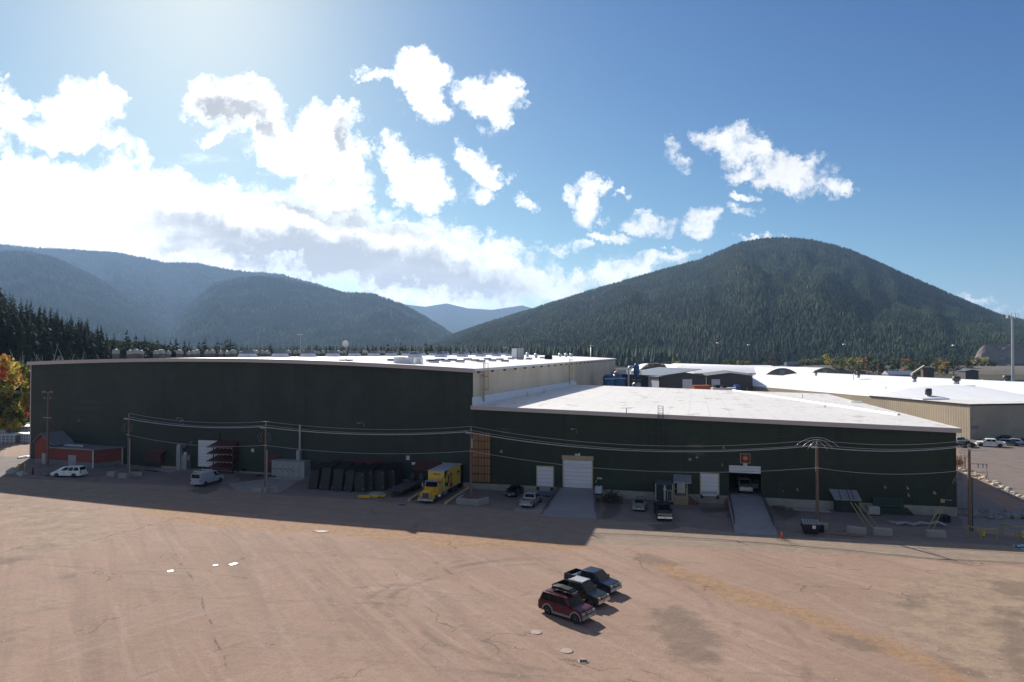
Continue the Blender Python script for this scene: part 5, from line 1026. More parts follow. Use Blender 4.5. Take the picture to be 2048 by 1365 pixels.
# autumn trees before the mountain
spec = [(1358, 722, 640, [YLW, OLV], 4.5), (1389, 726, 640, [ORA, RUST, OLV], 3.5), (1330, 724, 700, [DGRN, OLV], 5), (1420, 726, 720, [DGRN, GRN], 4), (1459, 716, 560, [GRN, DGRN], 8), (1489, 724, 600, [YLW, OLV, RUST], 7), (1534, 726, 640, [OLV, GRN], 5), (1524, 716, 760, [DGRN, DGRN], 7), (1548, 713, 760, [RUST, DGRN], 7),
        (1610, 716, 700, [DGRN, OLV], 9), (1630, 718, 680, [OLV, GRN], 8), (1668, 712, 640, [GRN, OLV, YLW], 12), (1692, 716, 700, [RUST, OLV], 7), (1708, 718, 640, [OLV, GRN, YLW], 11), (1722, 716, 700, [ORA, RUST], 7), (1738, 714, 760, [DGRN, DGRN], 8), (1752, 719, 700, [DGRN, OLV], 9), (1768, 724, 660, [RUST, OLV], 7), (1786, 719, 700, [OLV, DGRN], 8), (1816, 719, 680, [RUST, ORA, OLV], 8), (1827, 727, 640, [GRN, OLV], 7), (1845, 721, 720, [DGRN, DGRN], 8), (1862, 719, 760, [OLV, DGRN], 8), (1876, 718, 720, [GRN, OLV, YLW], 9), (1888, 725, 660, [YLW, ORA, OLV], 6), (1906, 715, 720, [DGRN, DGRN], 10), (1951, 713, 800, [YLW, OLV], 6), (1965, 716, 820, [OLV, YLW], 7), (1934, 722, 760, [DGRN, OLV], 8), (1835, 717, 900, [DGRN, DGRN], 5), (1985, 722, 800, [OLV, DGRN], 7), (1792, 716, 800, [DGRN, OLV], 7)]
words = {id(YLW): 'yellow', id(ORA): 'orange', id(RUST): 'rust brown', id(DGRN): 'dark green', id(OLV): 'olive', id(GRN): 'fresh green'}
spots = ['before the mulch yard', 'behind the arched halls', 'left of the log deck', 'beyond the log deck', 'above the mill', 'right of the mill', 'below the quarry']
seen_l = {}
for i, (px, tp_, Y, cols, cw) in enumerate(spec):
    p = at(px, tp_, Y); w0 = words[id(cols[0])]; w1 = words[id(cols[1])]; sp_ = spots[0 if px < 1400 else 1 if px < 1600 else 2 if px < 1700 else 3 if px < 1790 else 4 if px < 1860 else 5 if px < 1915 else 6]
    size = 'broad' if cw >= 9 else 'small' if cw <= 5 else 'middling'
    lab = '%s %s and %s tree %s' % (size, w0, w1, sp_) if w0 != w1 else '%s all %s tree %s' % (size, w0, sp_)
    seen_l[lab] = seen_l.get(lab, 0) + 1
    if seen_l[lab] > 1: lab += ', %s of its pair' % ('the taller' if tp_ < 717 else 'the lower')
    o = broadleaf(lab, 100 + i, max(p.z, 7), cw, cols, .05, 420, 'trees along the valley road', lsz=1.15, name='valley_tree'); o.location = (p.x, p.y, 0)
# lumber yard at the left edge
LUM = M('lumber_wrap', (.55, .56, .56), .5, 0, .12, dirt=.2); LUMD = M('lumber_end', (.2, .215, .21), .7, 0, .3, scale=3)
for i, (x0, x1, yt, yb, lab) in enumerate(((-3, 22, 848, 870, 'tall dark ended lumber pack at the back left of the yard'), (25, 60, 853, 868, 'pale topped lumber pack behind the others by the green wall'), (36, 60, 859, 868, 'small pale lumber pack against the green wall'), (-10, 33, 869, 887, 'long grey lumber pack at the front left of the yard'), (35, 60, 868, 886, 'grey lumber pack in front, beside the green wall'))):
    a, b_ = G(x0, yb), G(x1, yb); zt = at(0, yt, a.y).z - a.z; t = thing('lumber_pack', lab, 'lumber pack', ((a.x + b_.x) / 2, a.y, a.z), -.05, 'lumber packs by the left wall'); w2 = (b_.x - a.x) / 2
    MB().box(-w2, w2, 0, 4, 0, zt * .85).build('boards', LUMD, t); MB().box(-w2 - .06, w2 + .06, -.06, 4.06, zt * .853, zt).build('wrap', LUM, t); mb = MB()
    for k in range(5): x = -w2 + 2 * w2 * (k + .5) / 5; mb.box(x - .1, x + .1, -.05, -.003, 0, zt * .85)
    for z in (.25, .55): mb.box(-w2, w2, -.045, -.004, zt * z, zt * z + .12)
    mb.build('stickers', LUM, t)
t = thing('guard_rail', 'pale two rail fence under the autumn trees', 'guard rail'); mb = MB(); ps = MB(); A, B = at(-60, 815, 185), at(62, 806, 196)
for dz in (0, -.9): mb.tube(A + Vector((0, 0, dz)), B + Vector((0, 0, dz)), .12, 6)
for k in range(12): q = A.lerp(B, k / 11); ps.tube((q.x, q.y, 1), q, .1, 6)
mb.build('rail', M('pale_rail', (.45, .45, .36), .6), t); ps.build('posts', M('pale_rail', (.45, .45, .36), .6), t)
# ------------------------------------------------------------------ vehicles
PLATE = M('licence_plate', (.6, .6, .58), .5, 0, .05); CLAD = M('grey_cladding', (.25, .215, .205), .55, 0, .08); RIMM = M('alloy_rim', (.42, .42, .42), .35, .6, .15)
INTER = M('seat_dark', (.02, .02, .022), .9)
def arc(cx, cz, r, a0, a1, n=9): return [(cx + r * math.cos(R(a0 + (a1 - a0) * i / n)), cz + r * math.sin(R(a0 + (a1 - a0) * i / n))) for i in range(n + 1)]
def wheel(par, x, y, r, w_, rim=RIMM, spokes=5):
    s = 1 if y > 0 else -1; o = MB().lathe([(r * .6, -w_ / 2), (r * .93, -w_ / 2), (r, -w_ * .36), (r, w_ * .36), (r * .93, w_ / 2), (r * .6, w_ / 2)], 22, 'Y', (x, y, r)).build('wheel', RUBBER, par)
    yo = y + s * w_ * .42; mb = MB().lathe([(r * .60, w_ * .44 * s), (r * .63, w_ * .5 * s), (r * .57, w_ * .5 * s), (r * .54, w_ * .34 * s)], 20, 'Y', (x, y, r))
    for k in range(spokes):
        a = 2 * math.pi * k / spokes + .3; c, q = math.cos(a), math.sin(a); t = Vector((-q, 0, c)) * r * .15; A, B = Vector((x + c * r * .05, y + s * w_ * .42, r + q * r * .05)), Vector((x + c * r * .58, y + s * w_ * .47, r + q * r * .58))
        d = Vector((0, -s * .05, 0)); mb.hexa([A - t, A + t, B + t * .7, B - t * .7, A - t + d, A + t + d, B + t * .7 + d, B - t * .7 + d])
    mb.lathe([(r * .16, w_ * .4 * s), (r * .12, w_ * .52 * s), (.01, w_ * .53 * s)], 10, 'Y', (x, y, r)); mb.build('rim', rim, o)
    return o
def side_outline(L, zb, zt_pts, wheels, ra, zr):
    # closed side outline: along the bottom from front to rear with wheel arches, then the given top from rear to front
    pts = []; f = L / 2
    for xw in sorted(wheels, reverse=True):
        h = max(zb - zr, -ra * .9); a = math.degrees(math.asin(max(-1, min(1, h / ra))))
        pts += [(xw + ra * math.cos(R(a)), zb)] + arc(xw, zr, ra, a, 180 - a, 10)[1:-1] + [(xw - ra * math.cos(R(a)), zb)]
    return [(f - .06, zb)] + pts + [(-f + .06, zb)] + zt_pts
def body_loft(pts, W, slim=.06):
    # an outline given width, the edge drawn in towards the sides for a rounded shoulder
    cz = .62; mb = MB(); n = len(pts); rows = []
    for y, k in ((-W / 2, .0), (-W / 2 + .05, .6), (-W / 2 + .16, 1), (W / 2 - .16, 1), (W / 2 - .05, .6), (W / 2, 0)):
        row = []
        for x, z in pts:
            top = z > cz; sh = (1 - k) * slim
            row.append((x * (1 - .012 * (1 - k)), y * (1 - (.02 if top and z > .9 else 0)), z - (sh if top else -sh * .3)))
        rows.append(row)
    vs = [p for r_ in rows for p in r_]; m_ = len(rows)
    fs = [tuple(range(n)), tuple(range(m_ * n - 1, (m_ - 1) * n - 1, -1))] + [(j * n + i, (j + 1) * n + i, (j + 1) * n + (i + 1) % n, j * n + (i + 1) % n) for j in range(m_ - 1) for i in range(n)]
    mb.add(vs, fs); return mb
def lerp2(q, u, v):
    a, b, c, d = [Vector(p) for p in q]; return (a * (1 - u) + b * u) * (1 - v) + (d * (1 - u) + c * u) * v
def pane(par, name, quad, u0, u1, v0, v1, mat=None, off=.012):
    a, b, c, d = [lerp2(quad, u, v) for u, v in ((u0, v0), (u1, v0), (u1, v1), (u0, v1))]; nrm = (b - a).cross(d - a).normalized()
    cen = (a + b + c + d) / 4; ref = Vector((cen.x * .0 + (quad[0][0] + quad[1][0]) / 2 * 0, 0, cen.z)); 
    if nrm.dot(cen - Vector((cab_c, 0, cen.z - .1))) < 0: nrm = -nrm
    o = nrm * off; i = nrm * -.02; MB().hexa([a + i, b + i, c + i, d + i, a + o, b + o, c + o, d + o]).build(name, mat or GLASS, par)
cab_c = 0.
def greenhouse(par, xb0, xb1, xt0, xt1, zb, zt, Wb, Wt, mat, split, name='cabin', roofname=None):
    # tapering cabin; split = fractions where the pillars stand along the side
    global cab_c; cab_c = (xb0 + xb1) / 2
    B = [(xb0, -Wb / 2, zb), (xb1, -Wb / 2, zb), (xb1, Wb / 2, zb), (xb0, Wb / 2, zb)]; T = [(xt0, -Wt / 2, zt), (xt1, -Wt / 2, zt), (xt1, Wt / 2, zt), (xt0, Wt / 2, zt)]
    mb = MB(); mb.add(B + T, [(0, 1, 5, 4), (1, 2, 6, 5), (2, 3, 7, 6), (3, 0, 4, 7)])
    ins = .1; T2 = [(xt0 + ins * 1.5, -Wt / 2 + ins, zt + .05), (xt1 - ins * 2, -Wt / 2 + ins, zt + .05), (xt1 - ins * 2, Wt / 2 - ins, zt + .05), (xt0 + ins * 1.5, Wt / 2 - ins, zt + .05)]
    mb.add(T + T2, [(4, 5, 6, 7), (0, 1, 5, 4), (1, 2, 6, 5), (2, 3, 7, 6), (3, 0, 4, 7)]); o = mb.build(name, mat, par, .04)
    pane(par, 'windshield', (B[1], B[2], T[2], T[1]), .06, .94, .08, .93); pane(par, 'rear_window', (B[0], B[3], T[3], T[0]), .08, .92, .18, .9)
    for q in ((B[0], B[1], T[1], T[0]), (B[3], B[2], T[2], T[3])):
        for a, b_ in split: pane(par, 'side_window', q, a, b_, .1, .9)
    return o
def lamp(par, name, x, y, z, sx, sy, sz, mat): MB().box(x - sx / 2, x + sx / 2, y - sy / 2, y + sy / 2, z - sz / 2, z + sz / 2, .015).build(name, mat, par)
def mirrors(par, x, y, z, mat):
    for s in (-1, 1): MB().box(x - .09, x + .07, s * y - .02, s * (y + .2) if s > 0 else s * y + .02, z, z + .17).build('side_mirror', mat, par) if s > 0 else MB().box(x - .09, x + .07, -y - .2, -y + .02, z, z + .17).build('side_mirror', mat, par)
def common(t, L, W, zh, zt_, mat, grille=DARKST, bump=BLACK, bz=.5, hx=.0, rearlamp=True, hl=(.3, .36, .18)):
    f = L / 2
    for s in (-1, 1):
        lamp(t, 'headlight', f - .04 + hx, s * (W / 2 - .26), zh, hl[0] * .5, hl[1], hl[2], LAMPG)
        if rearlamp: lamp(t, 'taillight', -f + .03, s * (W / 2 - .14), zt_ - .1, .12, .2, .36, REDL)
    g = MB().box(f - .06, f + .03, -W / 2 + .5, W / 2 - .5, zh - .12, zh + .1).build('grille', grille, t); MB().box(f + .0, f + .05, -.3, .3, zh - .03, zh + .02).build('grille_bar', CHROME, g)
    MB().box(f - .12, f + .1, -W / 2 + .06, W / 2 - .06, bz - .14, bz + .12, .03).build('bumper', bump, t); MB().box(-f - .1, -f + .12, -W / 2 + .06, W / 2 - .06, bz - .12, bz + .12, .03).build('bumper', bump, t)
    MB().box(f + .101, f + .12, -.16, .16, bz - .06, bz + .08).build('licence_plate', PLATE, t); MB().box(-f - .12, -f - .101, -.16, .16, bz - .04, bz + .1).build('licence_plate', PLATE, t)
def seams(par, W, xs_, z0, z1, mat=BLACK):
    mb = MB()
    for x in xs_:
        for s in (-1, 1): y = s * (W / 2 + .001); mb.box(x - .012, x + .012, min(y, y - s * .02), max(y, y - s * .02), z0, z1)
    mb.build('door_seams', mat, par)
    h = MB()
    for x in xs_[1:]:
        for s in (-1, 1): y = s * W / 2; h.box(x + .06, x + .24, min(y, y + s * .035), max(y, y + s * .035), z1 - .14, z1 - .09)
    h.build('door_handles', mat, par)
def suv(label, loc, rz, col):
    L, W, wb, r = 4.56, 1.88, 2.87, .39; t = thing('suv', label, 'suv', loc, rz); xf, xr = 1.62, -1.25; f = L / 2
    top = [(-f, .55), (-f, .95), (-f + .03, 1.12), (.9, 1.14), (1.2, 1.16), (1.75, 1.12), (f - .2, 1.05), (f - .03, .9), (f, .6)]
    body_loft(side_outline(L, .32, top, (xf, xr), .46, r), W).build('body', col, t, .035)
    greenhouse(t, -f + .06, 1.34, -f + .34, .60, 1.10, 1.78, W - .1, W - .38, col, ((.04, .30), (.32, .58), (.60, .87)))
    for s in (-1, 1):
        mb = MB()
        for xw in (xf, xr):
            o_, i_ = arc(xw, r, .58, -8, 188, 12), arc(xw, r, .465, -8, 188, 12); y0, y1 = s * (W / 2 - .05), s * (W / 2 + .045)
            for k in range(12): mb.hexa([(o_[k][0], y0, o_[k][1]), (o_[k + 1][0], y0, o_[k + 1][1]), (i_[k + 1][0], y0, i_[k + 1][1]), (i_[k][0], y0, i_[k][1]), (o_[k][0], y1, o_[k][1]), (o_[k + 1][0], y1, o_[k + 1][1]), (i_[k + 1][0], y1, i_[k + 1][1]), (i_[k][0], y1, i_[k][1])])
        mb.box(xr + .5, xf - .5, min(s * (W / 2 - .03), s * (W / 2 + .03)), max(s * (W / 2 - .03), s * (W / 2 + .03)), .3, .48); mb.build('fender_flare', CLAD, t)
        for xw in (xf, xr): wheel(t, xw, s * (W / 2 - .11), r, .25)
    common(t, L, W, .84, 1.0, col, bump=CLAD, bz=.55, hl=(.3, .4, .2)); mirrors(t, 1.1, W / 2 - .06, 1.14, BLACK); seams(t, W, (1.3, .35, -.6), .52, 1.08)
    mb = MB()
    for s in (-1, 1): mb.tube((-1.7, s * .62, 1.87), (.2, s * .62, 1.87), .025, 6)
    for x in (-1.2, -.1): mb.tube((x, -.72, 1.90), (x, .72, 1.90), .025, 6)
    mb.build('roof_rack', BLACK, t); return t
def pickup(label, loc, rz, col, L=5.35, W=1.85, crew=True, hz=1.06, bump=CHROME, grille=DARKST, r=.38, bedcol=None, door_open=False, zoff=0, name='pickup_truck', bedlen=None):
    t = thing(name, label, 'pickup', loc, rz); f = L / 2; xf, xr = f - .76, -f + 1.12; bl = bedlen or (1.55 if crew else 1.95); xc = -f + bl + .12; zbelt = hz + .06
    top = [(xc, .6), (xc, zbelt), (f - 1.6, zbelt + .02), (f - 1.35, zbelt + .01), (f - .3, hz - .06), (f - .05, hz - .18), (f, .62)]
    pts = side_outline(2 * (f), .36, [], (xf,), .45, r); pts = [p for p in pts if p[0] > xc + .01] + [(xc, .36)] + top[0:]
    body_loft(pts, W).build('body', col, t, .035)
    greenhouse(t, xc + .02, f - 1.2, xc + .2, f - 1.9, zbelt - .03, zbelt + .60, W - .08, W - .38, col, ((.1, .42), (.46, .85)) if crew else ((.2, .8),))
    out = side_outline(0, .42, [], (xr,), .45, r); po = [p for p in out if -f + .01 < p[0] < xc - .06 and abs(p[0]) > .07]; po = [(xc - .04, .42)] + po + [(-f, .42), (-f, zbelt), (xc - .04, zbelt)]
    b = MB(); b.prism(po, -W / 2, -W / 2 + .09).prism(po, W / 2 - .09, W / 2); b.box(xc - .1, xc - .045, -W / 2 + .093, W / 2 - .093, .6, zbelt); b.build('bed', col, t, .012)
    MB().box(-f + .09, xc - .103, -W / 2 + .093, W / 2 - .093, .55, .64).build('bed_liner', BLACK, t); MB().box(-f, -f + .085, -W / 2 + .095, W / 2 - .095, .56, zbelt - .01).build('tailgate', col, t, .01)
    MB().box(-f + .3, f - .4, -W / 2 + .3, W / 2 - .3, .3, .52).build('chassis', BLACK, t)
    for s in (-1, 1):
        for xw in (xf, xr): wheel(t, xw, s * (W / 2 - .13), r, .26)
    common(t, L, W, hz - .22, 1.0, col, grille=grille, bump=bump, bz=.56, hl=(.3, .34, .22)); mirrors(t, f - 1.5, W / 2 - .05, zbelt, BLACK); seams(t, W, (f - 1.6, (f - 1.6 + xc) / 2, xc + .15) if crew else (f - 1.6, xc + .15), .5, zbelt - .06)
    if door_open:
        h = Vector((f - 1.6, W / 2, 0)); d = MB(); a = R(62); ux, uy = -math.cos(a), math.sin(a); q = lambda u, z, k=0: (h.x + ux * u - uy * k, h.y + uy * u + ux * k * -1, z)
        d.hexa([q(0, .5), q(1.1, .5), q(1.1, zbelt), q(0, zbelt), q(0, .5, .09), q(1.1, .5, .09), q(1.1, zbelt, .09), q(0, zbelt, .09)])
        for u0, z0, u1, z1 in ((0, zbelt, .5, zbelt + .55), (.5, zbelt + .55, .98, zbelt + .55), (.98, zbelt + .55, 1.08, zbelt)): d.tube(q(u0, z0, .04), q(u1, z1, .04), .035, 6)
        o = d.build('open_door', col, t); MB().hexa([q(.1, zbelt, .035), q(1.04, zbelt, .035), q(.95, zbelt + .5, .035), q(.5, zbelt + .5, .035), q(.1, zbelt, .045), q(1.04, zbelt, .045), q(.95, zbelt + .5, .045), q(.5, zbelt + .5, .045)]).build('side_window', GLASS, o)
    return t
def sedan(label, loc, rz, col, L=4.5, W=1.75, name='sedan', hatch=False, H=1.42):
    t = thing(name, label, 'car', loc, rz); f = L / 2; r = .31; xf, xr = f - .88, -f + .95
    top = [(-f, .5), (-f + .02, .8), (-f + .1, .92), (-f + .8, .95), (f - 1.4, .93), (f - .5, .80), (f - .08, .68), (f, .5)]
    body_loft(side_outline(L, .24, top, (xf, xr), .37, r), W).build('body', col, t, .035)
    greenhouse(t, -f + (.15 if hatch else .62), f - 1.12, -f + (.55 if hatch else 1.25), f - 1.95, .9, H - .05, W - .12, W - .48, col, ((.16, .47), (.51, .84)))
    for s in (-1, 1):
        for xw in (xf, xr): wheel(t, xw, s * (W / 2 - .1), r, .2)
    common(t, L, W, .66, .78, col, bump=col, bz=.45, hl=(.34, .4, .13)); mirrors(t, f - 1.4, W / 2 - .05, .92, col); seams(t, W, (f - 1.35, -.05, -1.0), .36, .9); return t
def van(label, loc, rz, col, kind):
    if kind == 'minivan':
        L, W, r, H = 5.08, 1.98, .35, 1.76; t = thing('minivan', label, 'minivan', loc, rz); f = L / 2; xf, xr = f - .98, -f + 1.07
        top = [(-f, .5), (-f + .02, 1.0), (-f + .05, 1.12), (f - 1.2, 1.08), (f - .4, .93), (f - .06, .78), (f, .5)]
        body_loft(side_outline(L, .28, top, (xf, xr), .42, r), W).build('body', col, t, .035)
        greenhouse(t, -f + .06, f - .72, -f + .3, f - 1.95, 1.05, H - .05, W - .1, W - .42, col, ((.04, .27), (.3, .52), (.55, .8)))
        for s in (-1, 1):
            for xw in (xf, xr): wheel(t, xw, s * (W / 2 - .11), r, .22)
        common(t, L, W, .78, 1.05, col, bump=col, bz=.48, hl=(.4, .36, .16)); mirrors(t, f - 1.25, W / 2 - .05, 1.08, col); seams(t, W, (f - 1.3, .2, -1.0), .4, 1.02)
        mb = MB(); [mb.tube((-1.9, s * .66, 1.84), (.2, s * .66, 1.84), .022, 6) for s in (-1, 1)]; mb.build('roof_rack', BLACK, t); return t
    L, W, r, H = 5.5, 2.0, .38, 2.08; t = thing('cargo_van', label, 'van', loc, rz); f = L / 2; xf, xr = f - .85, -f + 1.15
    top = [(-f, .55), (-f, 1.25), (f - 1.3, 1.25), (f - 1.05, 1.22), (f - .3, 1.12), (f - .04, .98), (f, .6)]
    body_loft(side_outline(L, .38, top, (xf, xr), .46, r), W).build('body', col, t, .035)
    global cab_c
    B0, B1, T0, T1 = -f, f - 1.0, -f + .08, f - 1.75; greenhouse(t, B0 + .01, B1, T0, T1, 1.2, H - .05, W - .06, W - .3, col, ((.78, .93),), 'upper_body')
    for s in (-1, 1):
        for xw in (xf, xr): wheel(t, xw, s * (W / 2 - .12), r, .24)
    common(t, L, W, .92, 1.1, col, bump=GREY, bz=.55); mirrors(t, f - 1.3, W / 2 - .02, 1.25, BLACK); seams(t, W, (f - 1.35, f - 2.45), .5, 1.2)
    mb = MB()
    for x in (-2.1, -.1): mb.tube((x, -.85, 2.3), (x, .85, 2.3), .04, 6); [mb.tube((x, s * .82, 2.05), (x, s * .82, 2.5), .035, 6) for s in (-1, 1)]
    [mb.tube((-2.1, s * .82, 2.3), (-.1, s * .82, 2.3), .03, 6) for s in (-1, 1)]; mb.build('roof_rack', WHITE, t); return t
PR = paint('dark_red_paint', (.085, .006, .014)); PDG = paint('black_green_paint', (.005, .009, .008)); PNV = paint('navy_paint', (.008, .012, .034)); PW = paint('white_car_paint', (.74, .74, .72)); PGR = paint('grey_van_paint', (.36, .38, .40)); PSL = paint('silver_paint', (.36, .36, .35), .5); PBK = paint('black_paint', (.007, .008, .012)); PG2 = paint('bottle_green_paint', (.006, .018, .014)); PBL = paint('blue_grey_paint', (.06, .085, .13)); PLS = paint('light_silver_paint', (.48, .5, .52), .4)
# three parked in the open lot
H3 = math.atan2(-2.0, 2.26); hv = Vector((math.cos(H3), math.sin(H3), 0)); nv = Vector((-hv.y, hv.x, 0))
def lot(px, py, r, back, W): p = G(px, py); return p - hv * back + nv * (W / 2 - .1)
o = suv('dark red suv with grey flares, nearest of three in the open lot', lot(1152, 1247.5, .38, 1.62, 1.88), H3, PR)
p = o.location; t = thing('roof_box', 'long black roof box strapped on the dark red suv', 'roof box', p + Vector((0, 0, 1.94)) + nv * .12 - hv * .3, H3)
mb = MB(); prof = [(-1.15, .10), (-1.0, .34), (-.3, .40), (.7, .34), (1.1, .14), (1.15, .03), (-1.1, .0)]; mb.prism(prof, -.36, .36); mb.build('shell', BLACK, t, .05); mb = MB().box(-1.12, 1.12, -.375, .375, .1, .13); mb.build('seam', GREY, t)
for x in (-.5, .4): MB().box(x - .07, x + .07, -.40, -.365, .06, .16).build('latch', WHITE, t)
o = pickup('black green pickup with a silver roof rack load, middle of three in the open lot', lot(1183, 1215, .38, 1.78, 1.82), H3, PDG, 5.0, 1.82, hz=1.04, bump=CHROME)
p = o.location; RACK = M('shiny_rack', (.75, .73, .70), .3, .6, .2); t = thing('cargo_rack', 'shiny silver slatted rack on the roof of the middle pickup', 'roof rack', p + Vector((0, 0, 1.76)) + hv * -.1, H3); mb = MB()
for k in range(9): x = -.62 + k * .155; mb.box(x - .055, x + .055, -.55, .55, .04, .07)
mb.build('slats', RACK, t); mb = MB()
for s in (-.57, .57): mb.box(-.75, .75, s - .03, s + .03, 0, .1)
mb.build('side_rail', RACK, t)
o = pickup('navy blue crew cab pickup, farthest of three in the open lot', lot(1208, 1190.5, .38, 1.86, 1.88), H3, PNV, 5.2, 1.88, hz=1.06, bump=M('grey_bumper', (.38, .38, .39), .4, .3))
p = o.location; t = thing('white_sheet', 'white folded sheet lying in the bed of the navy pickup', 'sheet', p + hv * -1.38 + Vector((0, 0, .9)), H3); MB().hexa([(-.4, -.7, 0), (.15, -.7, 0), (.15, .3, 0), (-.4, .3, 0), (-.45, -.7, .12), (.1, -.68, .42), (.1, .3, .4), (-.45, .3, .1)]).build('folds', WHITE, t, .02)
# by the docks
HE = math.atan2(EX.y, EX.x)
def mid(px, py, off): return G(px, py) + EX * off
van('white minivan parked side on before the red shed', (G(115, 954) + G(147, 956.5)) / 2 + Vector((.05, .9, 0)), R(176), PW, 'minivan')
p = (G(407, 974) + G(440, 964)) / 2 - AX * .85; van('light grey cargo van with a white roof rack near the left loading door', (p.x, p.y, gh(p.x, p.y)), HE, PGR, 'cargo')
sedan('dark green sedan facing the road between the log and the silver pickup', mid(1021, 996, 2.2), HE + math.pi + R(-4), PG2, 4.45, 1.7)
pickup('silver extended pickup with its tailgate to the road, left of the wide ramp', mid(1053, 1018, 2.75), HE - R(3), PSL, 5.5, 1.9, True, hz=1.06, bump=GREY, bedlen=1.75)
sedan('small silver grey car facing the road between brush pile and black trailer', mid(1277, 1024, 2.15), HE + math.pi, paint('dull_silver_paint', (.27, .26, .25), .4), 4.3, 1.7, hatch=True)
q = Vector((-.12, -1, 0)).normalized(); p = G(1330, 1044) - q * 2.95; pickup('black full size pickup with bright chrome front, hitched by the dark trailer', (p.x, p.y, 0), math.atan2(q.y, q.x), PBK, 5.9, 2.0, True, hz=1.16, bump=CHROME, grille=CHROME, r=.41)
p = G(1491, 988, 1.22) + EX * 2.9; pickup('white pickup with an open door, standing inside the open loading door', (p.x, p.y, 1.22), HE + math.pi + R(2), PLS, 5.7, 1.98, True, hz=1.12, bump=GREY, grille=GREY, r=.4, door_open=True)
# far lot by the tan warehouse
def farcar(fn, label, px, py, rz, *a, **k): p = G(px, py); return fn(label, (p.x, p.y, p.z), rz, *a, **k)
farcar(pickup, 'white pickup parked side on before the tan warehouse', 1981, 893, R(158), PW, 5.7, 1.95, True, hz=1.1, bump=WHITE, r=.4)
farcar(suv, 'white suv half hidden by the corner of the green hall', 1920, 889, R(20), paint('plain_white_paint', (.7, .7, .69)))
farcar(sedan, 'dark coupe in front of the half hidden white suv', 1931, 894, R(25), PBK, 4.7, 1.85)
farcar(suv, 'dark blue grey suv just right of the white pickup', 2003, 886, R(150), paint('storm_paint', (.03, .035, .045)))
farcar(sedan, 'silver blue car right of the dark suv, facing the lane', 2020, 891, R(-50), PBL, 4.6, 1.8, hatch=True)
farcar(sedan, 'pale grey car second from the right edge of the lot', 2038, 890, R(-50), PLS, 4.6, 1.8, hatch=True)
farcar(sedan, 'dark blue car cut by the right edge of the lot', 2056, 890, R(-50), paint('deep_blue_paint', (.02, .03, .09)), 4.6, 1.8)

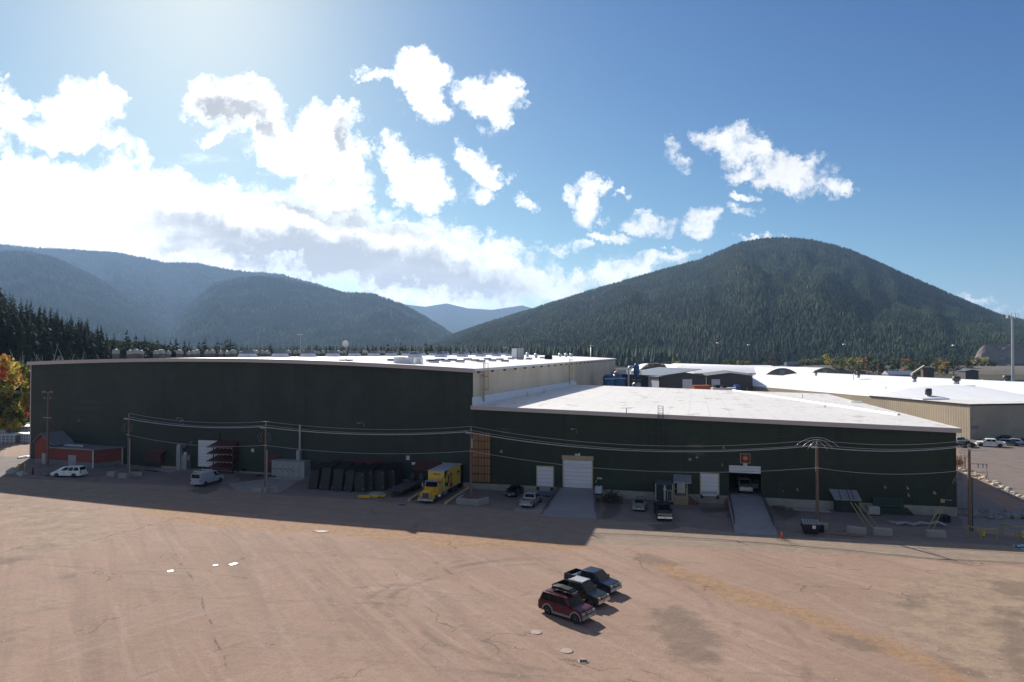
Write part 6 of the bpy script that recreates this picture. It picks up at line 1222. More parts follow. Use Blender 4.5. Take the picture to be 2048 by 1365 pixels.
# ------------------------------------------------------------------ yellow box truck
def box_truck(label, loc, rz):
    t = thing('box_truck', label, 'truck', loc, rz); TY = paint('truck_yellow', (.66, .36, .03)); BY = M('box_yellow', (.62, .40, .06), .45, 0, .06, dirt=.15, dirtcol=(.5, .4, .2)); TR_ = M('box_roof_grey', (.34, .35, .37), .5, 0, .1)
    # x = 0 at the front axle, front towards +x
    mb = MB(); mb.prism([(1.0, .62), (.52, .62)] + arc(0, .52, .62, 10, 170, 10) + [(-.62, .62), (-1.0, .62), (-1.0, 1.75), (-.75, 1.85), (.95, 1.5), (1.1, 1.2)], -1.12, -.62).prism([(1.0, .62), (.52, .62)] + arc(0, .52, .62, 10, 170, 10) + [(-.62, .62), (-1.0, .62), (-1.0, 1.5), (-.75, 1.55), (.9, 1.3), (1.08, 1.1)], .62, 1.12); mb = MB()
    fender = [(1.0, .7)] + [(.6, .7)] + arc(0, .52, .6, 15, 165, 10) + [(-.7, .7), (-1.0, .7), (-1.0, 1.35), (-.4, 1.38), (.6, 1.22), (.98, 1.0)]
    mb.prism(fender, -1.18, -.66).prism(fender, .66, 1.18); mb.build('fender', TY, t, .04)
    MB().prism([(1.15, .75), (-1.0, .75), (-1.0, 1.95), (-.8, 1.98), (1.0, 1.72), (1.15, 1.5)], -.66, .66).build('hood', TY, t, .06)
    g = MB().box(1.153, 1.22, -.5, .5, .8, 1.6).build('grille', CHROME, t); mb = MB(); [mb.box(1.222, 1.24, -.42 + k * .168 - .06, -.42 + k * .168 + .06, .86, 1.54) for k in range(6)]; mb.build('grille_slots', DARKST, g)
    MB().box(1.05, 1.42, -1.2, 1.2, .42, .74, .04).build('bumper', M('dull_bumper', (.3, .29, .28), .4, .5), t, .04); MB().box(1.425, 1.44, -.25, .25, .5, .66).build('licence_plate', PLATE, t)
    for s in (-1, 1): lamp(t, 'headlight', 1.02, s * .9, .98, .2, .34, .28, LAMPG); lamp(t, 'turn_signal', .85, s * 1.1, 1.12, .22, .2, .16, ORNL)
    MB().box(-2.6, -1.0, -1.1, 1.1, .7, 1.95).build('cab', TY, t, .05)
    global cab_c
    greenhouse(t, -2.6, -.98, -2.55, -1.35, 1.93, 2.78, 2.16, 1.95, TY, ((.3, .82),), 'cab_top')
    MB().box(-1.42, -1.05, -1.0, 1.0, 2.72, 2.86).build('sun_visor', M('visor_blue', (.12, .2, .42), .25), t)
    for k in range(5): MB().box(-1.7, -1.58, -.8 + k * .4 - .07, -.8 + k * .4 + .07, 2.84, 2.93).build('marker_light', ORNL, t)
    for s in (-1, 1): MB().box(-1.15, -.95, s * 1.35 - .1, s * 1.35 + .1, 1.9, 2.6).build('side_mirror', CHROME, t); MB().tube((-1.05, s * 1.1, 2.0), (-1.05, s * 1.3, 2.1), .03, 6).build('mirror_arm', DARKST, t)
    MB().tube((-2.75, 1.0, .9), (-2.75, 1.0, 3.3), .09, 10).build('exhaust_stack', CHROME, t); MB().box(-9.9, 1.0, -.45, .45, .62, .95).build('chassis', DARKST, t)
    X0, X1, ZB, ZT = -10.35, -2.95, 1.15, 3.95; b = MB().box(X0, X1, -1.28, 1.28, ZB, ZT).build('box', BY, t, .02); MB().box(X0 - .02, X1 + .05, -1.31, 1.31, ZT + .003, ZT + .09).build('box_roof', TR_, b); MB().box(X0, X1 + .02, -1.31, 1.31, ZB - .12, ZB - .003).build('side_skirt', GALV, b)
    # marks on the side that is seen: a black hook, a red figure two, small dark words
    YS = 1.284
    def flat(name, mat, polys, par=b):
        mb = MB()
        for p_ in polys: mb.prism(p_, YS, YS + .012)
        return mb.build(name, mat, par)
    def ring(cx, cz, ro, ri, a0, a1, n=14, sx=1.):
        o_, i_ = arc(cx, cz, ro, a0, a1, n), arc(cx, cz, ri, a0, a1, n); return [[(cx + (a[0] - cx) * sx, a[1]), (cx + (b_[0] - cx) * sx, b_[1]), (cx + (c[0] - cx) * sx, c[1]), (cx + (d[0] - cx) * sx, d[1])] for a, b_, c, d in zip(o_[:-1], o_[1:], i_[1:], i_[:-1])]
    flat('black_hook_mark', M('mark_black', (.012, .012, .014), .5), ring(-4.05, 2.55, 1.0, .45, 120, 330) + [[(-3.05, 2.9), (-4.7, 3.95), (-3.0, 3.95)], [(-3.0, 2.9), (-3.0, 3.95), (-3.6, 3.5), (-3.55, 3.0)]])
    flat('red_figure_mark', M('mark_red', (.42, .02, .03), .5), ring(-5.9, 2.75, .62, .22, -40, 200) + [[(-6.35, 2.35), (-6.0, 2.55), (-5.0, 1.2), (-5.5, 1.2)], [(-5.0, 1.2), (-5.55, 1.75), (-6.6, 1.75), (-6.6, 1.2)]])
    wd = [];  x = -8.6
    for wdt in (.22, .14, .26, .18, .2): wd.append([(x, 2.75), (x - wdt, 2.75), (x - wdt, 3.1), (x, 3.1)]); x -= wdt + .06
    for k in range(5): wd.append([(-8.7 - k * .17, 2.45), (-8.8 - k * .17, 2.45), (-8.8 - k * .17, 2.55), (-8.7 - k * .17, 2.55)])
    flat('lettering', M('mark_dark', (.03, .025, .02), .5), wd); mb = MB()
    for k in range(7): mb.box(X1 + .001, X1 + .012, .55 - k * .17, .67 - k * .17, 3.45, 3.63)
    mb.build('lettering', M('mark_dark', (.03, .025, .02), .5), b)
    flat('white_swirl_mark', M('mark_cream', (.66, .58, .34), .5), ring(-4.9, 3.1, 1.1, .98, 20, 120) + ring(-5.6, 2.6, 1.25, 1.16, -60, 60))
    for x, dual in ((0, 0), (-7.4, 1), (-8.75, 1)):
        for s in (-1, 1): wheel(t, x, s * (1.02 if not dual else .98), .52, .28 if not dual else .52, CHROME if not dual else RIMM, 8)
    for s in (-1, 1): MB().lathe([(.02, -.75), (.32, -.74), (.32, .74), (.02, .75)], 14, 'X', (-1.9, s * .98, .62)).build('fuel_tank', CHROME, t); MB().box(-4.6, -3.2, min(s * .7, s * 1.2), max(s * .7, s * 1.2), .45, 1.0).build('tool_box', GREY, t)
    for s in (-1, 1): MB().box(-9.55, -9.5, s * .98 - .3, s * .98 + .3, .25, 1.0).build('mud_flap', BLACK, t)
    return t
p = G(871.6, 1005.5) - AX * 1.1; box_truck('yellow box truck with black and red marks, backed against the dark dock shelter', (p.x, p.y, p.z), HE + math.pi)
# flatbed trailer
def flatbed(label, loc, rz):
    t = thing('flatbed_trailer', label, 'trailer', loc, rz); DK = M('dark_deck', (.055, .053, .05), .8, 0, .3, scale=3, dirt=.3, dirtcol=(.11, .1, .09)); MB().box(-4.4, 3.6, -1.25, 1.25, .88, 1.0).build('deck', DK, t); mb = MB()
    for s in (-1, 1): mb.box(-4.4, 3.6, s * 1.26 - .05, s * 1.26 + .05, .72, 1.03); mb.box(-4.3, 3.5, s * .5 - .08, s * .5 + .08, .55, .877)
    mb.box(3.603, 3.75, -1.3, 1.3, .7, 1.05); mb.tube((3.7, .5, .75), (5.0, 0, .75), .09, 6); mb.tube((3.7, -.5, .75), (5.0, 0, .75), .09, 6); mb.build('frame', DARKST, t); MB().tube((4.6, 0, 0), (4.6, 0, 1.1), .07, 8).build('jack', DARKST, t)
    for x in (-1.2, -2.15, -3.1):
        for s in (-1, 1): wheel(t, x, s * .98, .38, .4, RIMM, 8)
    for s in (-1, 1): MB().hexa([(-4.42, s * .75 - .3, .85), (-4.42, s * .75 + .3, .85), (-4.55, s * .75 + .3, 2.1), (-4.55, s * .75 - .3, 2.1), (-4.5, s * .75 - .3, .85), (-4.5, s * .75 + .3, .85), (-4.63, s * .75 + .3, 2.1), (-4.63, s * .75 - .3, 2.1)]).build('loading_flap', DARKST, t)
    MB().box(-3.9, -3.2, -.5, .3, 1.003, 1.5, .1).build('winch', BLACK, t); return t
p = G(782, 998) + EX * 5.2; flatbed('long dark flatbed trailer with three axles left of the yellow truck', (p.x, p.y, p.z), HE + math.pi)
# dark enclosed trailer with a pointed nose
def cargo_trailer(label, loc, rz):
    t = thing('cargo_trailer', label, 'trailer', loc, rz); DKB = M('trailer_black', (.03, .028, .026), .45, 0, .08); TRF = M('trailer_roof', (.10, .11, .12), .4, .1, .1)
    out = [(-2.3, -1.2), (1.7, -1.2), (2.7, -.12), (2.7, .12), (1.7, 1.2), (-2.3, 1.2)]; MB().prism(out, .5, 2.95, 'XY').build('shell', DKB, t); MB().prism([(x * 1.01, y * 1.02) for x, y in out], 2.953, 3.05, 'XY').build('roof', TRF, t); MB().prism([(x * 1.005, y * 1.015) for x, y in out], .44, .62, 'XY').build('trim', GALV, t)
    for x, y in ((1.7, -1.2), (1.7, 1.2), (2.7, 0)): MB().tube((x + .01, y, .5), (x + .01, y, 2.95), .1 if y else .14, 8).build('corner_post', GALV, t)
    for s in (-1, 1): MB().box(-.9, .9, s * 1.22 - .05, s * 1.22 + .05, .68, .9).build('mudguard', GALV, t); [wheel(t, x, s * 1.02, .33, .22) for x in (-.4, .4)]
    n_ = Vector((1.08, 1.0, 0)).normalized(); a = Vector((1.9, 1.0, 0)); b_ = Vector((2.5, .35, 0)); up = Vector((0, 0, 1)); nn = Vector((n_.x, n_.y, 0)) * .03; MB().hexa([a + up * .75, b_ + up * .75, b_ + up * 2.1, a + up * 2.1, a + nn + up * .75, b_ + nn + up * .75, b_ + nn + up * 2.1, a + nn + up * 2.1]).build('side_door', M('trailer_door', (.06, .055, .048), .5), t)
    mb = MB()
    for q0, q1, z0, z1 in ((a, b_, 2.1, 2.2), (a, a.lerp(b_, .1), .75, 2.1), (b_.lerp(a, .1), b_, .75, 2.1)): mb.hexa([q0 + up * z0, q1 + up * z0, q1 + up * z1, q0 + up * z1, q0 + nn * 2 + up * z0, q1 + nn * 2 + up * z0, q1 + nn * 2 + up * z1, q0 + nn * 2 + up * z1])
    mb.build('door_frame', GALV, t); MB().box(2.82, 3.0, -.25, .25, 2.35, 2.5).build('nose_lamp', GALV, t); MB().tube((2.6, 0, .55), (3.7, 0, .55), .07, 6).build('hitch', DARKST, t); return t
p = G(1325, 1012) + EX * 2.6; cargo_trailer('black enclosed cargo trailer with pointed nose and pale trim by the porch', (p.x, p.y, 0), math.atan2(-1, -.14))
# ------------------------------------------------------------------ poles and lines
POLES = [((95, 931), (95, 785), 0), ((257, 951), (256, 833), 1), ((531, 985), (530, 850), 2), ((942, 1000), (941, 860), 3), ((1635, 1046), (1635, 888), 4), ((1940, 1062), (1938, 889), 5)]
plab = ['tallest weathered power pole with a wide crossarm in front of the red shed', 'wooden power pole between red shed and cargo van, ringed by concrete blocks', 'wooden power pole left of the grey switch cabinets', 'wooden power pole in a concrete box before the brown wooden panel', 'wooden power pole behind the dumpster, right of the narrow ramp', 'wooden power pole with sideways arm beside the yellow pipe barriers']
PT = []
for (b_, t_, k) in POLES:
    p = G(*b_); z = at(t_[0], t_[1], p.y).z; PT.append((p, z)); t = thing('power_pole', plab[k], 'power pole', p, TH, 'wooden power poles'); h = z - p.z
    MB().tube((0, 0, -.4), (0, 0, h), .23, 12, .15).build('post', WOODP, t)
    if k == 0:
        a = MB().box(-1.25, 1.25, -.24, -.14, h - .12, h + .02).box(-.8, .8, -.24, -.14, h - 1.2, h - 1.08).build('crossarm', WOODP, t); mb = MB(); [mb.lathe([(.05, 0), (.09, .06), (.05, .18), (.02, .24)], 8, c=(x, -.19, z_)) for x, z_ in ((-1.1, h + .02), (-.6, h + .02), (.6, h + .02), (1.1, h + .02), (-.7, h - 1.08), (.7, h - 1.08))]; mb.build('insulators', M('insulator_grey', (.5, .5, .5), .2), a)
        MB().tube((-.9, -.2, h - 4.6), (1.0, -.2, h - 4.6), .05, 6).build('guy_arm', GALV, t)
    elif k == 5:
        a = MB().box(-.1, .05, -.6, .1, h - .5, h - .4).box(-1.0, 1.9, -.24, -.16, h - .75, h - .65).build('crossarm', GALV, t); mb = MB().box(.2, 1.9, -.24, -.16, h - 2.4, h - 2.3); [mb.tube((x, -.2, h - 2.4), (x, -.2, h - 2.8), .09, 8) for x in (.9, 1.4, 1.8)]; mb.build('cutout_switches', GREY, a); MB().cable([(1.8, -.2, h - 2.8), (1.9, -.25, h - 3.6), (1.6, -.3, h - 4.1), (.9, -.3, h - 4.3), (.25, -.2, h - 4.2)], .03).build('loop_wire', DARKST, a); MB().tube((.27, -.1, 0), (.27, -.1, h - 4.2), .06, 6).build('conduit', DARKST, t)
    else:
        a = MB().box(-.75, .1, -.3, -.2, h - .52, h - .42).build('standoff_arm', GALV, t); mb = MB(); [mb.lathe([(.05, 0), (.08, .05), (.04, .2)], 8, c=c) for c in ((-.7, -.25, h - .42), (0, 0, h))]; mb.tube((0, 0, h), (0, 0, h + .55), .03, 6); mb.build('insulators', M('insulator_grey', (.5, .5, .5), .2), a)
        MB().box(-.35, .35, -.22, -.14, h - 3.15, h - 3.07).build('cable_bracket', GALV, t)
        if k in (1, 2): mb = MB(); r2 = random.Random(k); [mb.cable([(x, -.2, h - 1.2), (x * 1.4, -.35, h - 2 + r2.uniform(-.4, .4)), (x * .9, -.3, h - 2.6)], .012) for x in (-.9, -.5, .5, .8)]; mb.build('loop_wire', GALV, t); MB().tube((.26, -.05, 0), (.26, -.05, h * .62), .085, 8).build('conduit', GREY, t)
        if k == 3: MB().box(.18, .26, -.3, -.2, h - 2.6, h - 1.3).build('marker_strip', WHITE, t)
WIREM = M('bright_conductor', (.55, .55, .53), .28, 1, .05); WIRED = M('dull_conductor', (.34, .34, .34), .4, .5, .05)
def sag(a, b_, s, n=20): return [a.lerp(b_, i / n) - Vector((0, 0, s * 4 * (i / n) * (1 - i / n))) for i in range(n + 1)]
def line(off, sags, r, label, mat, ks=(1, 2, 3, 4, 5)):
    pts = []
    for a, b_ in zip(ks[:-1], ks[1:]):
        A, B = PT[a][0] * 1, PT[b_][0] * 1; A.z = PT[a][1]; B.z = PT[b_][1]; A += AX * off[0] - EX * off[1] + Vector((0, 0, off[2])); B += AX * off[0] - EX * off[1] + Vector((0, 0, off[2])); q = sag(A, B, sags[a]); pts += q if not pts else q[1:]
    return single(MB().cable(pts, r), 'power_cable', label, 'power cable', mat, group='cables strung along the power poles')
sg = {0: .5, 1: .75, 2: .8, 3: 1.7, 4: .6}
line((0, 0, .5), sg, .03, 'topmost power cable, carried on pins at the pole tops', WIRED); line((.05, .2, -.05), sg, .03, 'power cable just below the topmost one', WIRED)
line((-.7, .25, -.3), {1: .7, 2: .75, 3: 1.65, 4: .6}, .05, 'thick bright power cable hung from the standoff arms', WIREM); line((0, .2, -3.08), {1: .85, 2: .8, 3: 1.6, 4: .7}, .034, 'lowest cable, strung well below the power cables', WIRED)
A = PT[0][0] * 1; A.z = PT[0][1] - 4.6; B = FW(*[SZ(150, 880)[0], -.1, 0]); B.z = SZ(150, 880)[1]
single(MB().cable(sag(A, B, .4), .025), 'power_cable', 'dark cable dropping from the tallest pole to the green wall above the red shed', 'power cable', WIRED)
# bundles of loops at the pole behind the dumpster
p, z = PT[4]; mb = MB(); base = Vector((p.x, p.y, z))
for k, (w_, h_) in enumerate(((2.6, .5), (1.9, .25), (1.2, .0))): mb.cable([base + AX * (-w_ + 2 * w_ * i / 14) - EX * .2 + Vector((0, 0, h_ + .35 - 1.15 * (2 * i / 14 - 1) ** 2)) for i in range(15)], .03)
single(mb, 'jumper_loops', 'arched loops of bright wire over the pole behind the dumpster', 'wire loops', WIREM)
# guy wires with yellow guards
def guy(a_px, g_px, pole, label):
    a = G(*a_px); p, z = PT[pole]; top = Vector((p.x, p.y, z - .8)); t = thing('guy_wire', label, 'guy wire', a, 0, 'guy wires with yellow guards'); d = top - a; q = at(g_px[0], g_px[1], (a + d * .35).y)
    f = .33; MB().tube((0, 0, 0), d, .014, 5).build('wire', DARKST, t); MB().tube((0, 0, 0), d * f, .06, 7).build('guard', PALEYEL, t)
guy((1735, 1058), (1708, 1026), 4, 'guy wire with yellow guard, left of the three by the concrete blocks'); guy((1749, 1062), (1724, 1026), 4, 'guy wire with yellow guard, middle of the three by the concrete blocks'); guy((1762, 1061), (1736, 1026), 4, 'guy wire with yellow guard, right of the three by the concrete blocks')
for i, (px, py, w2) in enumerate(((1851, 1066, 0), (1863, 1066, 1))):
    a = G(px, py); p, z = PT[5]; b_ = FW(S1 - 1.5 + i, -.2, 6); t = thing('guy_wire', 'guy wire with yellow guard leaning right at the %s of the small block' % ('left end', 'right end')[i], 'guy wire', a, 0, 'guy wires with yellow guards'); d = Vector((p.x, p.y, z - 1)) - a; MB().tube((0, 0, 0), d, .014, 5).build('wire', DARKST, t); MB().tube((0, 0, 0), d * .33, .06, 7).build('guard', PALEYEL, t)

# ------------------------------------------------------------------ blocks, stones, bollards
CB = CONC
def block(px, py, L, D, H, rz, label, name='concrete_block', group='old concrete blocks in the yard', mat=None): p = G(px, py); return single(MB().box(-L / 2, L / 2, -D / 2, D / 2, -.1, H, .04), name, label, 'concrete block', mat or CB, p, rz, group, .05)
block(224, 952.5, 1.7, .8, .75, TH - .05, 'concrete block left of three around the pole by the cargo van'); block(247, 956, 1.9, .8, .75, TH - .1, 'concrete block in front, middle of three around the pole by the cargo van'); block(272, 952, 2.2, .7, .6, TH + .35, 'concrete block slanting right of the pole by the cargo van')
block(516, 984.5, 1.9, .7, .65, TH - .1, 'concrete block left of the pole by the switch cabinets'); block(531, 985.5, .6, .6, .8, TH, 'small upright concrete block at the foot of the pole by the switch cabinets'); block(545, 981.5, 1.8, .6, .55, TH + .45, 'concrete block slanting right of the pole by the switch cabinets')
p = G(937, 1011); t = thing('concrete_planter', 'pale concrete box around the foot of the pole before the brown panel', 'concrete box', p + EX * 1.6, TH); MB().box(-1.9, 1.5, -1.5, -1.2, -.1, .85).build('front_side', CB, t, .03); MB().box(-1.9, -1.6, -1.197, 1.0, -.1, .85).build('end_side', CB, t, .03); MB().hexa([(1.2, -1.2, -.1), (1.5, -1.5, -.1), (2.4, .6, -.1), (2.1, .8, -.1), (1.2, -1.2, .85), (1.5, -1.5, .85), (2.4, .6, .85), (2.1, .8, .85)]).build('end_side', CB, t); MB().box(-1.6, 1.3, -1.2, .9, -.1, .4).build('soil', M('soil', (.1, .08, .065), .95, 0, .3), t)
block(1713, 1066, 2.2, 1.0, .7, TH - .25, 'slanted pale concrete block left of the upright one under the yellow guards'); block(1765, 1070, 2.1, .9, .8, TH, 'concrete block facing the road under the three yellow guards'); block(1871, 1074, 2.1, .9, .75, TH + .05, 'reddish concrete block under the two yellow guards'); block(1646, 1058, 1.2, .8, .7, TH - .2, 'pale rounded concrete block right of the dumpster')
def boulder(px, py, sx, sy, sz, seed, label, mat=ROCK, group=None, name='boulder'):
    bm = bmesh.new(); bmesh.ops.create_icosphere(bm, subdivisions=3, radius=1)
    for v in bm.verts:
        n_ = noise.noise(v.co * 1.1 + Vector((seed, 0, 0))) * .35 + noise.noise(v.co * 2.6 + Vector((seed, 5, 0))) * .18; v.co *= 1 + n_; v.co = Vector((v.co.x * sx, v.co.y * sy, max(v.co.z, -.35) * sz))
    me = bpy.data.meshes.new(name); bm.to_mesh(me); bm.free(); me.materials.append(mat); o = bpy.data.objects.new(name, me); COL.objects.link(o); o.location = G(px, py) + Vector((0, 0, sz * .25)); o.rotation_euler = (0, 0, seed); return tag(o, label, name.replace('_', ' '), group)
boulder(25, 947, .95, .7, .8, 1, 'grey boulder left of the yellow posts by the roadside'); boulder(44, 951, 1.2, .8, .55, 2, 'long pale boulder in front of the yellow posts'); boulder(92, 951, 1.1, .7, .45, 3, 'dark heap of rubble between the red post and the minivan', M('dark_rubble', (.12, .11, .10), .95, 0, .4, bump=.8)); boulder(50, 916, 1.3, .6, .3, 4, 'white sacks heaped by the left wall corner', WHITE)
for i, (px, py, a) in enumerate(((1920, 1029, .9), (1940, 1031, 1.5), (1958, 1033, .7), (1966, 1028, .8), (1977, 1036, .9), (1986, 1030, 1.1), (1997, 1038, .7), (2004, 1029, .8), (2013, 1035, .9), (2020, 1031, 1.1), (2030, 1037, .9), (2041, 1034, 1.6), (2055, 1036, 1.2))):
    boulder(px, py, a, a * .7, a * .55, 10 + i, 'grey boulder in the rough row behind the yellow pipe barriers', M('grey_rock', (.21, .20, .185), .9, 0, .3, scale=1.2, bump=.6), 'boulders behind the yellow barriers')
for i in range(46):
    f = i / 45; px = 1921 + 130 * f + rnd.uniform(-5, 5); py = 938 + 60 * f + rnd.uniform(-5, 4); a = rnd.uniform(.22, .55); boulder(px, py, a, a * .75, a * .5, 40 + i, 'sunlit stone in the long rock border along the parking lot', M('pale_rock', (.5, .42, .33), .9, 0, .25, bump=.5), 'stones bordering the parking lot', 'border_stone')
def post(px, py, h, mat, label, r=.13, name='bollard'): p = G(px, py); single(MB().lathe([(r, -.1), (r, h - .06), (r * .6, h)], 10), name, label, 'bollard', mat, p)
post(37, 942, 1.2, YEL, 'yellow bollard nearer the left edge beside the boulder'); post(50, 941, 1.2, YEL, 'yellow bollard right of the boulder by the roadside'); post(65.5, 950, 1.15, M('red_post', (.10, .012, .015), .5), 'dark red post with a yellow foot by the rubble', .14); post(379, 937, 1.1, YEL, 'yellow bollard in front, by the grey meter cabinet'); post(389, 934, 1.1, YEL, 'yellow bollard beside the left loading door')
# logs beside the truck bay
def log(a_px, b_px, label): a, b_ = G(*a_px), G(*b_px); d = (b_ - a); single(MB().tube((0, 0, .2), (d.x, d.y, .2), .24, 12), 'wheel_guide_log', label, 'log', M('tan_log', (.42, .30, .18), .8, 0, .2, scale=2, dirt=.3), a)
log((818, 1004), (842, 988), 'short tan log on the left of the truck bay'); log((891, 1010), (938, 978), 'long tan log on the right of the truck bay')
# ------------------------------------------------------------------ red shed
BARN = M('barn_red', (.21, .042, .03), .75, 0, .15, scale=1.2, stretch=(6, 6, .4)); SROOF = M('shed_tin_roof', (.24, .25, .26), .45, .3, .12, dirt=.2); BASEG = M('shed_grey_base', (.17, .17, .165), .8, 0, .12)
a = G(100, 930); t = thing('red_shed', 'red wooden shed with grey base, a gabled tin roof part and a flat roofed wing', 'shed', FO, TH)
cA, cB, cC = G(101, 929), G(186, 937), G(252, 928); (sM, dF), (sR, dR), (sE, dE) = SD(cA), SD(cB), SD(cC); dE = -.2
zr = [at(101, 896, cA.y).z, at(186, 901, cB.y).z, at(252, 896, FW(sE, dE, 0).y).z]; zg = [cA.z - .1, cB.z - .1, cC.z - .3]
W4 = [(sM, dF), (sR, dR), (sE, dE), (sM, dE)]; Z4 = lambda z: [z[0], z[1], z[2], z[0]]
def wrap(z0, z1, mat, name): MB().add([(x, y, z) for (x, y), z in zip(W4, Z4(z0))] + [(x, y, z) for (x, y), z in zip(W4, Z4(z1))], [(0, 1, 5, 4), (1, 2, 6, 5), (3, 0, 4, 7)]).build(name, mat, t)
zb3 = [z + 1.0 for z in zg]; wrap([z - .4 for z in zg], zb3, BASEG, 'base_wall'); wrap(zb3, zr, BARN, 'red_wall')
O4 = [(sM - .15, dF - .3), (sR + .1, dR - .35), (sE + .4, dE + .1), (sM - .15, dE + .1)]; zt3 = [z + .2 for z in zr]
MB().hexa([(x, y, z + .003) for (x, y), z in zip(O4, Z4(zr))] + [(x, y, z) for (x, y), z in zip(O4, Z4(zt3))]).build('flat_roof', SROOF, t)
MB().box(sM + 1.6, sM + 6.0, dF + 1.2, dF + 2.6, zr[0] + .22, zr[0] + .55, .1).build('roof_box', GREY, t)
f_ = .52; sD_, dD_, zD_ = sM + (sR - sM) * f_, dF + (dR - dF) * f_, zg[0] + (zg[1] - zg[0]) * f_; ux, uy = (sR - sM), (dR - dF); k_ = math.hypot(ux, uy); ux, uy = ux / k_, uy / k_
MB().hexa([(sD_ - ux * .95, dD_ - uy * .95 - .06, zD_), (sD_ + ux * .95, dD_ + uy * .95 - .06, zD_), (sD_ + ux * .95, dD_ + uy * .95 - .004, zD_), (sD_ - ux * .95, dD_ - uy * .95 - .004, zD_)] + [(sD_ - ux * .95, dD_ - uy * .95 - .06, zD_ + 2.1), (sD_ + ux * .95, dD_ + uy * .95 - .06, zD_ + 2.1), (sD_ + ux * .95, dD_ + uy * .95 - .004, zD_ + 2.1), (sD_ - ux * .95, dD_ - uy * .95 - .004, zD_ + 2.1)]).build('double_door', GREY, t)
for (x, y), z0, z1 in ((W4[1], zg[1], zr[1]), ((sE, dE - .1), zg[2], zr[2])): MB().box(x - .08, x + .08, y - .1, y + .06, z0, z1 - .003).build('corner_board', FLASH, t)
# gabled part: its ridge runs back to the wall
gs0, gz0 = SZ(66.5, 887, dF); gs1, gz1 = SZ(104, 889, dF); gsm, gzm = SZ(84.5, 867.5, dF); gw0, gw1, y0, y1 = gs0 + .45, gs1 - .3, dF + .02, -.15
MB().add([(gw0, y0, zb3[0]), (gw1, y0, zb3[0]), (gw1, y0, gz1 + .2), (gsm, y0, gzm - .15), (gw0, y0, gz0 + .25), (gw0, y1, zb3[0]), (gw0, y1, gz0 + .25)], [(0, 1, 2, 3, 4), (0, 4, 6, 5)]).build('red_wall', BARN, t)
MB().box(gw0 - .04, sM - .004, y0 - .05, y0 - .004, zg[0] - .5, zb3[0]).box(gw0 - .05, gw0 - .004, y0, y1, zg[0] - .5, zb3[0]).build('base_wall', BASEG, t)
for (xa, za, xb, zb) in ((gs0, gz0, gsm - .003, gzm), (gsm, gzm, gs1 + .5, gz1 - .3)): MB().hexa([(xa, y0 - .35, za), (xb, y0 - .35, zb), (xb, y1, zb), (xa, y1, za), (xa, y0 - .35, za + .1), (xb, y0 - .35, zb + .1), (xb, y1, zb + .1), (xa, y1, za + .1)]).build('gable_roof', SROOF, t)
s_ = SZ(88, 915, dF)[0]; MB().box(s_ - .42, s_ + .42, y0 - .1, y0 - .052, zg[0], zg[0] + 2.05).build('side_door', GREY, t)
# picnic tables
def picnic(px, py, rz, label):
    p = G(px, py); t = thing('picnic_table', label, 'picnic table', p, rz, 'picnic tables by the red shed'); MB().box(-1.1, 1.1, -.4, .4, .72, .78).build('tabletop', WOOD, t)
    for s in (-1, 1): MB().box(-1.1, 1.1, s * .75 - .14, s * .75 + .14, .42, .47).build('bench', WOOD, t)
    for x in (-.8, .8):
        for s in (-1, 1): MB().tube((x, s * .7, 0), (x, s * .25, .72), .045, 6).build('leg', WOOD, t)
        MB().box(x - .04, x + .04, -.85, .85, .34, .42).build('crossbar', WOOD, t)
picnic(232, 930, TH + .25, 'pale picnic table in front of the red shed wing'); picnic(272, 928, TH - .2, 'weathered picnic table just right of the pole by the red shed')
for px, py, L, rz, lab in ((265, 941, 2.2, .2, 'dark scrap beams lying behind the pole by the red shed'), (302, 943, 3.2, -.15, 'single dark beam lying right of the scrap beams')): single(MB().box(-L / 2, L / 2, -.15, .15, 0, .16).box(-L / 3, L / 4, .16, .4, 0, .12), 'scrap_beam', lab, 'beam', DARKST, G(px, py), TH + rz)
single(MB().box(-1.6, 1.6, -.7, .7, 0, .22).box(-1.4, -1.2, -.7, .7, .223, .3).box(1.1, 1.3, -.7, .7, .223, .3), 'wooden_skid', 'low wooden skid on the slab left of the tall grey duct', 'skid', WOOD, G(342, 935), TH)
# maroon bins and canopies against the wall
def canopy(px0, px1, yt, yb, out, label, body=True, name='maroon_canopy', legs=False):
    s0, s1, z0, z1 = fr(px0, px1, yt, yb); t = thing(name, label, 'canopy', FO, TH); zz = z0 + (z1 - z0) * .52 if body else z0
    MB().hexa([(s0, -out, zz), (s1, -out, zz), (s1, -.02, z1 - .1), (s0, -.02, z1 - .1), (s0, -out, zz + .1), (s1, -out, zz + .1), (s1, -.02, z1), (s0, -.02, z1)]).build('sloping_top', MAROON, t)
    if body: MB().box(s0 + .1, s1 - .1, -out + .3, -.02, z0, zz - .02).build('hopper', M('maroon_dark', (.06, .018, .018), .6), t)
    if legs: mb = MB(); [mb.box(x - .05, x + .05, y - .05, y + .05, 0, z0) for x in (s0 + .2, s1 - .2) for y in (-out + .4, -.3)]; mb.build('support_frame', DARKST, t)
    return t
canopy(299, 332, 899, 922, 1.5, 'maroon hopper box on a dark stand, left of the grey duct', legs=True); canopy(535, 560, 911, 938, 1.2, 'maroon hopper peeking out left of the grey switch cabinets'); canopy(684, 772, 919, 944, 1.6, 'long maroon hopper behind the black leaning covers'); canopy(773, 800, 924, 948, 1.6, 'short maroon hopper right of the long one'); canopy(833, 884, 923, 938, 2.0, 'maroon canopy roof just left of the yellow truck', body=False)
s0, s1, _, _ = fr(431, 479, 880, 936); t = thing('tiered_rack', 'four tiered maroon awning rack right of the left loading door', 'awning rack', FO, TH)
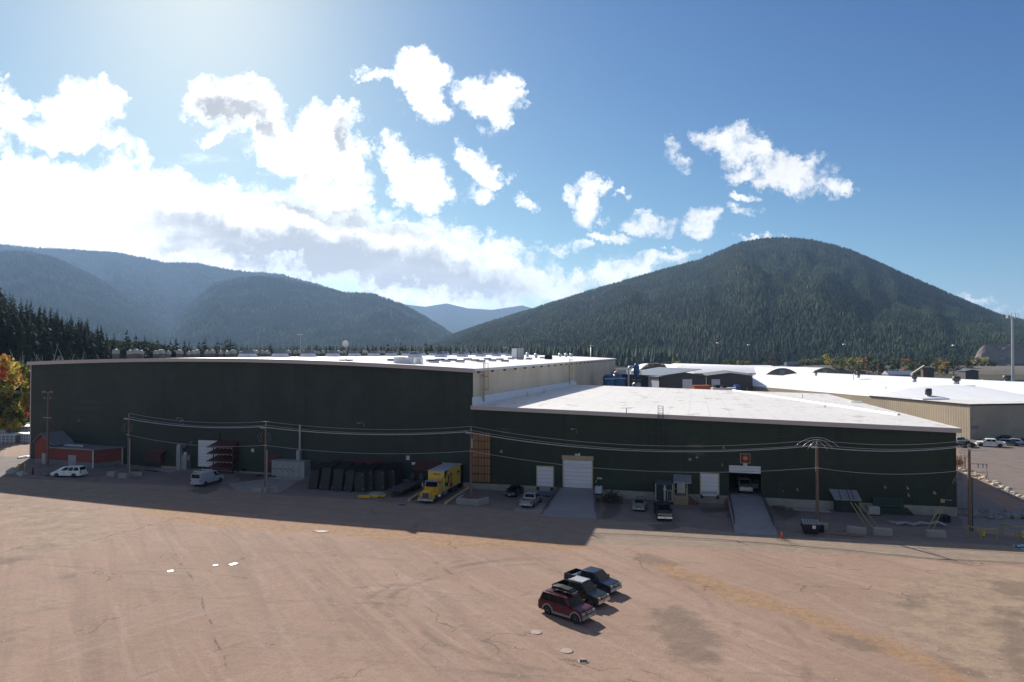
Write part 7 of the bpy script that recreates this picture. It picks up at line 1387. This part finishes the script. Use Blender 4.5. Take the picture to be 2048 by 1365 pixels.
for k, (yt, yb) in enumerate(((881, 892), (894, 905), (909, 920), (923, 934))):
    z1, z0 = SZ(455, yt)[1], SZ(455, yb)[1]; o = MB().hexa([(s0, -2.3, z0), (s1 + .1, -2.3, z0), (s1, -.05, z1 - .08), (s0 + .8, -.05, z1 - .08), (s0, -2.3, z0 + .07), (s1 + .1, -2.3, z0 + .07), (s1, -.05, z1), (s0 + .8, -.05, z1)]).build('awning', MAROON, t); mb = MB(); nn = 7
    for j in range(nn): x = s0 + .2 + (s1 - s0 - .2) * j / (nn - 1); mb.add([(x - .22, -2.28, z0 - .003), (x + .22, -2.28, z0 - .003), (x, -2.2, z0 - .3)], [(0, 1, 2)])
    mb.box(s0, s1 + .1, -2.33, -2.27, z0 - .06, z0 - .003)
    mb.build('scalloped_edge', M('pale_edge', (.3, .24, .22), .6) if k < 3 else MAROON, o)
mb = MB(); [mb.box(x - .07, x + .07, y - .07, y + .07, 0, 6) for x in (s0 + .9, s1 - .1) for y in (-.2, -1.7)]; mb.build('frame', DARKST, t)
# duct, meter cabinet, pipe
s_, zt = SZ(361, 889, -1); s1_ = SZ(371, 889, -1)[0]; t = thing('air_duct', 'tall grey air duct bending into the green wall', 'duct', FO, TH); MB().box(s_ - .45, s_ + .3, -1.5, -.8, 0, zt - .5).build('riser', GREY, t); MB().prism([(-1.5, zt - .5), (-.8, zt - .5), (-.01, zt - .75), (-.01, zt), (-1.0, zt + .1), (-1.35, zt - .1)], s_ - .45, s_ + .3, 'YZ').build('elbow', GREY, t); mb = MB(); [mb.box(s_ - .48, s_ + .33, -1.53, -.77, z, z + .07) for z in (1, 2, 3)]; mb.build('flange', GALV, t)
s0, s1, z0, z1 = fr(370, 382, 909, 936); t = thing('meter_cabinet', 'narrow grey meter cabinet with a small red sign by the loading door', 'cabinet', FO, TH); MB().box(s0, s1, -1.2, -.05, 0, z1).build('cabinet_body', GREY, t, .03); MB().box(s1 + .05, s1 + .62, -1.1, -1.04, z1 - .9, z1 - .15).build('sign', M('faded_red_sign', (.35, .12, .1), .6), t); MB().box(s0 + .4, s0 + .75, -.8, -.4, z1 + .003, z1 + .45).build('meter', WHITE, t)
s_, zt = SZ(600, 850, -.5); t = thing('vent_stack', 'grey steel pipe rising behind the switch cabinets along the wall', 'pipe', FO, TH); MB().tube((s_, -.5, 0), (s_, -.5, zt), .2, 12).build('riser', GREY, t); MB().box(s_ - .45, s_ + .15, -.9, -.1, 0, SZ(597, 900)[1]).build('base_box', GREY, t); mb = MB(); [mb.box(s_ - .28, s_ + .28, -.3, -.003, z, z + .1) for z in (4, 7)]; mb.build('clamp', DARKST, t)
s0, s1, z0, z1 = fr(557.5, 622, 919, 958); s2 = s1; g0_ = gh(*FW(s0, -2, 0)[:2]); t = thing('switch_cabinets', 'long grey switchgear cabinet with five doors against the green wall', 'switchgear', FO, TH); CG = M('cabinet_grey', (.30, .31, .31), .5, .2, .06, dirt=.12); MB().box(s0, s2, -2.1, -.15, g0_ - .2, z1 - .1).build('cabinet_body', CG, t, .02); MB().box(s0 - .05, s2 + .05, -2.2, -.1, z1 - .097, z1).build('top', CG, t); nd = 5; wd = (s2 - s0) / (nd + .9)
for k in range(nd):
    x = s0 + .05 + k * wd; o = MB().box(x + .03, x + wd - .03, -2.16, -2.103, g0_ + .25, z1 - .25).build('cabinet_door', CG, t); MB().box(x + wd - .22, x + wd - .16, -2.2, -2.163, g0_ + 1.0, g0_ + 1.3).build('handle', DARKST, o)
    if k < 4: MB().lathe([(.001, -2.18), (.1, -2.18), (.1, -2.163)], 10, 'Y', (x + wd * .3, 0, g0_ + (z1 - g0_) * .52)).lathe([(.001, -2.18), (.1, -2.18), (.1, -2.163)], 10, 'Y', (x + wd * .62, 0, g0_ + (z1 - g0_) * .52)).build('gauge', BLACK, o)
single(MB().box(-3.2, 3.4, -1.6, 1.6, -.1, .12), 'concrete_pad', 'low concrete pad under the grey switch cabinets', 'pad', CONC, FW((s0 + s2) / 2, -1.4, g0_ - .03), TH)
single(MB().box(-1.7, 1.7, -.6, .6, 0, .12).box(-1.7, -1.5, -.6, .6, .123, .3).box(1.5, 1.7, -.6, .6, .123, .3).box(-.1, .1, -.6, .6, .123, .25), 'metal_grate', 'dark steel frame lying on the slab left of the cabinets', 'frame', DARKST, G(533, 954), TH)
p = G(491, 945); t = thing('hand_cart', 'small black hand cart against the footing right of the awning rack', 'cart', p, TH); MB().box(-.35, .35, -.3, .3, .15, .75).build('box', BLACK, t); MB().tube((-.3, .25, .7), (-.3, .45, 1.3), .03, 6).tube((.3, .25, .7), (.3, .45, 1.3), .03, 6).tube((-.3, .45, 1.3), (.3, .45, 1.3), .03, 6).build('handle', BLACK, t); [MB().tube((s * .38, 0, .15), (s * .3, 0, .15), .15, 10).build('wheel', RUBBER, t) for s in (-1, 1)]
# black leaning covers
TARP = M('black_tarp', (.017, .017, .019), .6, 0, .3, scale=1.5, bump=.4)
cov = [(613, 634, 946, 979, 1), (636, 658, 942, 981, 1), (660, 683, 944, 983, 1), (685, 704, 946, 984, 1), (708.5, 730, 950, 985, -1), (728, 746, 946, 983, -1), (747, 770, 946, 982, -1), (770, 791, 943, 979, -1)]
cl = ['leftmost black leaning cover, beside the grey cabinets', 'second black leaning cover from the cabinets', 'third black leaning cover from the cabinets', 'black leaning cover left of the narrow gap', 'black leaning cover right of the narrow gap', 'slim black leaning cover behind the yellow frame', 'black leaning cover third from the flatbed end of the row', 'rightmost black leaning cover, beside the flatbed trailer']
for (x0, x1, yt, yb, ln), lab in zip(cov, cl):
    a, b_ = G(x0, yb), G(x1, yb); zt = at((x0 + x1) / 2, yt, a.y).z; w_ = (b_ - a).length; t = thing('leaning_cover', lab, 'cover', (a + b_) / 2, TH, 'black covers leaning in a row'); k = .45 * ln; up = 3.2
    MB().hexa([(-w_ / 2, 0, 0), (w_ / 2, 0, 0), (w_ / 2, 3.3, 0), (-w_ / 2, 3.3, 0), (-w_ / 2 + k, .35, zt - .35), (w_ / 2 + k * .6, .35, zt - .35), (w_ / 2 + k, 3.6, zt + .2), (-w_ / 2 + k, 3.6, zt + .2)]).build('shell', TARP, t, .06)
    MB().hexa([(-w_ / 2 + k - .02, .3, zt - .36), (w_ / 2 + k * .6 + .02, .3, zt - .36), (w_ / 2 + k + .02, 3.65, zt + .19), (-w_ / 2 + k - .02, 3.65, zt + .19), (-w_ / 2 + k - .02, .3, zt - .22), (w_ / 2 + k * .6 + .02, .3, zt - .22), (w_ / 2 + k + .02, 3.65, zt + .34), (-w_ / 2 + k - .02, 3.65, zt + .34)]).build('top_edge', BLACK, t, .03)
    for z, mt in ((.45, ORNL if x0 < 700 else LAMPG), (zt - .75, LAMPG)): xx = (-w_ / 2 + .15 if ln > 0 else w_ / 2 - .2) + k * z / zt * .8; MB().box(xx - .09, xx + .09, .35 * z / zt - .08, .35 * z / zt + .02, z, z + .13).build('marker_light', mt, t)
# yellow frame
p = G(741, 996); t = thing('yellow_attachment', 'low yellow steel frame with a grey plate on the asphalt before the covers', 'steel frame', p, TH + .12); YB = M('bright_yellow_steel', (.62, .36, .02), .5, 0, .12, dirt=.15); MB().box(-1.7, .1, -.6, -.1, .05, .4).box(-.9, 1.2, -.09, .5, .05, .32).box(.2, 2.0, .51, 1.5, .05, .3).build('frame', YB, t, .03); MB().hexa([(-.6, .55, .32), (1.3, .55, .32), (1.7, 1.5, .5), (-.2, 1.5, .5), (-.6, .55, .4), (1.3, .55, .4), (1.7, 1.5, .58), (-.2, 1.5, .58)]).build('plate', GREY, t)
# dock shelter behind the truck
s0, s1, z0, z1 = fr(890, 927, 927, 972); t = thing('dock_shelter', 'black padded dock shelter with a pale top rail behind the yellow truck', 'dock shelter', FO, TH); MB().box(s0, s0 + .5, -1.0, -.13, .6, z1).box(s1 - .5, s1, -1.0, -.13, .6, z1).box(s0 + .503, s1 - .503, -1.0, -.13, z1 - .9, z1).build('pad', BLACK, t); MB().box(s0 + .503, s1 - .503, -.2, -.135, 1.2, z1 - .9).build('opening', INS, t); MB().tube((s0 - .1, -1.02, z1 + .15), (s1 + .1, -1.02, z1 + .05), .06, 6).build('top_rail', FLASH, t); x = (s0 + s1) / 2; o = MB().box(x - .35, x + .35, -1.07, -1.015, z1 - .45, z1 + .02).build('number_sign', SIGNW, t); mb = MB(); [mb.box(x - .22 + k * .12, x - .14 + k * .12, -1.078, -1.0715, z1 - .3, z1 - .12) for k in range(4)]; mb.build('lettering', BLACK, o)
# blue plough blade, tote, brush
p = G(1087, 992.5); t = thing('plough_blade', 'blue steel plough blade lying below the left dock door', 'plough blade', p, TH); mb = MB(); pr = [(-.35, .0), (-.1, .1), (.1, .35), (.15, .65), (.05, .65), (0, .4), (-.15, .2), (-.4, .08)]; mb.prism(pr, -1.2, 1.2, 'YZ'); mb.build('blade', M('plough_blue', (.02, .035, .10), .4), t); MB().box(-.8, .8, .15, 1.0, .1, .3).build('push_frame', DARKST, t)
s_, d_ = SD(G(1200, 991, .9)); zz = ZC * (1 + (d_ + 1.5) / 14) ; p = FW(s_ - .2, d_ + .1, zz * .98); t = thing('liquid_tote', 'white caged liquid tote at the top right of the wide ramp', 'tote', p, TH); MB().box(-.5, .5, -.6, .6, .16, 1.15, .03).build('tank', M('tote_white', (.52, .55, .57), .4, 0, .05), t, .08); MB().lathe([(.14, 1.15), (.14, 1.22)], 10).build('cap', BLACK, t); mb = MB()
for k in range(5): z = .2 + k * .23; mb.path([(-.54, -.64, z), (.54, -.64, z), (.54, .64, z), (-.54, .64, z), (-.54, -.64, z)], .012, 4)
for k in range(5): x = -.5 + k * .25; mb.tube((x, -.64, .16), (x, -.64, 1.16), .012, 4); mb.tube((x, .64, .16), (x, .64, 1.16), .012, 4)
mb.build('cage', GALV, t); MB().box(-.55, .55, -.65, .65, 0, .15).build('pallet', BLACK, t)
def brush(px, py, label, w_, h_, n_, seed):
    rs = random.Random(seed); p = G(px, py); t = thing('brush_pile', label, 'brush pile', p, TH); mb = MB(); lf = MB()
    for k in range(n_):
        a = Vector((rs.gauss(0, w_ * .4), rs.gauss(0, w_ * .8), abs(rs.gauss(0, h_ * .22)))); d = Vector((rs.gauss(0, .8), rs.gauss(0, .8), rs.uniform(-.1, .6))); mb.tube(a, a + d, rs.uniform(.015, .045), 4, .01)
        if k % 2: q = a + d * .8; u = Vector((rs.gauss(0, .2), rs.gauss(0, .2), rs.gauss(0, .12))); v = u.orthogonal().normalized() * .12; lf.add([q - u, q + v, q + u, q - v], [(0, 1, 2, 3)])
    mb.build('branches', M('dry_branch', (.07, .055, .042), .9), t); lf.build('dry_needles', M('dry_needles', (.045, .035, .024), .9), t)
brush(1224, 1003, 'heap of dark dry branches along the right side of the wide ramp', 1.0, 2.4, 240, 5); brush(1605, 1002, 'small dark heap of weeds against the footing right of the entry door', .8, 1.2, 60, 6)
# porch
s0, s1, _, _ = fr(1348, 1381, 955, 985); z1 = SZ(1364, 953)[1]; z0 = SZ(1364, 962)[1]; t = thing('dock_porch', 'small porch with a pale sloping canopy, yellow posts and a rusty base', 'porch', FO, TH); RB = M('rusty_concrete', (.3, .22, .13), .85, 0, .3, scale=1.2, dirt=.6, dirtcol=(.13, .055, .03)); MB().box(s0, s1 - .3, -2.2, -.13, -.1, 1.25).build('platform', RB, t); MB().hexa([(s0 - .05, -2.5, z0 + .1), (s1 + .15, -2.5, z0 + .1), (s1 + .15, -.02, z1 + .15), (s0 - .05, -.02, z1 + .15), (s0 - .05, -2.5, z0 + .18), (s1 + .15, -2.5, z0 + .18), (s1 + .15, -.02, z1 + .23), (s0 - .05, -.02, z1 + .23)]).build('canopy', GALV, t)
for x in (s0 + .08, s1 - .45): MB().box(x - .06, x + .06, -2.16, -2.04, 1.253 if x > s0 + 1 else 0, z0 + .1).build('canopy_post', DOCKY, t)
x = s0 + .45; o = MB().box(x, x + 1.15, -.1, -.01, 1.255, 1.255 + 2.25).build('porch_door', FLASH, t); MB().box(x + .35, x + .75, -.12, -.103, 2.6, 2.85).build('door_sign', GREY, o); MB().box(x + 1.153, x + 1.27, -.12, -.01, 1.255, 3.55).build('door_jamb', M('red_jamb', (.16, .05, .035), .7), o)
mb = MB(); [mb.tube((s0 + 1.8, y, 1.25), (s0 + 1.8, y, 2.25), .03, 6) for y in (-2.1, -1.1)]; mb.tube((s0 + .1, -2.1, 2.25), (s1 - .5, -2.1, 2.25), .03, 6).tube((s0 + 1.8, -2.1, 1.8), (s1 - .5, -2.1, 1.8), .03, 6); mb.build('railing', DOCKY, t)
for k in range(4): MB().box(s1 - .297 + k * .32, s1 + .02 + k * .32, -2.0, -.9, 0, 1.0 - k * .25).build('step', M('rusty_step', (.12, .05, .035), .8), t)
mb = MB().tube((s1 - .3, -2.0, 2.2), (s1 + 1.0, -2.0, .95), .03, 6).tube((s1 - .3, -2.0, 1.25), (s1 - .3, -2.0, 2.2), .03, 6).tube((s1 + 1.0, -2.0, 0), (s1 + 1.0, -2.0, .95), .03, 6); mb.build('handrail', M('dark_red_rail', (.10, .02, .015), .6), t)
p = G(1453, 1009); single(MB().lathe([(.25, 0), (.32, .3), (.3, .65), (.18, .85), (.02, .9)], 10), 'red_drum', 'faded red drum at the left foot of the narrow ramp rail', 'drum', M('faded_red', (.33, .07, .06), .6), p)
# things right of the narrow ramp
def pallet(px, py, rz, label, n_=1, mat=None):
    p = G(px, py); t = thing('pallet', label, 'pallet', p, rz, 'wooden pallets in the yard'); mb = MB(); st = MB()
    for q in range(n_):
        for k in range(7): y = -.5 + k / 6; mb.box(-.6, .6, y - .055, y + .055, q * .15 + .12, q * .15 + .14)
        for k in (-.52, 0, .52): st.box(k - .05, k + .05, -.55, .55, q * .15, q * .15 + .118)
    mb.build('deck_boards', mat or M('grey_pallet_wood', (.16, .12, .085), .85, 0, .3), t); st.build('stringers', mat or M('grey_pallet_wood', (.16, .12, .085), .85, 0, .3), t)
pallet(1552, 1014, TH + .1, 'pallet lying nearest the narrow ramp'); pallet(1562, 1017, TH - .1, 'pallet overlapping the one by the ramp', 2); pallet(1577, 1020, TH + .2, 'greenish pallet lying apart toward the road', 1, M('greenish_wood', (.13, .14, .10), .85)); pallet(1572, 1012, TH, 'dark pallet stack near the weeds', 3, M('dark_wet_wood', (.05, .045, .04), .85)); pallet(1663, 1018, TH + .1, 'dark pallet stack left of the green shed', 4, M('dark_wet_wood', (.05, .045, .04), .85)); pallet(1676, 1017, TH - .2, 'flat dark pallet stack before the green shed', 2, M('dark_wet_wood', (.05, .045, .04), .85)); pallet(1888, 1044, TH + .2, 'greenish black pallet stack behind the right yellow guards', 6, M('dark_green_wood', (.04, .05, .045), .85))
single(MB().hexa([(-2.6, -1.1, 0), (2.4, -1.3, 0), (2.0, 1.2, 0), (-2.2, 1.2, 0), (-2.6, -1.1, .14), (2.4, -1.3, .14), (2.0, 1.2, .14), (-2.2, 1.2, .14)]), 'concrete_slab', 'flat grey slab on the ground left of the power pole', 'slab', CONC, G(1622, 1020), TH)
p = G(1634, 1014); single(MB().box(-.8, .8, -.5, .5, 0, .5, .1).box(-.3, .3, -.3, .3, .503, .7), 'utility_box', 'small pale utility box on the slab behind the pole', 'utility box', GREY, p, TH)
a, b_ = SD(G(1671, 1024)), SD(G(1716, 1025)); s0, s1, d0 = a[0], b_[0], a[1]; z0 = at(1690, 997, G(1690, 1024).y).z; t = thing('storage_shed', 'small dark green shed with a slanting grey tin roof against the wall', 'shed', FO, TH); MB().box(s0, s1, d0, -.2, 0, z0 - .15).build('wall', M('shed_green', (.016, .024, .02), .7), t); zb = SZ(1690, 980)[1]; MB().hexa([(s0 - .2, d0 - .5, z0 - .15), (s1 + .3, d0 - .5, z0 - .15), (s1, -.15, z0 + .9), (s0 - .6, -.15, z0 + .9), (s0 - .2, d0 - .5, z0), (s1 + .3, d0 - .5, z0), (s1, -.15, z0 + 1.05), (s0 - .6, -.15, z0 + 1.05)]).build('roof', SROOF, t); mb = MB(); [mb.hexa([(x, d0 - .51, z0 + .003), (x + .14, d0 - .51, z0 + .003), (x + .02, -.16, z0 + 1.053), (x - .12, -.16, z0 + 1.053), (x, d0 - .51, z0 + .03), (x + .14, d0 - .51, z0 + .03), (x + .02, -.16, z0 + 1.08), (x - .12, -.16, z0 + 1.08)]) for x in (s0 + .6, s0 + 1.7, s0 + 2.2)]; mb.build('roof_strips', RUSTM, t); MB().box(s0 + .7, s0 + 1.6, d0 - .06, d0 - .003, 0, 2.0).build('shed_door', M('shed_green2', (.022, .03, .026), .7), t)
# green steel racks
p = G(1779, 1029); t = thing('steel_rack_stack', 'stack of teal green steel racking beams against the footing', 'racking stack', p, TH); TEAL = M('teal_steel', (.022, .06, .052), .5, .1, .15); DGS = M('deep_green_steel', (.02, .045, .032), .5, .1, .15)
for k in range(3): MB().box(-2.6 + .1 * k, 2.9 - .25 * k, -.3 + .12 * k, 1.5, .05 + k * .28, .27 + k * .28).build('beam_layer', DGS, t)
mb = MB()
for k in range(7): mb.tube((-1.9, .55 + .12 * k, 1.0), (1.9, .55 + .12 * k, 1.0), .05, 5); mb.tube((-1.9, .55 + .12 * k, 2.05), (1.9, .55 + .12 * k, 2.05), .05, 5)
for k in range(13): x = -1.9 + k * 3.8 / 12; mb.tube((x, .55, .95), (x, .55, 2.05), .04, 5); mb.tube((x, 1.3, .95), (x, 1.3, 2.05), .04, 5)
mb.box(-1.85, 1.85, .62, 1.25, 1.02, 1.95); mb.build('upright_frames', TEAL, t)
p = G(1747, 1030); t = thing('pallet_crate', 'pale grey crate with a stained front before the green racking', 'crate', p, TH); MB().box(-.7, .7, -.5, .5, .12, 1.15).build('crate_body', M('stained_crate', (.34, .32, .29), .7, 0, .15, dirt=.5, dirtcol=(.3, .16, .07)), t, .05); MB().box(-.75, .75, -.55, .55, 0, .117).build('base', BLACK, t)
# dumpster
p = G(1621, 1067); t = thing('dumpster', 'black waste dumpster with a ribbed pale lid edge at the roadside', 'dumpster', p, TH); DB = M('dumpster_black', (.018, .018, .018), .5, .2, .2); MB().hexa([(-.85, -.65, .2), (.85, -.65, .2), (.85, .75, .2), (-.85, .75, .2), (-1.02, -.85, 1.25), (1.02, -.85, 1.25), (1.02, .8, 1.45), (-1.02, .8, 1.45)]).build('bin', DB, t, .02); mb = MB()
for k in range(6): x = -.85 + k * .34; mb.hexa([(x - .12, -.9, 1.26), (x + .12, -.9, 1.26), (x + .12, .8, 1.48), (x - .12, .8, 1.48), (x - .12, -.9, 1.33), (x + .12, -.9, 1.33), (x + .12, .8, 1.55), (x - .12, .8, 1.55)])
mb.build('lid', M('lid_grey', (.25, .25, .25), .5), t); o = MB().hexa([(.1, -.80, .75), (.48, -.80, .75), (.48, -.86, 1.15), (.1, -.86, 1.15), (.1, -.77, .75), (.48, -.77, .75), (.48, -.83, 1.15), (.1, -.83, 1.15)]).build('sticker', SIGNW, t)
for s in (-1, 1): MB().box(s * 1.05 - .08, s * 1.05 + .08, -.3, .4, .85, 1.0).build('lift_pocket', DB, t)
for x in (-.7, .7): MB().tube((x, -.5, .1), (x, -.4, .1), .1, 10).tube((x, .5, .1), (x, .6, .1), .1, 10).build('caster', RUBBER, t)
p = G(1641, 1064); single(MB().box(-.4, .4, -.35, .35, 0, .7, .05).box(-.42, .42, -.37, .37, .703, .78), 'waste_bin', 'low black bin standing right of the dumpster', 'bin', BLACK, p, TH)
p = G(1564, 1077); t = thing('traffic_cone', 'orange traffic cone at the right foot of the narrow ramp', 'traffic cone', p); CO = M('cone_orange', (.65, .11, .04), .5, 0, .08); MB().box(-.22, .22, -.22, .22, 0, .05).build('base', CO, t); MB().lathe([(.17, .05), (.045, .75), (.03, .76)], 14).build('cone', CO, t)
single(MB().box(-2.0, 2.0, -.12, .12, 0, .12), 'timber_beam', 'reddish timber lying left of the slanted concrete block', 'timber', M('red_timber', (.2, .10, .07), .8), G(1692, 1072), TH - .02)
p = G(1835, 1051); t = thing('sheet_metal_pile', 'crumpled pale sheet metal and boards lying between the yellow guards', 'scrap pile', p, TH); MB().hexa([(-3, .2, 0), (1.2, .1, 0), (1.4, 1.2, 0), (-3.2, 1.4, 0), (-3, .2, .12), (1.2, .1, .2), (1.4, 1.2, .1), (-3.2, 1.4, .1)]).build('board', CONC, t); mb = MB(); pts = [(-2.6, -.5, .05), (-1.5, -.3, .3), (-.6, -.55, .08), (.4, .0, .35), (1.5, .2, .2), (2.4, .5, .45), (3.3, .3, .1)]; [mb.hexa([(a[0], a[1] - .25, a[2]), (b_[0], b_[1] - .25, b_[2]), (b_[0], b_[1] + .3, b_[2] + .1), (a[0], a[1] + .3, a[2] + .1), (a[0], a[1] - .25, a[2] + .04), (b_[0], b_[1] - .25, b_[2] + .04), (b_[0], b_[1] + .3, b_[2] + .14), (a[0], a[1] + .3, a[2] + .14)]) for a, b_ in zip(pts[:-1], pts[1:])]; mb.build('crumpled_sheet', GALV, t)
# electrical box on the wall corner
s0, s1, z0, z1 = fr(1880, 1888, 998, 1005); t = thing('wall_box', 'small yellowed box with grey conduits low on the right corner of the wall', 'wall box', FO, TH); MB().box(s0, s1, -.3, -.13, z0, z1).build('box', DOCKY, t); MB().tube((s1, -.2, z1 - .1), (s1 + .9, -.2, z1 - .1), .05, 6).build('conduit', GREY, t)
# yellow pipe barriers
def barrier(pts, label):
    t = thing('pipe_barrier', label, 'barrier', G(*pts[0]), 0, 'yellow pipe barriers by the right pole'); o = t.location; P = [G(*p) - o for p in pts]; h = Vector((0, 0, 1.25))
    for q in P: MB().tube(q, q + h, .09, 10).build('post', PALEYEL, t)
    MB().path([q + h for q in P], .085, 10).build('top_rail', PALEYEL, t)
barrier([(1936, 1073), (1961, 1081), (1994, 1080)], 'yellow pipe barrier with three posts at the foot of the right pole'); barrier([(2005, 1068), (2032, 1076), (2075, 1073)], 'yellow pipe barrier cut by the right edge')
for px, py, lab in ((1967, 1072, 'yellow hydrant valve inside the three post barrier'), (2046, 1076, 'yellow hydrant valve inside the barrier at the right edge')): p = G(px, py); t = thing('hydrant', lab, 'hydrant', p); MB().lathe([(.2, 0), (.14, .1), (.14, .6), (.2, .65), (.12, .8), (.02, .85)], 12).build('barrel', YEL, t); MB().tube((-.25, 0, .48), (.25, 0, .48), .08, 8).build('outlet', YEL, t)
# orange rack by the parking lot
p = G(1917, 938); t = thing('steel_rack', 'orange steel cable rack behind the right corner of the green hall', 'rack', p, R(20)); OR_ = M('orange_steel', (.4, .16, .05), .6); mb = MB()
for x in (-1, 0, 1): mb.box(x - .07, x + .07, -.6, -.48, 0, 2.6); mb.box(x - .07, x + .07, .48, .6, 0, 2.2)
for z in (.6, 1.3, 2.0): mb.box(-1.2, 1.2, -.62, -.5, z, z + .12)
mb.build('frame', OR_, t); mb = MB(); [mb.lathe([(.55, -.12), (.55, .12), (.3, .12), (.3, -.12)], 14, 'X', (x, 0, 1.2)) for x in (-.5, .5)]; mb.build('cable_coils', RUSTM, t)
# ------------------------------------------------------------------ covers, patches, puddles in the lot
def disc(px, py, r, label, mat, name, cat, z=.0, ribs_=False):
    p = G(px, py); t = thing(name, label, cat, p); MB().lathe([(r, -.05), (r, z), (r * .97, z + .006)], 24).build('cover', mat, t); MB().lathe([(r * 1.15, -.05), (r * 1.15, z - .006), (r * 1.003, z - .006)], 24).build('rim', CONCG, t)
    if ribs_: mb = MB(); [mb.box(-r * .75, r * .75, -r * .5 + k * r * .33 - .03, -r * .5 + k * r * .33 + .03, z + .013, z + .03) for k in range(4)]; mb.build('slots', BLACK, t)
MH = M('manhole_concrete', (.30, .212, .158), .8, 0, .15, scale=3)
disc(1073, 1265, .38, 'round pale manhole cover near the red suv', MH, 'manhole_cover', 'manhole cover'); disc(1134, 1302, .40, 'round pale manhole cover between the other cover and the grate', MH, 'manhole_cover', 'manhole cover'); disc(1167, 1323, .36, 'round drain grate with dark slots nearest the lower edge', MH, 'drain_grate', 'drain grate', ribs_=True)
WS = M('wet_shine', (.6, .6, .6), .12, .3, .05)
disc(341, 1143, .3, 'bright round lid, leftmost of three in the left lot', WHITE, 'pit_lid', 'lid', .03); disc(431, 1132, .25, 'bright round lid, middle of three in the left lot', WHITE, 'pit_lid', 'lid', .05)
def blotch(pts, name, label, mat, z, cat='puddle'):
    P = [G(*p) for p in pts]; mb = MB(); n_ = len(P); c = sum(P, Vector()) / n_; out = []
    for i in range(n_):
        a, b_ = P[i], P[(i + 1) % n_]
        for k in range(5): q = a.lerp(b_, k / 5); q = q + (q - c) * .09 * noise.noise(q * 1.3); out.append((q.x, q.y, q.z + z))
    m_ = len(out); mb.add(out + [(x, y, z_ - .15) for x, y, z_ in out], [tuple(range(m_))] + [(i, (i + 1) % m_, m_ + (i + 1) % m_, m_ + i) for i in range(m_)]); o = mb.build(name, mat); return tag(o, label, cat)
PUD = M('muddy_water', (.135, .108, .085), .45, 0, .25, spec=.25, dirt=.5, dirtcol=(.2, .15, .1)); PUDB = M('clear_puddle', (.04, .05, .06), .03, 0, .1, spec=.6)
blotch([(2022, 1092), (2048, 1089), (2075, 1092), (2080, 1100), (2045, 1100)], 'puddle', 'blue sky reflecting puddle at the right edge of the road', PUDB, .03)
blotch([(457, 1130), (470, 1126), (476, 1128), (463, 1132)], 'concrete_patch', 'small white ragged patch right of the round lids', WHITE, .04, 'patch'); blotch([(626, 1063), (645, 1061), (660, 1064), (640, 1066)], 'concrete_patch', 'long pale ragged patch by the orange dirt strip', M('pale_patch', (.42, .36, .3), .85, 0, .2), .04, 'patch')
blotch([(1640, 1264), (1665, 1268), (1700, 1280), (1735, 1282), (1775, 1298), (1786, 1306), (1760, 1310), (1715, 1300), (1680, 1288), (1650, 1275)], 'puddle', 'muddy shallow puddle in the orange dirt strip at lower right', PUD, -.012)
for px, py, lab in ((804, 1010, 'dark round drain lid in the road before the truck'), (1407, 1019, 'dark drain grate left of two before the right dock door'), (1437, 1020, 'dark drain grate right of two before the right dock door')): p = G(px, py); single(MB().lathe([(.5, -.05), (.5, .02)], 16), 'drain_cover', lab, 'drain cover', DARKST, p)
# ------------------------------------------------------------------ air
if HAZE_D > 0:
    hm = bpy.data.materials.new('air'); n, l = nt(hm); n.remove(n['Principled BSDF']); v = n.new('ShaderNodeVolumePrincipled'); v.inputs['Color'].default_value = (*HAZE_C, 1); v.inputs['Density'].default_value = HAZE_D; v.inputs['Anisotropy'].default_value = HAZE_G
    l.new(v.outputs[0], n['Material Output'].inputs['Volume'])
    o = MB().box(-16000, 16000, -700, 16500, -3, 1140).build('haze', hm); o['kind'] = 'stuff'; tag(o, 'thin blue air between the lot and the mountains', 'haze')
sc.cycles.use_denoising = True
try: sc.cycles.denoiser = 'OPENIMAGEDENOISE'
except Exception: pass
sc.cycles.max_bounces = 6; sc.cycles.diffuse_bounces = 3; sc.cycles.glossy_bounces = 2; sc.cycles.volume_bounces = 0; sc.cycles.transmission_bounces = 2
